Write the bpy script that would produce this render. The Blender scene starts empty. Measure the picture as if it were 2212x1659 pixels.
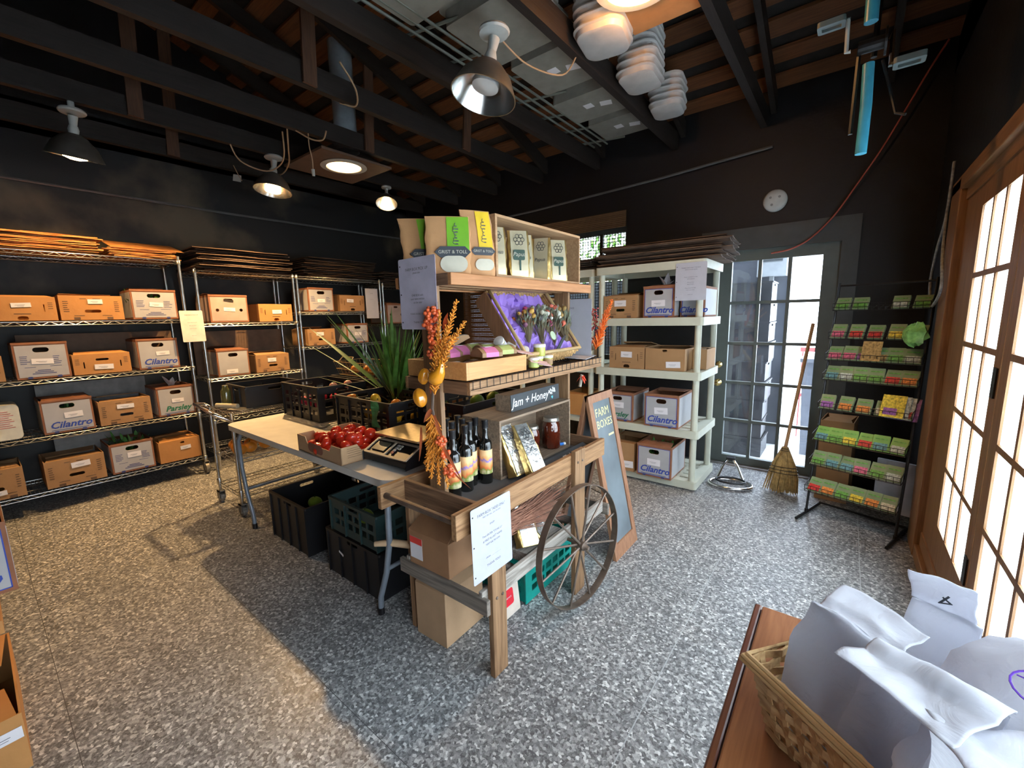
import bpy, math, random
from mathutils import Vector, Matrix, Euler
from mathutils.geometry import tessellate_polygon
random.seed(11)
PI = math.pi
scene = bpy.context.scene
col = scene.collection

# ---------------------------------------------------------------- camera
R3 = ((0.78866063, 0.07888491, -0.60974715),
      (0.61444721, -0.13605911, 0.7771374),
      (-0.02165724, -0.98755511, -0.15577508))
cd = bpy.data.cameras.new('camera')
cam = bpy.data.objects.new('camera', cd)
col.objects.link(cam)
M = Matrix(((R3[0][0], -R3[0][1], -R3[0][2], 0.0),
            (R3[1][0], -R3[1][1], -R3[1][2], 0.0),
            (R3[2][0], -R3[2][1], -R3[2][2], 1.44),
            (0, 0, 0, 1)))
cam.matrix_world = M
cd.sensor_width = 36.0
cd.lens = 919.5 / 2212 * 36.0
cd.clip_start = 0.02
cd.clip_end = 100
scene.camera = cam

# ---------------------------------------------------------------- world (overcast daylight)
w = bpy.data.worlds.new('sky'); scene.world = w; w.use_nodes = True
nt = w.node_tree; nt.nodes.clear()
bg = nt.nodes.new('ShaderNodeBackground'); out = nt.nodes.new('ShaderNodeOutputWorld')
tc = nt.nodes.new('ShaderNodeTexCoord'); sx = nt.nodes.new('ShaderNodeSeparateXYZ')
rp = nt.nodes.new('ShaderNodeValToRGB')
rp.color_ramp.elements[0].position = 0.46; rp.color_ramp.elements[0].color = (0.66, 0.70, 0.74, 1)
rp.color_ramp.elements[1].position = 0.75; rp.color_ramp.elements[1].color = (0.80, 0.87, 1.0, 1)
mp = nt.nodes.new('ShaderNodeMapRange'); mp.inputs[1].default_value = -1; mp.inputs[2].default_value = 1
nt.links.new(tc.outputs['Generated'], sx.inputs[0]); nt.links.new(sx.outputs['Z'], mp.inputs[0])
nt.links.new(mp.outputs[0], rp.inputs[0]); nt.links.new(rp.outputs[0], bg.inputs[0])
bg.inputs[1].default_value = 12.0
nt.links.new(bg.outputs[0], out.inputs[0])

# portals that steer sky sampling through the glazed doors and the window
def portal(name, loc, rot, sx_, sy_):
    l = bpy.data.lights.new(name, 'AREA'); l.shape = 'RECTANGLE'; l.size = sx_; l.size_y = sy_
    l.cycles.is_portal = True
    o = bpy.data.objects.new(name, l); o.location = loc; o.rotation_euler = rot; col.objects.link(o)
portal('portal_french_doors', (0.52, 1.43, 1.1), (0, PI / 2, 0), 1.9, 3.2)
portal('portal_back_door', (-0.51, 4.46, 1.1), (-PI / 2, 0, 0), 0.8, 2.0)
portal('portal_window', (-3.0, 4.46, 1.7), (-PI / 2, 0, 0), 2.2, 1.5)

# ---------------------------------------------------------------- exposure
vs = scene.view_settings
vs.view_transform = 'Standard'; vs.look = 'None'; vs.gamma = 1.0; vs.exposure = 0.82
vs.use_curve_mapping = False
scene.cycles.use_denoising = True
scene.cycles.max_bounces = 9
scene.cycles.diffuse_bounces = 4
scene.cycles.glossy_bounces = 3
scene.cycles.transparent_max_bounces = 12
scene.cycles.transmission_bounces = 6
scene.cycles.caustics_reflective = False
scene.cycles.caustics_refractive = False
scene.cycles.sample_clamp_indirect = 4.0

# ================================================================ helpers
class MB:
    """collects shapes; build() links them as one mesh object"""
    def __init__(s): s.v = []; s.f = []; s.m = []; s.mi = 0
    def add(s, vs, fs):
        n = len(s.v); s.v += [tuple(p) for p in vs]
        for f in fs: s.f.append(tuple(i + n for i in f)); s.m.append(s.mi)
        return s
    def box(s, x0, x1, y0, y1, z0, z1):
        if x0 > x1: x0, x1 = x1, x0
        if y0 > y1: y0, y1 = y1, y0
        if z0 > z1: z0, z1 = z1, z0
        return s.add([(x0, y0, z0), (x1, y0, z0), (x1, y1, z0), (x0, y1, z0), (x0, y0, z1), (x1, y0, z1), (x1, y1, z1), (x0, y1, z1)],
                     [(0, 3, 2, 1), (4, 5, 6, 7), (0, 1, 5, 4), (1, 2, 6, 5), (2, 3, 7, 6), (3, 0, 4, 7)])
    def obox(s, c, sz, rot=(0, 0, 0)):
        R = Euler(rot).to_matrix(); c = Vector(c)
        q = MB().box(-sz[0] / 2, sz[0] / 2, -sz[1] / 2, sz[1] / 2, -sz[2] / 2, sz[2] / 2)
        return s.add([c + R @ Vector(p) for p in q.v], q.f)
    def beam(s, a, b, w, h, up=(0, 0, 1)):
        a = Vector(a); b = Vector(b); d = (b - a).normalized(); up = Vector(up)
        if abs(d.dot(up)) > .99: up = Vector((0, 1, 0))
        r = d.cross(up).normalized(); u = r.cross(d)
        vs = []
        for p in (a, b):
            for i, j in ((-1, -1), (1, -1), (1, 1), (-1, 1)): vs.append(p + r * i * w / 2 + u * j * h / 2)
        return s.add(vs, [(0, 1, 2, 3)[::-1], (4, 5, 6, 7), (0, 1, 5, 4), (1, 2, 6, 5), (2, 3, 7, 6), (3, 0, 4, 7)])
    def tube(s, path, r, n=8, closed=False, cap=True):
        P = [Vector(p) for p in path]; k = len(P)
        rr = r if isinstance(r, (list, tuple)) else [r] * k
        T = []
        for i in range(k):
            if closed: t = P[(i + 1) % k] - P[i - 1]
            else: t = P[min(i + 1, k - 1)] - P[max(i - 1, 0)]
            T.append(t.normalized() if t.length > 1e-9 else Vector((0, 0, 1)))
        ref = Vector((0, 0, 1)) if abs(T[0].z) < .9 else Vector((1, 0, 0))
        u = T[0].cross(ref).normalized(); vs = []
        for i in range(k):
            u = (u - T[i] * u.dot(T[i]))
            u = u.normalized() if u.length > 1e-6 else T[i].orthogonal().normalized()
            w_ = T[i].cross(u)
            for j in range(n):
                a = 2 * PI * j / n
                vs.append(P[i] + (u * math.cos(a) + w_ * math.sin(a)) * rr[i])
        fs = []
        for i in range(k if closed else k - 1):
            b = ((i + 1) % k) * n
            for j in range(n): fs.append((i * n + j, i * n + (j + 1) % n, b + (j + 1) % n, b + j))
        if cap and not closed: fs.append(tuple(range(n))[::-1]); fs.append(tuple((k - 1) * n + j for j in range(n)))
        return s.add(vs, fs)
    def cyl(s, a, b, r0, r1=None, n=16):
        return s.tube([a, b], [r0, r0 if r1 is None else r1], n)
    def lathe(s, prof, c=(0, 0, 0), n=24, mat=None, squash=1.0):
        vs = []; fs = []; k = len(prof)
        for (r, z) in prof:
            for j in range(n):
                a = 2 * PI * j / n; p = Vector((r * math.cos(a), r * math.sin(a) * squash, z))
                if mat: p = mat @ p
                vs.append(Vector(c) + p)
        for i in range(k - 1):
            for j in range(n): fs.append((i * n + j, i * n + (j + 1) % n, (i + 1) * n + (j + 1) % n, (i + 1) * n + j))
        if prof[0] != prof[-1] and prof[0][0] > 1e-6: fs.append(tuple(range(n))[::-1])
        if prof[0] != prof[-1] and prof[-1][0] > 1e-6: fs.append(tuple((k - 1) * n + j for j in range(n)))
        return s.add(vs, fs)
    def prism(s, loops, fn, d0, d1):
        """extruded 2d polygon (outer + holes); fn(u, v, d) -> xyz"""
        pts = [p for l in loops for p in l]; N = len(pts)
        tri = tessellate_polygon([[Vector((p[0], p[1], 0)) for p in l] for l in loops])
        vs = [fn(p[0], p[1], d0) for p in pts] + [fn(p[0], p[1], d1) for p in pts]
        fs = [tuple(t) for t in tri] + [tuple(i + N for i in t)[::-1] for t in tri]
        o = 0
        for l in loops:
            n = len(l)
            for i in range(n):
                a = o + i; b = o + (i + 1) % n; fs.append((a, b, b + N, a + N))
            o += n
        return s.add(vs, fs)
    def blob(s, c, r, n=10, m=7, jit=0.0, sc=(1, 1, 1), seed=None):
        rg = random.Random(seed if seed is not None else random.random())
        vs = []; fs = []
        for i in range(m + 1):
            t = PI * i / m
            for j in range(n):
                a = 2 * PI * j / n; q = 1 + rg.uniform(-jit, jit)
                vs.append((c[0] + r * sc[0] * math.sin(t) * math.cos(a) * q, c[1] + r * sc[1] * math.sin(t) * math.sin(a) * q, c[2] + r * sc[2] * math.cos(t) * q))
        for i in range(m):
            for j in range(n): fs.append((i * n + j, i * n + (j + 1) % n, (i + 1) * n + (j + 1) % n, (i + 1) * n + j)[::-1])
        return s.add(vs, fs)
    def leaf(s, p, q, w, up=(0, 0, 1), bend=.15, n=6, tip=.0, base=.25):
        p = Vector(p); q = Vector(q); d = q - p; L = d.length
        if L < 1e-6: return s
        t = d.normalized(); up = Vector(up)
        r = t.cross(up); r = r.normalized() if r.length > 1e-3 else t.orthogonal().normalized()
        u = r.cross(t); vs = []; fs = []
        for i in range(n + 1):
            k = i / n; wd = w * max(tip, (base + (1 - base) * math.sin(min(1, k * 1.6) * PI / 2)) * (1 - k ** 2.2))
            c = p + d * k - u * bend * L * k * k
            vs += [c - r * wd / 2, c - u * wd * .12, c + r * wd / 2]
        for i in range(n):
            a = i * 3; fs += [(a, a + 1, a + 4, a + 3), (a + 1, a + 2, a + 5, a + 4)]
        return s.add(vs, fs)
    def xf(s, mat):
        s.v = [tuple(mat @ Vector(p)) for p in s.v]; return s
    def build(s, name, mat, parent=None, smooth=None, bevel=0, rotloc=None):
        me = bpy.data.meshes.new(name); me.from_pydata(s.v, [], s.f)
        mats = mat if isinstance(mat, (list, tuple)) else [mat]
        for m in mats: me.materials.append(m)
        if len(mats) > 1: me.polygons.foreach_set('material_index', s.m)
        me.validate(); me.update()
        if smooth is not None:
            me.shade_smooth(); me.set_sharp_from_angle(angle=math.radians(smooth))
        o = bpy.data.objects.new(name, me); col.objects.link(o)
        if parent is not None: o.parent = parent
        if bevel:
            b = o.modifiers.new('bevel', 'BEVEL'); b.width = bevel; b.segments = 2; b.limit_method = 'ANGLE'
        return o

def tag(o, label=None, cat=None, group=None, kind=None):
    if label: o['label'] = label
    if cat: o['category'] = cat
    if group: o['group'] = group
    if kind: o['kind'] = kind
    return o
def thing(name, label, cat, loc=(0, 0, 0), rz=0.0, group=None, rot=None):
    o = bpy.data.objects.new(name, None); o.empty_display_size = .05; col.objects.link(o)
    o.location = loc; o.rotation_euler = rot if rot else (0, 0, rz)
    return tag(o, label, cat, group)
def copy_tree(o, parent=None):
    c = o.copy(); col.objects.link(c)
    if parent is not None: c.parent = parent
    for ch in [x for x in KIDS.get(o.name, []) or [k for k in bpy.data.objects if k.parent == o]]: copy_tree(ch, c)
    return c
KIDS = {}
def dup(root, loc, rz=None, label=None, group=None, rot=None):
    c = copy_tree(root); c.location = loc
    if rz is not None: c.rotation_euler = (0, 0, rz)
    if rot is not None: c.rotation_euler = rot
    if label: c['label'] = label
    if group: c['group'] = group
    return c
def stadium(cx, cy, w, h, n=6):
    r = h / 2; L = max(0, w / 2 - r); P = []
    for i in range(n + 1):
        a = -PI / 2 + PI * i / n; P.append((cx + L + r * math.cos(a), cy + r * math.sin(a)))
    for i in range(n + 1):
        a = PI / 2 + PI * i / n; P.append((cx - L + r * math.cos(a), cy + r * math.sin(a)))
    return P
def rrect(x0, x1, y0, y1, r, n=5):
    P = []
    for cx, cy, a0 in ((x1 - r, y1 - r, 0), (x0 + r, y1 - r, PI / 2), (x0 + r, y0 + r, PI), (x1 - r, y0 + r, 1.5 * PI)):
        for i in range(n + 1): a = a0 + PI / 2 * i / n; P.append((cx + r * math.cos(a), cy + r * math.sin(a)))
    return P
TXT = {}
def text_mesh(body, size=1.0, shear=0.0, extrude=0.0, offset=0.0, align='CENTER', spacing=1.0, line=1.0):
    key = (body, size, shear, extrude, offset, align, spacing, line)
    if key not in TXT:
        c = bpy.data.curves.new('lettering', 'FONT'); c.body = body; c.size = size; c.shear = shear
        c.extrude = extrude; c.offset = offset; c.align_x = align; c.align_y = 'CENTER'; c.resolution_u = 2
        c.space_character = spacing; c.space_line = line
        o = bpy.data.objects.new('lettering', c); col.objects.link(o)
        dg = bpy.context.evaluated_depsgraph_get(); me = bpy.data.meshes.new_from_object(o.evaluated_get(dg))
        bpy.data.objects.remove(o); bpy.data.curves.remove(c)
        TXT[key] = me
    return TXT[key]
def text(name, body, size, parent, mat, M4, **k):
    me = text_mesh(body, size, **k).copy(); me.name = name; me.materials.clear(); me.materials.append(mat)
    me.transform(M4)
    o = bpy.data.objects.new(name, me); col.objects.link(o); o.parent = parent
    return o
def frame(o, ux, uy):
    """matrix taking text plane (x right, y up) to origin o with axes ux, uy"""
    ux = Vector(ux).normalized(); uy = Vector(uy).normalized(); n = ux.cross(uy)
    return Matrix(((ux.x, uy.x, n.x, o[0]), (ux.y, uy.y, n.y, o[1]), (ux.z, uy.z, n.z, o[2]), (0, 0, 0, 1)))

# ---------------------------------------------------------------- materials
def base_mat(name):
    m = bpy.data.materials.new(name); m.use_nodes = True
    n = m.node_tree.nodes; b = n['Principled BSDF']
    return m, m.node_tree, n, m.node_tree.links, b
def mat(name, c, rough=.6, metal=0.0, var=.12, scale=12.0, bump=0.0, bscale=60.0, spec=.5, emit=None, es=0.0, coat=0.0, trans=0.0, sss=0.0, detail=3.0):
    m, t, n, l, b = base_mat(name)
    tc = n.new('ShaderNodeTexCoord')
    nz = n.new('ShaderNodeTexNoise'); nz.inputs['Scale'].default_value = scale; nz.inputs['Detail'].default_value = detail
    l.new(tc.outputs['Object'], nz.inputs['Vector'])
    r = n.new('ShaderNodeValToRGB')
    r.color_ramp.elements[0].position = .3; r.color_ramp.elements[1].position = .7
    r.color_ramp.elements[0].color = tuple(max(0, x * (1 - var)) for x in c[:3]) + (1,)
    r.color_ramp.elements[1].color = tuple(min(1, x * (1 + var)) for x in c[:3]) + (1,)
    l.new(nz.outputs['Fac'], r.inputs[0]); l.new(r.outputs[0], b.inputs['Base Color'])
    b.inputs['Roughness'].default_value = rough; b.inputs['Metallic'].default_value = metal
    b.inputs['Specular IOR Level'].default_value = spec
    if coat: b.inputs['Coat Weight'].default_value = coat
    if trans: b.inputs['Transmission Weight'].default_value = trans
    if sss: b.inputs['Subsurface Weight'].default_value = sss; b.inputs['Subsurface Radius'].default_value = (.01, .01, .01)
    if emit: b.inputs['Emission Color'].default_value = tuple(emit) + (1,); b.inputs['Emission Strength'].default_value = es
    if bump:
        n2 = n.new('ShaderNodeTexNoise'); n2.inputs['Scale'].default_value = bscale; n2.inputs['Detail'].default_value = 4
        l.new(tc.outputs['Object'], n2.inputs['Vector'])
        bp = n.new('ShaderNodeBump'); bp.inputs['Strength'].default_value = bump; bp.inputs['Distance'].default_value = .01
        l.new(n2.outputs['Fac'], bp.inputs['Height']); l.new(bp.outputs[0], b.inputs['Normal'])
    return m
def wood(name, c1, c2, axis='Y', rough=.6, scale=1.0, bump=.15, spec=.4):
    m, t, n, l, b = base_mat(name)
    tc = n.new('ShaderNodeTexCoord'); mp = n.new('ShaderNodeMapping')
    s = [14 * scale] * 3; s['XYZ'.index(axis)] = .9 * scale
    mp.inputs['Scale'].default_value = s
    l.new(tc.outputs['Object'], mp.inputs['Vector'])
    nz = n.new('ShaderNodeTexNoise'); nz.inputs['Scale'].default_value = 3; nz.inputs['Detail'].default_value = 6; nz.inputs['Distortion'].default_value = 1.6
    l.new(mp.outputs[0], nz.inputs['Vector'])
    n2 = n.new('ShaderNodeTexNoise'); n2.inputs['Scale'].default_value = 12; n2.inputs['Detail'].default_value = 4
    l.new(mp.outputs[0], n2.inputs['Vector'])
    ad = n.new('ShaderNodeMath'); ad.operation = 'MULTIPLY_ADD'; ad.inputs[1].default_value = .35
    l.new(n2.outputs['Fac'], ad.inputs[0]); l.new(nz.outputs['Fac'], ad.inputs[2])
    r = n.new('ShaderNodeValToRGB'); r.color_ramp.elements[0].position = .42; r.color_ramp.elements[1].position = .85
    r.color_ramp.elements[0].color = tuple(c1) + (1,); r.color_ramp.elements[1].color = tuple(c2) + (1,)
    l.new(ad.outputs[0], r.inputs[0]); l.new(r.outputs[0], b.inputs['Base Color'])
    b.inputs['Roughness'].default_value = rough; b.inputs['Specular IOR Level'].default_value = spec
    bp = n.new('ShaderNodeBump'); bp.inputs['Strength'].default_value = bump; bp.inputs['Distance'].default_value = .004
    l.new(ad.outputs[0], bp.inputs['Height']); l.new(bp.outputs[0], b.inputs['Normal'])
    return m
def glass_mat(name, tint=(1, 1, 1), gloss=.12, haze=0.0, hazec=(1, 1, 1)):
    m = bpy.data.materials.new(name); m.use_nodes = True; n = m.node_tree.nodes; l = m.node_tree.links; n.clear()
    o = n.new('ShaderNodeOutputMaterial'); tr = n.new('ShaderNodeBsdfTransparent'); g = n.new('ShaderNodeBsdfGlossy')
    tr.inputs[0].default_value = tuple(tint) + (1,); g.inputs['Roughness'].default_value = .03
    fr = n.new('ShaderNodeLayerWeight'); fr.inputs[0].default_value = .5
    pw = n.new('ShaderNodeMath'); pw.operation = 'POWER'; pw.inputs[1].default_value = 5; l.new(fr.outputs['Facing'], pw.inputs[0])
    mu = n.new('ShaderNodeMath'); mu.operation = 'MULTIPLY_ADD'; mu.inputs[1].default_value = .5; mu.inputs[2].default_value = gloss * .25
    l.new(pw.outputs[0], mu.inputs[0]); mx = n.new('ShaderNodeMixShader')
    l.new(mu.outputs[0], mx.inputs[0]); l.new(tr.outputs[0], mx.inputs[1]); l.new(g.outputs[0], mx.inputs[2])
    last = mx
    if haze:
        d = n.new('ShaderNodeBsdfTranslucent'); d.inputs[0].default_value = tuple(hazec) + (1,)
        tc = n.new('ShaderNodeTexCoord'); nz = n.new('ShaderNodeTexNoise'); nz.inputs['Scale'].default_value = 6; l.new(tc.outputs['Object'], nz.inputs['Vector'])
        mm = n.new('ShaderNodeMath'); mm.operation = 'MULTIPLY'; mm.inputs[1].default_value = haze * 2; l.new(nz.outputs['Fac'], mm.inputs[0])
        m2 = n.new('ShaderNodeMixShader'); l.new(mm.outputs[0], m2.inputs[0]); l.new(mx.outputs[0], m2.inputs[1]); l.new(d.outputs[0], m2.inputs[2]); last = m2
    l.new(last.outputs[0], o.inputs[0])
    return m
def floor_mat():
    m, t, n, l, b = base_mat('terrazzo')
    tc = n.new('ShaderNodeTexCoord')
    wv = n.new('ShaderNodeTexNoise'); wv.inputs['Scale'].default_value = 60; wv.inputs['Detail'].default_value = 2
    l.new(tc.outputs['Object'], wv.inputs['Vector'])
    mxv = n.new('ShaderNodeMixRGB'); mxv.blend_type = 'ADD'; mxv.inputs[0].default_value = .012
    l.new(tc.outputs['Object'], mxv.inputs[1]); l.new(wv.outputs['Color'], mxv.inputs[2])
    vo = n.new('ShaderNodeTexVoronoi'); vo.inputs['Scale'].default_value = 105; l.new(mxv.outputs[0], vo.inputs['Vector'])
    v2 = n.new('ShaderNodeTexVoronoi'); v2.inputs['Scale'].default_value = 210; l.new(mxv.outputs[0], v2.inputs['Vector'])
    s1 = n.new('ShaderNodeSeparateColor'); l.new(vo.outputs['Color'], s1.inputs[0])
    s2 = n.new('ShaderNodeSeparateColor'); l.new(v2.outputs['Color'], s2.inputs[0])
    r = n.new('ShaderNodeValToRGB'); r.color_ramp.interpolation = 'CONSTANT'
    E_ = r.color_ramp.elements; E_[0].position = 0; E_[0].color = (.065, .067, .07, 1); E_[1].position = .28; E_[1].color = (.16, .163, .165, 1)
    for p, c in ((.52, (.26, .26, .258, 1)), (.72, (.40, .40, .39, 1)), (.86, (.56, .555, .54, 1)), (.95, (.80, .80, .78, 1))):
        e = E_.new(p); e.color = c
    l.new(s1.outputs[0], r.inputs[0])
    r2 = n.new('ShaderNodeValToRGB'); r2.color_ramp.interpolation = 'CONSTANT'
    r2.color_ramp.elements[0].color = (.11, .11, .112, 1); r2.color_ramp.elements[1].position = .5; r2.color_ramp.elements[1].color = (.30, .298, .29, 1)
    l.new(s2.outputs[1], r2.inputs[0])
    mx = n.new('ShaderNodeMixRGB'); mx.inputs[0].default_value = .34; l.new(r.outputs[0], mx.inputs[1]); l.new(r2.outputs[0], mx.inputs[2])
    # slab joints every 0.65 m
    sp = n.new('ShaderNodeSeparateXYZ'); l.new(tc.outputs['Object'], sp.inputs[0])
    js = []
    for ax, off in (('X', -1.135), ('Y', 1.35)):
        a = n.new('ShaderNodeMath'); a.operation = 'SUBTRACT'; a.inputs[1].default_value = off - 65; l.new(sp.outputs[ax], a.inputs[0])
        d = n.new('ShaderNodeMath'); d.operation = 'PINGPONG'; d.inputs[1].default_value = .325; l.new(a.outputs[0], d.inputs[0])
        g = n.new('ShaderNodeMath'); g.operation = 'LESS_THAN'; g.inputs[1].default_value = .0022 if ax == 'X' else .0012; l.new(d.outputs[0], g.inputs[0]); js.append(g)
    ma = n.new('ShaderNodeMixRGB'); ma.inputs[2].default_value = (.35, .36, .36, 1); l.new(js[0].outputs[0], ma.inputs[0]); l.new(mx.outputs[0], ma.inputs[1])
    mb = n.new('ShaderNodeMixRGB'); mb.inputs[2].default_value = (.05, .05, .05, 1); l.new(js[1].outputs[0], mb.inputs[0]); l.new(ma.outputs[0], mb.inputs[1])
    # broad worn patches
    nz = n.new('ShaderNodeTexNoise'); nz.inputs['Scale'].default_value = 1.3; nz.inputs['Detail'].default_value = 4; l.new(tc.outputs['Object'], nz.inputs['Vector'])
    rr = n.new('ShaderNodeMapRange'); rr.inputs[3].default_value = .82; rr.inputs[4].default_value = 1.12; l.new(nz.outputs['Fac'], rr.inputs[0])
    mm = n.new('ShaderNodeMixRGB'); mm.blend_type = 'MULTIPLY'; mm.inputs[0].default_value = 1; l.new(mb.outputs[0], mm.inputs[1]); l.new(rr.outputs[0], mm.inputs[2])
    l.new(mm.outputs[0], b.inputs['Base Color'])
    b.inputs['Roughness'].default_value = .42; b.inputs['Specular IOR Level'].default_value = .45
    rg = n.new('ShaderNodeMapRange'); rg.inputs[3].default_value = .32; rg.inputs[4].default_value = .55; l.new(nz.outputs['Fac'], rg.inputs[0]); l.new(rg.outputs[0], b.inputs['Roughness'])
    bp = n.new('ShaderNodeBump'); bp.inputs['Strength'].default_value = .12; bp.inputs['Distance'].default_value = .002
    l.new(vo.outputs['Distance'], bp.inputs['Height']); l.new(bp.outputs[0], b.inputs['Normal'])
    return m

MT = {}
MT['floor'] = floor_mat()
MT['black_wall'] = mat('black_paint', (.0038, .004, .006), .55, bump=.25, bscale=25, var=.3, scale=3)
MT['roof'] = mat('dark_deck', (.012, .009, .008), .9, var=.4)
MT['slat'] = wood('orange_slat', (.07, .024, .008), (.15, .055, .018), 'X', .7)
MT['joist'] = wood('dark_joist', (.008, .005, .004), (.019, .013, .010), 'Y', .65)
MT['brown_wood'] = wood('door_frame_wood', (.16, .075, .028), (.30, .155, .065), 'Z', .42)
MT['brown_wood_y'] = wood('door_frame_wood_long', (.16, .075, .028), (.30, .155, .065), 'Y', .42)
MT['grey_door'] = mat('grey_door_paint', (.10, .115, .105), .5, var=.08)
MT['grey_dark'] = mat('dark_grey_paint', (.05, .056, .056), .5, var=.1)
MT['glass'] = glass_mat('pane_glass', (.95, .975, .965), .1, .42, (.90, .98, 1))
MT['glass_d'] = glass_mat('door_glass', (.90, .94, .97), .25, .008, (.85, .9, 1))
MT['glass_w'] = glass_mat('window_glass', (.93, .97, .95), .15)
MT['kraft'] = mat('kraft_cardboard', (.33, .18, .078), .85, var=.12, scale=5, bump=.1, bscale=40)
MT['kraft_o'] = mat('orange_cardboard', (.43, .20, .06), .8, var=.1, scale=5, bump=.1, bscale=40)
MT['kraft_d'] = mat('dark_cardboard', (.17, .085, .042), .85, var=.18, scale=6)
MT['kraft_l'] = mat('light_cardboard', (.40, .25, .135), .85, var=.08, scale=5)
MT['rim'] = mat('red_brown_cardboard', (.24, .095, .045), .8, var=.2, scale=8)
MT['white_card'] = mat('white_printed_card', (.36, .355, .36), .6, var=.05)
MT['blue_ink'] = mat('blue_ink', (.02, .05, .30), .6)
MT['navy_ink'] = mat('navy_ink', (.03, .04, .16), .6)
MT['green_ink'] = mat('green_ink', (.01, .14, .07), .6)
MT['brown_ink'] = mat('brown_ink', (.10, .055, .03), .8)
MT['paper'] = mat('white_paper', (.41, .415, .47), .75, var=.03, scale=20)
MT['label'] = mat('paper_label', (.70, .68, .70), .7, var=.03)
MT['ink'] = mat('grey_ink', (.10, .10, .12), .8)
MT['chrome'] = mat('chromed_wire', (.52, .52, .50), .28, 1.0, var=.15)
MT['chrome_b'] = mat('bright_chrome', (.75, .75, .75), .15, 1.0, var=.05)
MT['black_plastic'] = mat('black_plastic', (.006, .006, .0075), .42, var=.2, spec=.5)
MT['black_metal'] = mat('black_metal', (.015, .015, .016), .4, .4)
MT['beige_plastic'] = mat('beige_resin', (.50, .50, .40), .5, var=.05)
MT['white_plastic'] = mat('white_table_resin', (.50, .49, .46), .5, var=.06, bump=.06, bscale=180)
MT['grey_metal'] = mat('grey_tube_metal', (.20, .23, .27), .4, .3)
MT['hole'] = mat('deep_shadow_card', (.02, .014, .01), .9)
MT['cart_wood'] = wood('cart_cedar', (.14, .065, .025), (.36, .20, .095), 'Y', .62)
MT['cart_wood_x'] = wood('cart_cedar_cross', (.09, .045, .022), (.24, .135, .075), 'X', .65)
MT['cart_wood_z'] = wood('cart_cedar_upright', (.12, .06, .026), (.30, .17, .085), 'Z', .62)
MT['cart_top'] = wood('cart_orange_wood', (.32, .13, .045), (.48, .22, .09), 'Y', .55)
MT['grey_wood'] = wood('weathered_grey_wood', (.13, .11, .09), (.38, .34, .30), 'Y', .8)
MT['grey_wood_x'] = wood('weathered_cross_wood', (.10, .085, .07), (.24, .20, .165), 'X', .8)
MT['rust'] = mat('weathered_iron', (.16, .12, .095), .55, .6, var=.3, scale=14)
MT['slate'] = mat('slate_board', (.045, .05, .055), .75, var=.25, scale=4)
MT['slate_l'] = mat('dusty_slate', (.13, .155, .17), .8, var=.35, scale=3)

# ================================================================ room shell
XL, XR, YD, YS, ZJ = -5.36, 0.44, 4.34, -2.6, 2.95
def S(name, mb, m, parent=None, **k):
    o = mb.build(name, m, parent, **k)
    if parent is None: tag(o, kind='structure')
    return o
S('floor', MB().box(XL - .2, XR + .2, YS - .2, YD + .2, -.1, 0), MT['floor'])
# left wall, with a worn plaster patch behind the first rack
def plaster():
    m, t, n, l, b = base_mat('worn_black_wall')
    tc = n.new('ShaderNodeTexCoord'); nz = n.new('ShaderNodeTexNoise'); nz.inputs['Scale'].default_value = 1.1; nz.inputs['Detail'].default_value = 7
    l.new(tc.outputs['Object'], nz.inputs['Vector']); r = n.new('ShaderNodeValToRGB')
    r.color_ramp.elements[0].position = .53; r.color_ramp.elements[0].color = (.0035, .0035, .004, 1)
    r.color_ramp.elements[1].position = .66; r.color_ramp.elements[1].color = (.085, .068, .042, 1)
    l.new(nz.outputs['Fac'], r.inputs[0]); l.new(r.outputs[0], b.inputs['Base Color']); b.inputs['Roughness'].default_value = .6
    return m
S('wall_left', MB().box(XL - .15, XL, YS - .15, YD + .15, 0, 3.25), plaster())
S('wall_near', MB().box(XL, XR, YS - .15, YS, 0, 5.2), MT['black_wall'])
# far wall with door and window openings
rect = lambda a, b, c, d: [(a, c), (b, c), (b, d), (a, d)]
far = MB().prism([rect(XL, XR + .16, 0, 3.24), rect(-1.0, -.06, .001, 2.0), rect(-4.2, -1.86, .95, 2.34)], lambda u, v, d: (u, d, v), YD, YD + .15)
S('wall_far', far, MT['black_wall'])
# right wall around the french doors
rt = MB().prism([rect(YS, YD, 0, 3.24), rect(-.27, 3.26, .001, 2.04)], lambda u, v, d: (d, u, v), XR, XR + .07)
S('wall_right', rt, MT['black_wall'])
# gable roof: two planes, rafters and skip slats
SL = .34
def roofz(y): return 3.04 + SL * (YD - y) if y > 0.9 else 3.04 + SL * (YD - .9) - SL * (.9 - y)
deck = MB()
yr = .9
for a, b in ((YD + .5, yr), (yr, YS - .3)):
    za = roofz(a) + .20; zb = roofz(b) + .20
    deck.add([(XL - .3, a, za), (XR + .4, a, za), (XR + .4, b, zb), (XL - .3, b, zb), (XL - .3, a, za + .05), (XR + .4, a, za + .05), (XR + .4, b, zb + .05), (XL - .3, b, zb + .05)],
             [(0, 1, 2, 3), (4, 7, 6, 5), (0, 4, 5, 1), (1, 5, 6, 2), (2, 6, 7, 3), (3, 7, 4, 0)])
ceil = S('ceiling', deck, MT['roof'])
g = MB()
for x0, x1 in ((XL - .15, XL), (XR, XR + .16)):   # gable ends
    g.prism([[(YS, 3.0), (YD + .1, 3.0), (YD + .1, 3.2), (yr, roofz(yr) + .2), (YS, roofz(YS) + .2)]], lambda u, v, d: (d, u, v), x0, x1)
S('gable_infill', g, MT['black_wall'], ceil)
sl = MB(); y = YD + .15; k = 0
rg = random.Random(3)
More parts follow.
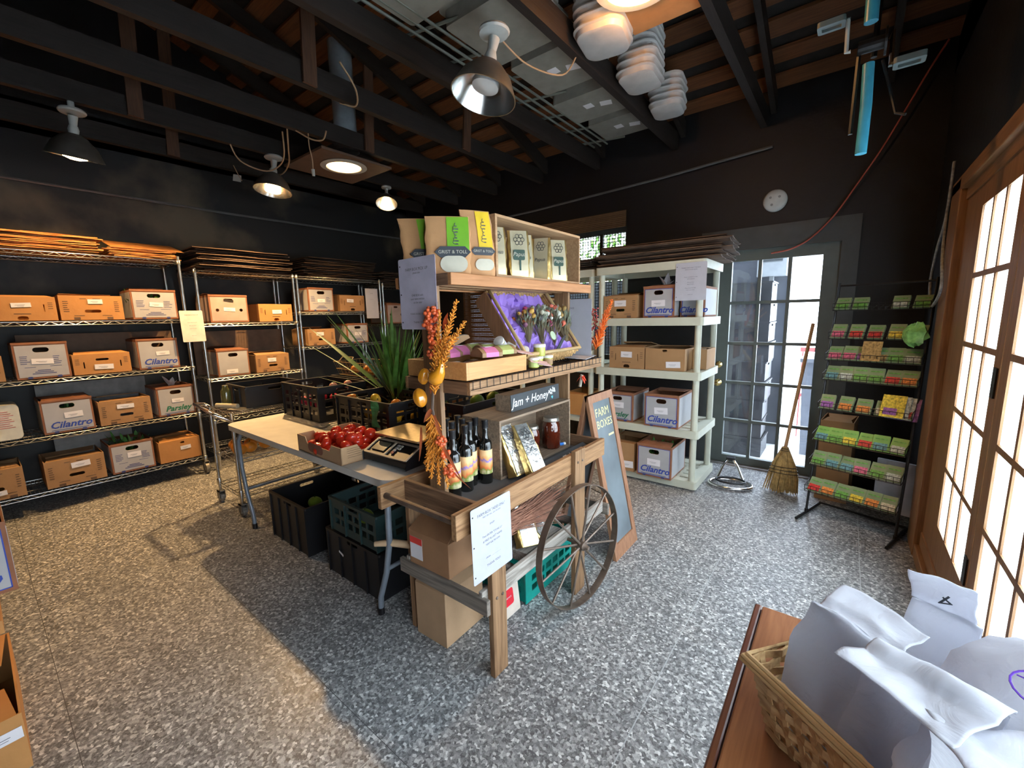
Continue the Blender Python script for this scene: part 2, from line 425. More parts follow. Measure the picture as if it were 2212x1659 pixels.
while y > YS:
    z = roofz(y) + .165; wd = .062 + rg.uniform(-.008, .008)
    for (x0, x1) in ((XL, -2.9), (-2.9, -1.4), (-1.4, XR)):
        dz = rg.uniform(-.004, .004); s = SL if y > yr else -SL
        sl.add([(x0, y - wd, z + wd * s + dz), (x1, y - wd, z + wd * s + dz), (x1, y + wd, z - wd * s + dz), (x0, y + wd, z - wd * s + dz),
                (x0, y - wd, z + wd * s + .02), (x1, y - wd, z + wd * s + .02), (x1, y + wd, z - wd * s + .02), (x0, y + wd, z - wd * s + .02)],
               [(0, 3, 2, 1), (4, 5, 6, 7), (0, 1, 5, 4), (1, 2, 6, 5), (2, 3, 7, 6), (3, 0, 4, 7)])
    y -= .235
S('roof_slats', sl, MT['slat'], ceil)
JX = [-5.02, -4.31, -3.62, -2.93, -2.22, -1.42, -.70, .02]
rf = MB()
for i, x in enumerate(JX):
    xa = x + .09
    rf.beam((xa, YD + .1, roofz(YD + .1) + .07), (xa, yr, roofz(yr) + .07), .04, .13)
    rf.beam((xa, YS, roofz(YS) + .07), (xa, yr, roofz(yr) + .07), .04, .13)
S('rafters', rf, MT['joist'], ceil)
for i, x in enumerate(JX[:-1]):
    S('trim_%d' % (i + 1), MB().box(x, x + .05, YS, YD, ZJ, ZJ + .14), MT['joist'])
web = MB()                                    # webs tying joists to rafters
for x, y in ((-2.93, 3.05), (-3.62, 2.5), (-2.22, 2.6), (-4.31, 1.0), (-2.93, 1.6), (-5.02, 1.4), (-1.42, 1.6)):
    web.beam((x + .07, y, ZJ), (x + .07, y + .05, roofz(y) + .1), .02, .09, (0, 1, 0))
S('trim_8', web, wood('web_wood', (.05, .022, .012), (.10, .045, .022), 'Z', .7))
# conduit that runs along the tops of the far and left walls
cd_ = MB().tube([(XL + .03, -.5, 2.62), (XL + .03, 2.0, 2.6), (XL + .03, 4.2, 2.62), (XL + .1, YD - .03, 2.62), (-3, YD - .03, 2.66), (-1.5, YD - .03, 2.72), (-.6, YD - .03, 2.78)], .012, 6)
S('trim_9', cd_, mat('conduit_grey', (.10, .10, .10), .5))

# ---------------------------------------------------------------- glazed door leaf builder
def glazed_leaf(name, axis, a0, a1, z0, z1, g0, g1, gz, ncol, d0, d1, m, glass, parent=None, mun=.012, dm=None, mt=.016):
    """leaf in plane normal to axis; a = coordinate along the wall; gz = list of glazing z lines"""
    fn = (lambda u, v, d: (d, u, v)) if axis == 'x' else (lambda u, v, d: (u, d, v))
    loops = [rect(a0, a1, z0, z1), rect(g0, g1, gz[0], gz[-1])]
    f = MB().prism(loops, fn, d0, d1)
    o = f.build(name, m, parent)
    if parent is None: tag(o, kind='structure')
    dm = dm or (d0 + d1) / 2; mu = MB(); h = mun
    def bb(u0, u1, v0, v1, t):
        p = fn(u0, v0, dm - t); q = fn(u1, v1, dm + t); mu.box(p[0], q[0], p[1], q[1], p[2], q[2])
    for i in range(1, ncol):
        u = g0 + (g1 - g0) * i / ncol; bb(u - h, u + h, gz[0], gz[-1], mt)
    for z in gz[1:-1]: bb(g0, g1, z - h, z + h, mt + .0005)
    mu.build('muntins', m, o)
    gl = MB(); p = fn(g0, gz[0], dm - .002); q = fn(g1, gz[-1], dm + .002); gl.box(p[0], q[0], p[1], q[1], p[2], q[2])
    gl.build('glass_panes', glass, o)
    return o
# french doors on the right
FZ = [.35, .648, .957, 1.27, 1.582, 1.89]
for i in range(4):
    g1 = 2.90 - i * .76; g0 = g1 - .57
    lf = glazed_leaf('door_%d' % (i + 2), 'x', g0 - .09, g1 + (.14 if i == 0 else .09), .16, 2.0, g0, g1, FZ, 3, XR + .0, XR + .028, MT['brown_wood'], MT['glass'], mun=.012, dm=XR + .009, mt=.008)
    if i < 2:
        for z in (.42, 1.16):
            MB().box(XR - .006, XR + .01, g0 - .075, g0 - .03, z - .05, z + .06).build('hinge', MT['black_metal'], lf)
S('trim_10', MB().box(XR - .035, XR + .05, 3.26, 3.5, 0, 2.1), MT['brown_wood'], bevel=.006)
S('trim_11', MB().box(XR - .0, XR + .03, 3.04, 3.26, 0, 2.04), MT['brown_wood'])
S('trim_12', MB().box(XR - .035, XR + .05, -.5, 3.5, 2.04, 2.11), MT['brown_wood_y'], bevel=.005)
S('trim_13', MB().box(XR - .008, XR + .03, -.3, 3.26, 1.985, 2.04), MT['brown_wood_y'])
S('trim_14', MB().box(XR - .03, XR + .10, -.3, 3.27, 0, .075).box(XR - .008, XR + .09, -.3, 3.26, .075, .16), MT['brown_wood_y'], bevel=.006)
S('trim_15', MB().box(XR - .03, XR + .05, -.5, -.26, 0, 2.1), MT['brown_wood'])
# grey door in the far wall
DZ = [.085, .43, .79, 1.155, 1.52, 1.885]
d1 = glazed_leaf('door_1', 'y', -.985, -.075, .015, 1.99, -.86, -.195, DZ, 3, YD + .02, YD + .065, MT['grey_door'], MT['glass_d'], mun=.013)
for z, r in ((.955, .031), (.785, .033)):
    k_ = MB().lathe([(.0, 0), (r, .003), (r, .012), (r * .55, .02), (r * .55, .026), (r * .9, .036), (r * .95, .05), (r * .6, .058), (0, .06)] if r > .032 else [(0, 0), (r, .003), (r, .014), (r * .7, .02), (0, .022)], mat=Matrix.Rotation(PI / 2, 3, 'X'), c=(-.925, YD + .02, z), n=20)
    k_.build('door_knob' if r > .032 else 'deadbolt', mat('brass_%d' % int(z * 100), (.80, .62, .28), .22, 1.0, var=.1), d1, smooth=40)
S('trim_16', MB().prism([rect(-1.12, .03, 0, 2.16), [(-.975, -.001), (-.082, -.001), (-.082, 1.975), (-.975, 1.975)][::-1]], lambda u, v, d: (u, d, v), YD - .022, YD), MT['grey_dark'])
S('trim_17', MB().box(-1.0, -.06, YD - .03, YD + .14, 0, .012), mat('worn_threshold', (.30, .28, .26), .5, .5))
# mesh window in the far wall
wn = S('window_1', MB().prism([rect(-4.2, -1.86, .95, 2.34), rect(-4.15, -3.10, 1.0, 2.29), rect(-3.04, -1.90, 1.0, 2.29)], lambda u, v, d: (u, d, v), YD + .06, YD + .11), MT['grey_dark'])
gr = MB(); x = -4.12
while x < -1.9: gr.box(x - .0034, x + .0034, YD + .045, YD + .05, 1.0, 2.3); x += .032
z = 1.02
while z < 2.3: gr.box(-4.15, -1.88, YD + .044, YD + .05, z - .0034, z + .0034); z += .032
gr.box(-3.51, -3.47, YD + .05, YD + .07, 1, 2.3).box(-2.19, -2.15, YD + .05, YD + .07, 1, 2.3)
gr.build('security_mesh', MT['black_metal'], wn)
MB().box(-4.15, -1.9, YD + .08, YD + .084, 1.0, 2.29).build('glass_panes', MT['glass_w'], wn)

# ---------------------------------------------------------------- outside
S('exterior_pavement', MB().box(-9, 12, YS - 6, 14, -.14, -.1), mat('pale_concrete', (.55, .57, .56), .8))

# ================================================================ lamps
WARM = (1.0, .61, .26)
def spot(name, parent, loc, rot, energy, size=2.2, blend=.5, r=.04, c=WARM):
    l = bpy.data.lights.new(name, 'SPOT'); l.energy = energy; l.color = c; l.spot_size = size; l.spot_blend = blend; l.shadow_soft_size = r
    o = bpy.data.objects.new(name, l); col.objects.link(o); o.parent = parent; o.location = loc; o.rotation_euler = rot
    return o
MT['bulb_on'] = mat('glowing_bulb', (1, .85, .6), .5, emit=(1, .62, .27), es=14)
MT['bulb_dim'] = mat('glowing_lens', (1, .9, .75), .4, emit=(1, .60, .30), es=3.2)
MT['bulb_off'] = mat('frosted_bulb', (.62, .62, .60), .25, var=.05)
MT['reflector'] = mat('spun_aluminium', (.72, .72, .70), .22, 1.0, var=.06)
MT['shade_out'] = mat('dull_shade', (.10, .095, .085), .5, .5, var=.2)
MT['canopy_w'] = mat('white_lampholder', (.42, .44, .42), .5, var=.1)
MT['cord'] = mat('beige_cord', (.36, .25, .15), .7)
def work_lamp(label, loc, tilt, on, sc=1.0, bulbs=None):
    """shade hanging from a swivel holder under a joist; tilt = euler of the shade"""
    t = thing('work_lamp', label, 'lamp', loc, group=None); bx_ = .035 * sc if on else 0
    MB().lathe([(0, 0), (.055 * sc, 0), (.06 * sc, -.012), (.055 * sc, -.022), (.02 * sc, -.03), (0, -.03)], n=20).build('ceiling_plate', MT['canopy_w'], t, smooth=40)
    E3 = Euler(tilt).to_matrix().to_4x4(); E3.translation = Vector((0, 0, -.03 * sc))
    MB().tube([(0, 0, 0), (0, 0, -.05 * sc)], [.022 * sc, .016 * sc], 12).lathe([(.018 * sc, -.05 * sc), (.024 * sc, -.07 * sc), (.02 * sc, -.10 * sc), (0, -.10 * sc)], n=14).xf(E3).build('lampholder', MT['canopy_w'], t, smooth=40)
    prof_o = [(.03, -.09), (.055, -.105), (.095, -.15), (.118, -.20), (.124, -.215)]
    prof_i = [(.120, -.215), (.113, -.20), (.090, -.15), (.05, -.11), (.02, -.095)]
    P = [(r * sc, z * sc) for r, z in prof_o + prof_i]
    sh = MB(); sh.lathe(P, n=36)
    k = len(P) - 1
    sh.m = [1 if (i // 36) >= 4 else 0 for i in range(len(sh.f))]
    sh.xf(E3).build('lamp_shade', [MT['shade_out'], MT['reflector']], t, smooth=50)
    MB().lathe([(.02 * sc, -.10 * sc), (.035 * sc, -.13 * sc), (.052 * sc, -.165 * sc - bx_), (.050 * sc, -.180 * sc - bx_), (.02 * sc, -.19 * sc - bx_), (0, -.191 * sc - bx_)], n=24).xf(E3).build('bulb', MT['bulb_on'] if on else MT['bulb_off'], t, smooth=60)
    if on:
        o = spot('lamp_light', t, E3 @ Vector((0, 0, -.235 * sc)), tilt, on)
    return t
work_lamp('brightest small work lamp just above the green banded flour bags', (-4.285, 3.21, 2.945), (-.30, -.35, 0), 60, .95)
work_lamp('lit work lamp hanging among loose cords left of the recessed downlight', (-4.285, 1.98, 2.945), (-.16, -.06, 0), 200, 1.3)
work_lamp('lit work lamp seen edge-on above the far left rack', (-4.285, .665, 2.90), (-.05, .24, 0), 62, 1.25)
MB().cyl((-4.285, .665, 2.90), (-4.285, .665, 2.95), .018).build('mounting_stem', MT['canopy_w'], [o for o in bpy.data.objects if o.get('label', '').startswith('lit work lamp seen edge-on')][0]).location = (4.285, -.665, -2.90)
work_lamp('large unlit aluminium work lamp hanging in front of the stacked plastic trays', (-1.60, 1.95, 2.945), (-.22, .10, 0), 0, 1.42)
# recessed downlights
def downlight(label, loc, r, en, dish=.025, lens=None):
    t = thing('recessed_downlight', label, 'downlight', loc)
    MB().lathe([(r * 1.3, .0), (r * 1.32, -.006), (r, -.012), (r * .96, .0)], n=40).build('trim_ring', MT['canopy_w'], t, smooth=50)
    MB().lathe([(r * .97, 0), (r * .9, -dish * .5), (r * .6, -dish), (0, -dish * 1.15)], n=40).build('lens', lens or MT['bulb_dim'], t, smooth=60)
    spot('lamp_light', t, (0, 0, -dish * 1.3 - .01), (0, 0, 0), en, 2.4, .6, r * .8)
    return t
downlight('round recessed downlight with white ring under the grey flue pipe', (-3.82, 2.40, 2.86), .155, 34)
downlight('bright recessed light at the very top edge, above the plastic lids', (-.92, 2.19, 3.0), .15, 22, lens=mat('bright_lens', (1, .9, .7), .4, emit=(1, .55, .20), es=6))
hb = MB().box(-4.25, -3.57, 2.05, 2.75, 2.865, 2.885)
S('trim_18', hb, mat('downlight_board', (.10, .06, .04), .7))
S('trim_19', MB().box(-1.10, -.71, 1.98, 2.62, 3.03, 3.05), mat('light_board', (.36, .17, .06), .7))  # added panel; its orange colour stands in for the lamp-lit roof
o_ = bpy.data.lights.new('bowl_glow', 'POINT'); o_.energy = 9; o_.color = (1, .45, .14); o_.shadow_soft_size = .05
g_ = bpy.data.objects.new('bowl_glow', o_); col.objects.link(g_); g_.location = (-.93, 2.20, 2.94)
t = thing('flue_pipe', 'grey round flue pipe rising through the dark roof above the downlight', 'pipe', (-3.78, 2.42, 2.98))
MB().lathe([(.10, .04), (.10, 1.3)], n=28).build('pipe', mat('galvanised_pipe', (.28, .31, .33), .5, .4, var=.15), t, smooth=50)
MB().lathe([(.108, 0), (.108, .09), (.101, .09)], n=28).build('collar', mat('foil_collar', (.35, .35, .34), .3, .9), t, smooth=50)

# ================================================================ cartons
INK = {'blue': 'blue_ink', 'green': 'green_ink', 'navy': 'navy_ink'}
CN = 0
def carton(label, loc, rz, w, d, h, style='kraft', word=None, ink='blue', lab=(0, .1, .09, .035), sidew=None, m=None, holes=None, cr=.62, flaps=True, greens=False, prints=True, lift=0.0, big=True):
    """front face at local y=0 facing -y, width along x, depth to +y"""
    global CN; CN += 1
    rg = random.Random(CN)
    t = thing('cardboard_box', label, 'box', loc, rz)
    t.rotation_euler = (lift, 0, rz)
    km = m or MT['kraft']; th = .006
    white = style == 'white'
    if holes is None:
        holes = [stadium(0, h * (.80 if white else .36), w * (.30 if white else .26), h * (.135 if white else .12))] if style != 'plain' else []
        if style == 'kraft2': holes = [rect(-w * .33, -w * .31, h * .38, h * .68), rect(w * .31, w * .33, h * .38, h * .68), stadium(0, .018, .055, .03)]
        if style == 'holes3': holes = [stadium(-w * .31, h * .45, .03, .03, 8), stadium(w * .31, h * .45, .03, .03, 8), stadium(0, h * .83, w * .22, h * .09)]
    f = MB()
    f.prism([rect(-w / 2, w / 2, 0, h)] + holes, lambda u, v, q: (u, q, v), 0, th)
    f.box(-w / 2, -w / 2 + th, th, d, 0, h).box(w / 2 - th, w / 2, th, d, 0, h).box(-w / 2 + th, w / 2 - th, d - th, d, 0, h).box(-w / 2 + th, w / 2 - th, th, d - th, .001, th)
    if white or style == 'holes3':   # reinforced top rim and corner strips of bare card
        f.box(-w / 2 - .002, w / 2 + .002, -.003, .0, h - .012, h + .004)
    f.build('body', km if not (white or style == 'holes3') else MT['rim'], t)
    if white or style == 'holes3':
        pm = MT['white_card'] if white else MT['pinkcard']
        a = w / 2 - .012
        p = MB().prism([rect(-a, a, .014, h - .02)] + holes, lambda u, v, q: (u, q, v), -.0015, -.0002)
        p.box(w / 2, w / 2 + .0015, .02, d - .02, .014, h - .02).box(-w / 2 - .0015, -w / 2, .02, d - .02, .014, h - .02)
        p.build('printed_panel', pm, t)
    if word:
        tw = text('lettering', word, h * .27 if len(word) > 7 else h * .25, t, MT[INK[ink]], frame((w * .02, -.0022, h * .235), (1, 0, 0), (0, 0, 1)), shear=.32, offset=.0018, extrude=.0003)
        if big:
            b = MB(); a = w / 2 - .012
            for x0, x1, z0, z1 in ((-a, a, .014, .018), (-a, a, h - .024, h - .02), (-a, -a + .004, .014, h - .02), (a - .004, a, .014, h - .02)): b.box(x0, x1, -.0022, -.0014, z0, z1)
            b.build('border_line', MT[INK[ink]] if ink == 'blue' else MT['navy_ink'], t)
    if prints:
        q = MB()
        if white:
            if word: q.box(-w * .36, w * .36, -.0022, -.0014, .022, .026)
            else:
                for k in range(5): q.box(-w * .40, -w * .22 - rg.random() * .02, -.0022, -.0014, h * (.62 - .05 * k), h * (.635 - .05 * k)); q.box(w * .20, w * .40 - rg.random() * .03, -.0022, -.0014, h * (.60 - .05 * k), h * (.615 - .05 * k))
                for k in range(3): q.box(-w * (.12 + .05 * k), w * (.12 + .05 * k), -.0022, -.0014, h * (.22 - .045 * k), h * (.24 - .045 * k))
                q.box(-w * .34, -w * .14, -.0022, -.0014, h * .32, h * .33).box(w * .12, w * .34, -.0022, -.0014, h * .33, h * .34)
            for sx_ in (-1, 1): q.prism([stadium(sx_ * w * .27, .010, .028, .016)], lambda u, v, e: (u, e, v), -.0024, -.0012)
        elif style == 'kraft':
            for sx_ in (-1, 1):
                for k in range(6): q.box(sx_ * w * .40 - w * .045, sx_ * w * .40 + w * .04 * rg.uniform(.4, 1), -.0012, -.0001, h * (.34 + .08 * k), h * (.365 + .08 * k))
                q.box(sx_ * w * .26 - .018, sx_ * w * .26 + .018, -.0012, -.0001, .004, .022)
                q.box(sx_ * w * .22 - .03, sx_ * w * .22 + .03, -.0012, -.0001, h * .17, h * .19)
            q.box(-w * .18, -w * .08, -.0012, -.0001, h * .86, h * .88).box(w * .02, w * .14, -.0012, -.0001, h * .86, h * .88)
        elif style == 'kraft2':
            for sx_ in (-1, 1):
                for k in range(4): q.box(sx_ * w * .42 - w * .04, sx_ * w * .42 + w * .03, -.0012, -.0001, h * (.50 + .08 * k), h * (.52 + .08 * k))
            q.box(-w * .12, w * .12, -.0012, -.0001, h * .27, h * .30)
        if q.v: q.build('print_marks', MT['navy_ink'] if white else MT['brown_ink'], t)
    if lab:
        x, z, lw, lh = lab; a = rg.uniform(-.06, .06)
        MB().obox((x, -.0035, z), (lw, .0012, lh), (0, a, 0)).build('paper_label', MT['label'], t)
        MB().obox((x - lw * .05, -.0043, z), (lw * .5, .0006, .002), (0, a, 0)).obox((x - lw * .02, -.0043, z - .008), (lw * .34, .0006, .0016), (0, a, 0)).build('label_writing', MT['ink'], t)
    if flaps:
        fm = MT['rim'] if (white or style == 'holes3') else km
        for (nm, y0, y1, z1) in (('flap', .002, d * .36, rg.uniform(-.03, .02)), ('flap', d - .002, d * .62, rg.uniform(-.02, .03))):
            a_ = MB(); a_.add([(-w / 2 + .01, y0, h - .004), (w / 2 - .01, y0, h - .004), (w / 2 - .03, y1, h + z1), (-w / 2 + .03, y1, h + z1 + rg.uniform(-.01, .01)),
                   (-w / 2 + .01, y0, h), (w / 2 - .01, y0, h), (w / 2 - .03, y1, h + .004 + z1), (-w / 2 + .03, y1, h + .004 + z1)],
                  [(0, 3, 2, 1), (4, 5, 6, 7), (0, 1, 5, 4), (1, 2, 6, 5), (2, 3, 7, 6), (3, 0, 4, 7)])
            a_.build(nm, fm, t)
    return t
MT['pinkcard'] = mat('pink_grey_card', (.38, .27, .23), .7, var=.12, scale=9)
MT['leaf_dark'] = mat('dark_leaf', (.03, .10, .02), .5, var=.4, scale=30)
XF = -4.825    # front plane of the left racks
W_, K_, O_ = 'white', 'kraft', MT['kraft_o']
def cl(label, y0, y1, z, h, **k): return carton(label, (k.pop('x', XF), (y0 + y1) / 2, z), PI / 2, y1 - y0, k.pop('d', .38), h, **k)
SZ = [.175, .605, 1.045, 1.482, 2.005]     # shelf tops, first rack
T_ = .008
# first rack, second shelf from top
cl('wide kraft box, label between two vertical slots, far left under the orange stack', .114, .473, SZ[3] + T_, .176, style='kraft2', lab=(-.0, .115, .10, .032), m=O_)
cl('kraft box with curled white paper on its rim, middle of the upper shelf, first rack', .489, .862, SZ[3] + T_, .192, style='kraft', lab=(.02, .145, .088, .036), m=O_)
cl('tall pale printed box with leaves at its edge, right end of first rack\'s upper shelf', .919, 1.234, SZ[3] + T_, .25, style=W_, lab=(.01, .125, .095, .038), ink='navy')
# third shelf
cl('kraft box corner cut off by the photo\'s left edge on the middle shelf', -.15, .150, SZ[2] + T_, .185, lab=None)
cl('pale box with dense blue printing and blank label, left on the first rack\'s middle shelf', .205, .491, SZ[2] + T_, .272, style=W_, lab=(.0, .13, .115, .04))
cl('low ochre kraft box with crooked label below its slot, middle shelf of first rack', .505, .855, SZ[2] + T_, .163, style='kraft2', holes=[stadium(0, .115, .08, .018), rect(-.115, -.107, .05, .10), rect(.107, .115, .05, .10)], lab=(.005, .055, .115, .04), m=O_)
cl('dark blue lettered Cilantro box at the right end of first rack\'s middle shelf', .908, 1.195, SZ[2] + T_, .262, style=W_, word='Cilantro', lab=(.03, .135, .095, .035), big=False)
# fourth shelf
cl('Cilantro box with green leaves showing through its handle hole, lower shelf of first rack', .285, .575, SZ[1] + T_, .262, style=W_, word='Cilantro', lab=(.03, .135, .105, .045), big=False)
cl('kraft box between the Cilantro and Parsley boxes on the first rack', .605, .945, SZ[1] + T_, .203, style=K_, lab=(-.0, .145, .11, .036))
cl('green lettered Parsley box with plastic film sticking out of its top, first rack', .992, 1.268, SZ[1] + T_, .265, style=W_, word='Parsley', ink='green', lab=(.01, .135, .09, .035), big=False)
# bottom shelf
cl('kraft box cut by the photo\'s left edge on the bottom shelf', -.14, .140, SZ[0] + T_, .225, lab=(.0, .05, .09, .035))
cl('wide kraft box with a tilted label above its slot, bottom shelf of first rack', .246, .590, SZ[0] + T_, .215, style=K_, lab=(.03, .155, .11, .045))
cl('pale printed box with green leaves over its open top, bottom shelf of first rack', .627, .915, SZ[0] + T_, .255, style=W_, lab=(.01, .145, .09, .045))
cl('orange cardboard box with a round notch, right end of the bottom shelf', .950, 1.265, SZ[0] + T_, .195, style='plain', holes=[stadium(.02, .165, .032, .02)], lab=(.04, .115, .08, .034), m=O_)
# second rack
S2 = [.175, .50, .91, 1.44, 1.935]
cl('pinkish box with two round holes and a dark swoosh, upper shelf of the second rack', 1.486, 1.82, S2[3] + T_, .262, style='holes3', lab=(.0, .125, .10, .035), prints=False)
MB().obox((0, 0, 0), (.085, .001, .022), (0, .15, 0)).build('swoosh_print', MT['hole'], tag(bpy.data.objects[-1] if False else [o for o in bpy.data.objects if o.get('label', '').startswith('pinkish box')][0])).location = (.0, -.0035, .21)
cl('rounded kraft box with a centred label beside the pinkish box', 1.921, 2.26, S2[3] + T_, .181, style='kraft2', lab=(.01, .10, .095, .04), m=O_)
cl('pale box on brown card with its label low on the front, second rack', 1.492, 1.775, S2[2] + T_, .26, style=W_, lab=(-.02, .045, .10, .04), prints=False)
cl('low kraft box with rows of small print both sides of its slot, second rack', 1.839, 2.175, S2[2] + T_, .185, style=K_, lab=(-.01, .125, .085, .04))
# third rack
S3 = [.175, .62, 1.155, 1.545, 1.935]
cl('small pale printed box at the left end of the third rack\'s upper shelf', 2.455, 2.755, S3[3] + T_, .262, style=W_, lab=(.0, .12, .09, .038))
cl('kraft box behind the tips of the long green leaves, third rack', 2.835, 3.17, S3[3] + T_, .19, style='kraft2', lab=(-.03, .125, .09, .04))
cl('kraft box crossed by a broad green leaf, third rack', 2.41, 2.738, S3[2] + T_, .187, style=K_, lab=(-.02, .13, .09, .04))
cl('pale box showing between the green leaves, lower shelf of the third rack', 2.90, 3.189, S3[2] + T_, .236, style=W_, lab=(.0, .11, .09, .038))
cl('pale box with a round hole beside the hanging sign in the far corner', 3.50, 3.78, 1.38 + T_, .26, style='holes3', lab=None, prints=False)

# ================================================================ chromed wire racks
def wire_shelf(x0, x1, y0, y1, z, truss=True, n=None, rw=.0032, slat=.022):
    s = MB(); zt = z - .003
    for xx in (x0, x1):
        s.tube([(xx, y0, zt), (xx, y1, zt)], rw, 6).tube([(xx, y0, zt - .026), (xx, y1, zt - .026)], rw, 6)
        if truss:
            k = max(4, int((y1 - y0) / .045)); P = []
            for i in range(k + 1): P.append((xx, y0 + (y1 - y0) * i / k, zt if i % 2 else zt - .026))
            s.tube(P, rw * .7, 5)
    for yy in (y0, y1):
        s.tube([(x0, yy, zt), (x1, yy, zt)], rw, 6).tube([(x0, yy, zt - .026), (x1, yy, zt - .026)], rw, 6)
        k = max(4, int((x1 - x0) / .045)); s.tube([(x0 + (x1 - x0) * i / k, yy, zt if i % 2 else zt - .026) for i in range(k + 1)], rw * .7, 5)
    k = n or int((y1 - y0) / slat)
    for i in range(1, k): yy = y0 + (y1 - y0) * i / k; s.tube([(x0, yy, zt), (x1, yy, zt)], .0016, 4, cap=False)
    for i in (1, 2): xx = x0 + (x1 - x0) * i / 3; s.tube([(xx, y0, zt - .004), (xx, y1, zt - .004)], rw, 5, cap=False)
    return s
def caster(parent, x, y, r=.05):
    c = MB().lathe([(r, -.014), (r, .014)], mat=Matrix.Rotation(PI / 2, 3, 'X'), c=(0, 0, r), n=20)
    c.lathe([(r * .35, -.016), (r * .35, .016)], mat=Matrix.Rotation(PI / 2, 3, 'X'), c=(0, 0, r), n=12)
    c.box(-.02, .03, -.022, -.017, r * .8, r * 2 + .02).box(-.02, .03, .017, .022, r * .8, r * 2 + .02).box(-.025, .03, -.022, .022, r * 2 + .01, r * 2 + .02).cyl((0, 0, r * 2 + .02), (0, 0, r * 2 + .05), .011)
    o = c.build('caster', MT['caster'], parent); o.location = (x, y, 0); return o
MT['caster'] = mat('grey_caster', (.20, .19, .17), .5, .3, var=.3, scale=20)
def wire_rack(label, y0, y1, zs, top, x0=-5.28, x1=-4.81, casters=True):
    t = thing('wire_rack', label, 'rack', ((x0 + x1) / 2, (y0 + y1) / 2, 0))
    cx_, cy_ = (x0 + x1) / 2, (y0 + y1) / 2; a, b = x0 - cx_, x1 - cx_; c, d = y0 - cy_, y1 - cy_
    zb = .12 if casters else .0
    for x in (a, b):
        for y in (c, d):
            p = MB().tube([(x, y, zb), (x, y, top)], .0125, 10).lathe([(.0135, top - .002), (.0135, top + .006), (.004, top + .012), (0, top + .012)], c=(x, y, 0), n=10)
            for z in zs: p.lathe([(.017, z - .035), (.019, z), (.015, z + .004)], c=(x, y, 0), n=10)
            p.build('post', MT['chrome'], t, smooth=50)
            if casters: caster(t, x, y, .055)
    for z in zs: wire_shelf(a, b, c, d, z).build('shelf', MT['chrome'], t, smooth=60)
    return t
wire_rack('chrome wire rack on casters at far left with four shelves of boxes', -.53, 1.285, SZ, 2.035)
wire_rack('narrower chrome wire rack with the pinkish round-holed box', 1.400, 2.293, S2, 1.942, casters=False)
wire_rack('chrome wire rack standing behind the long green leaves', 2.335, 3.395, S3, 1.942, casters=False)
wire_rack('chrome wire rack in the far corner behind the hanging clear sign', 3.44, 4.28, [.2, .75, 1.38, 1.90], 1.906, casters=False)

# flattened cartons stacked on top of the racks
def flats(n, c, size, z0, dz, m, label, group, jit=.03, rz=0, tilt=0.0, ridge=0):
    rg = random.Random(int(c[1] * 100) + n); meshes = []
    for v in range(3):
        q = MB(); a, b = size
        nseg = 8; amp = rg.uniform(.001, .004)
        vs = []
        for i in range(nseg + 1):
            y = -b / 2 + b * i / nseg; h_ = math.sin(i * 1.3 + v * 2) * amp + (rg.uniform(.0, .02) if i in (0, nseg) and ridge else 0)
            for x in (-a / 2, a / 2): vs += [(x + rg.uniform(-.006, .006), y, h_), (x, y, h_ + .0065)]
        fs = []
        for i in range(nseg):
            k = i * 4; fs += [(k, k + 2, k + 6, k + 4), (k + 1, k + 5, k + 7, k + 3), (k, k + 4, k + 5, k + 1), (k + 2, k + 3, k + 7, k + 6)]
        fs += [(0, 1, 3, 2), (nseg * 4, nseg * 4 + 2, nseg * 4 + 3, nseg * 4 + 1)]
        q.add(vs, fs); q.box(-a / 2 + .02, a / 2 - .004, -b * .24, b * .12, .0066, .0082)
        meshes.append(q.build('flattened_box', m))
    out_ = []
    for i in range(n):
        o = meshes[i] if i < 3 else meshes[i % 3].copy()
        if i >= 3: col.objects.link(o)
        o.location = (c[0] + rg.uniform(-jit, jit) * .8, c[1] + rg.uniform(-jit, jit), z0 + i * dz + .002)
        o.rotation_euler = (tilt * i / n, 0, rz + rg.uniform(-.05, .05)); tag(o, label, 'flattened box', group); out_.append(o)
    return out_
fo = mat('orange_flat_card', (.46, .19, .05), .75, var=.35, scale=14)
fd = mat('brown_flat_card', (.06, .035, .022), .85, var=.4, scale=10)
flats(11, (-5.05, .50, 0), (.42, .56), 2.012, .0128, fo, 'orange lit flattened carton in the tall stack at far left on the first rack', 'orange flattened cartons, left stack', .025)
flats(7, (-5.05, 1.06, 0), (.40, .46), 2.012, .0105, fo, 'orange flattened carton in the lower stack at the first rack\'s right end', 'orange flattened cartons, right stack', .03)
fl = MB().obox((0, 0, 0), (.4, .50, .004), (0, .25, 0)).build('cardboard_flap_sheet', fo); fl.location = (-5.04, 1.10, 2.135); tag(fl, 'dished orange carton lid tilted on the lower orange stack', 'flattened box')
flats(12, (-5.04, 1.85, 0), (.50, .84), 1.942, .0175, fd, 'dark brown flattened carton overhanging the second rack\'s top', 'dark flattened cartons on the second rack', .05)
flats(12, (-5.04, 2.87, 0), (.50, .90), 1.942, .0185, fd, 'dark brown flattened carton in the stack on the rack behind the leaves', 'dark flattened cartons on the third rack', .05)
flats(8, (-5.04, 3.85, 0), (.48, .80), 1.907, .02, fd, 'dark flattened carton on the far corner rack', 'dark flattened cartons in the far corner', .05)

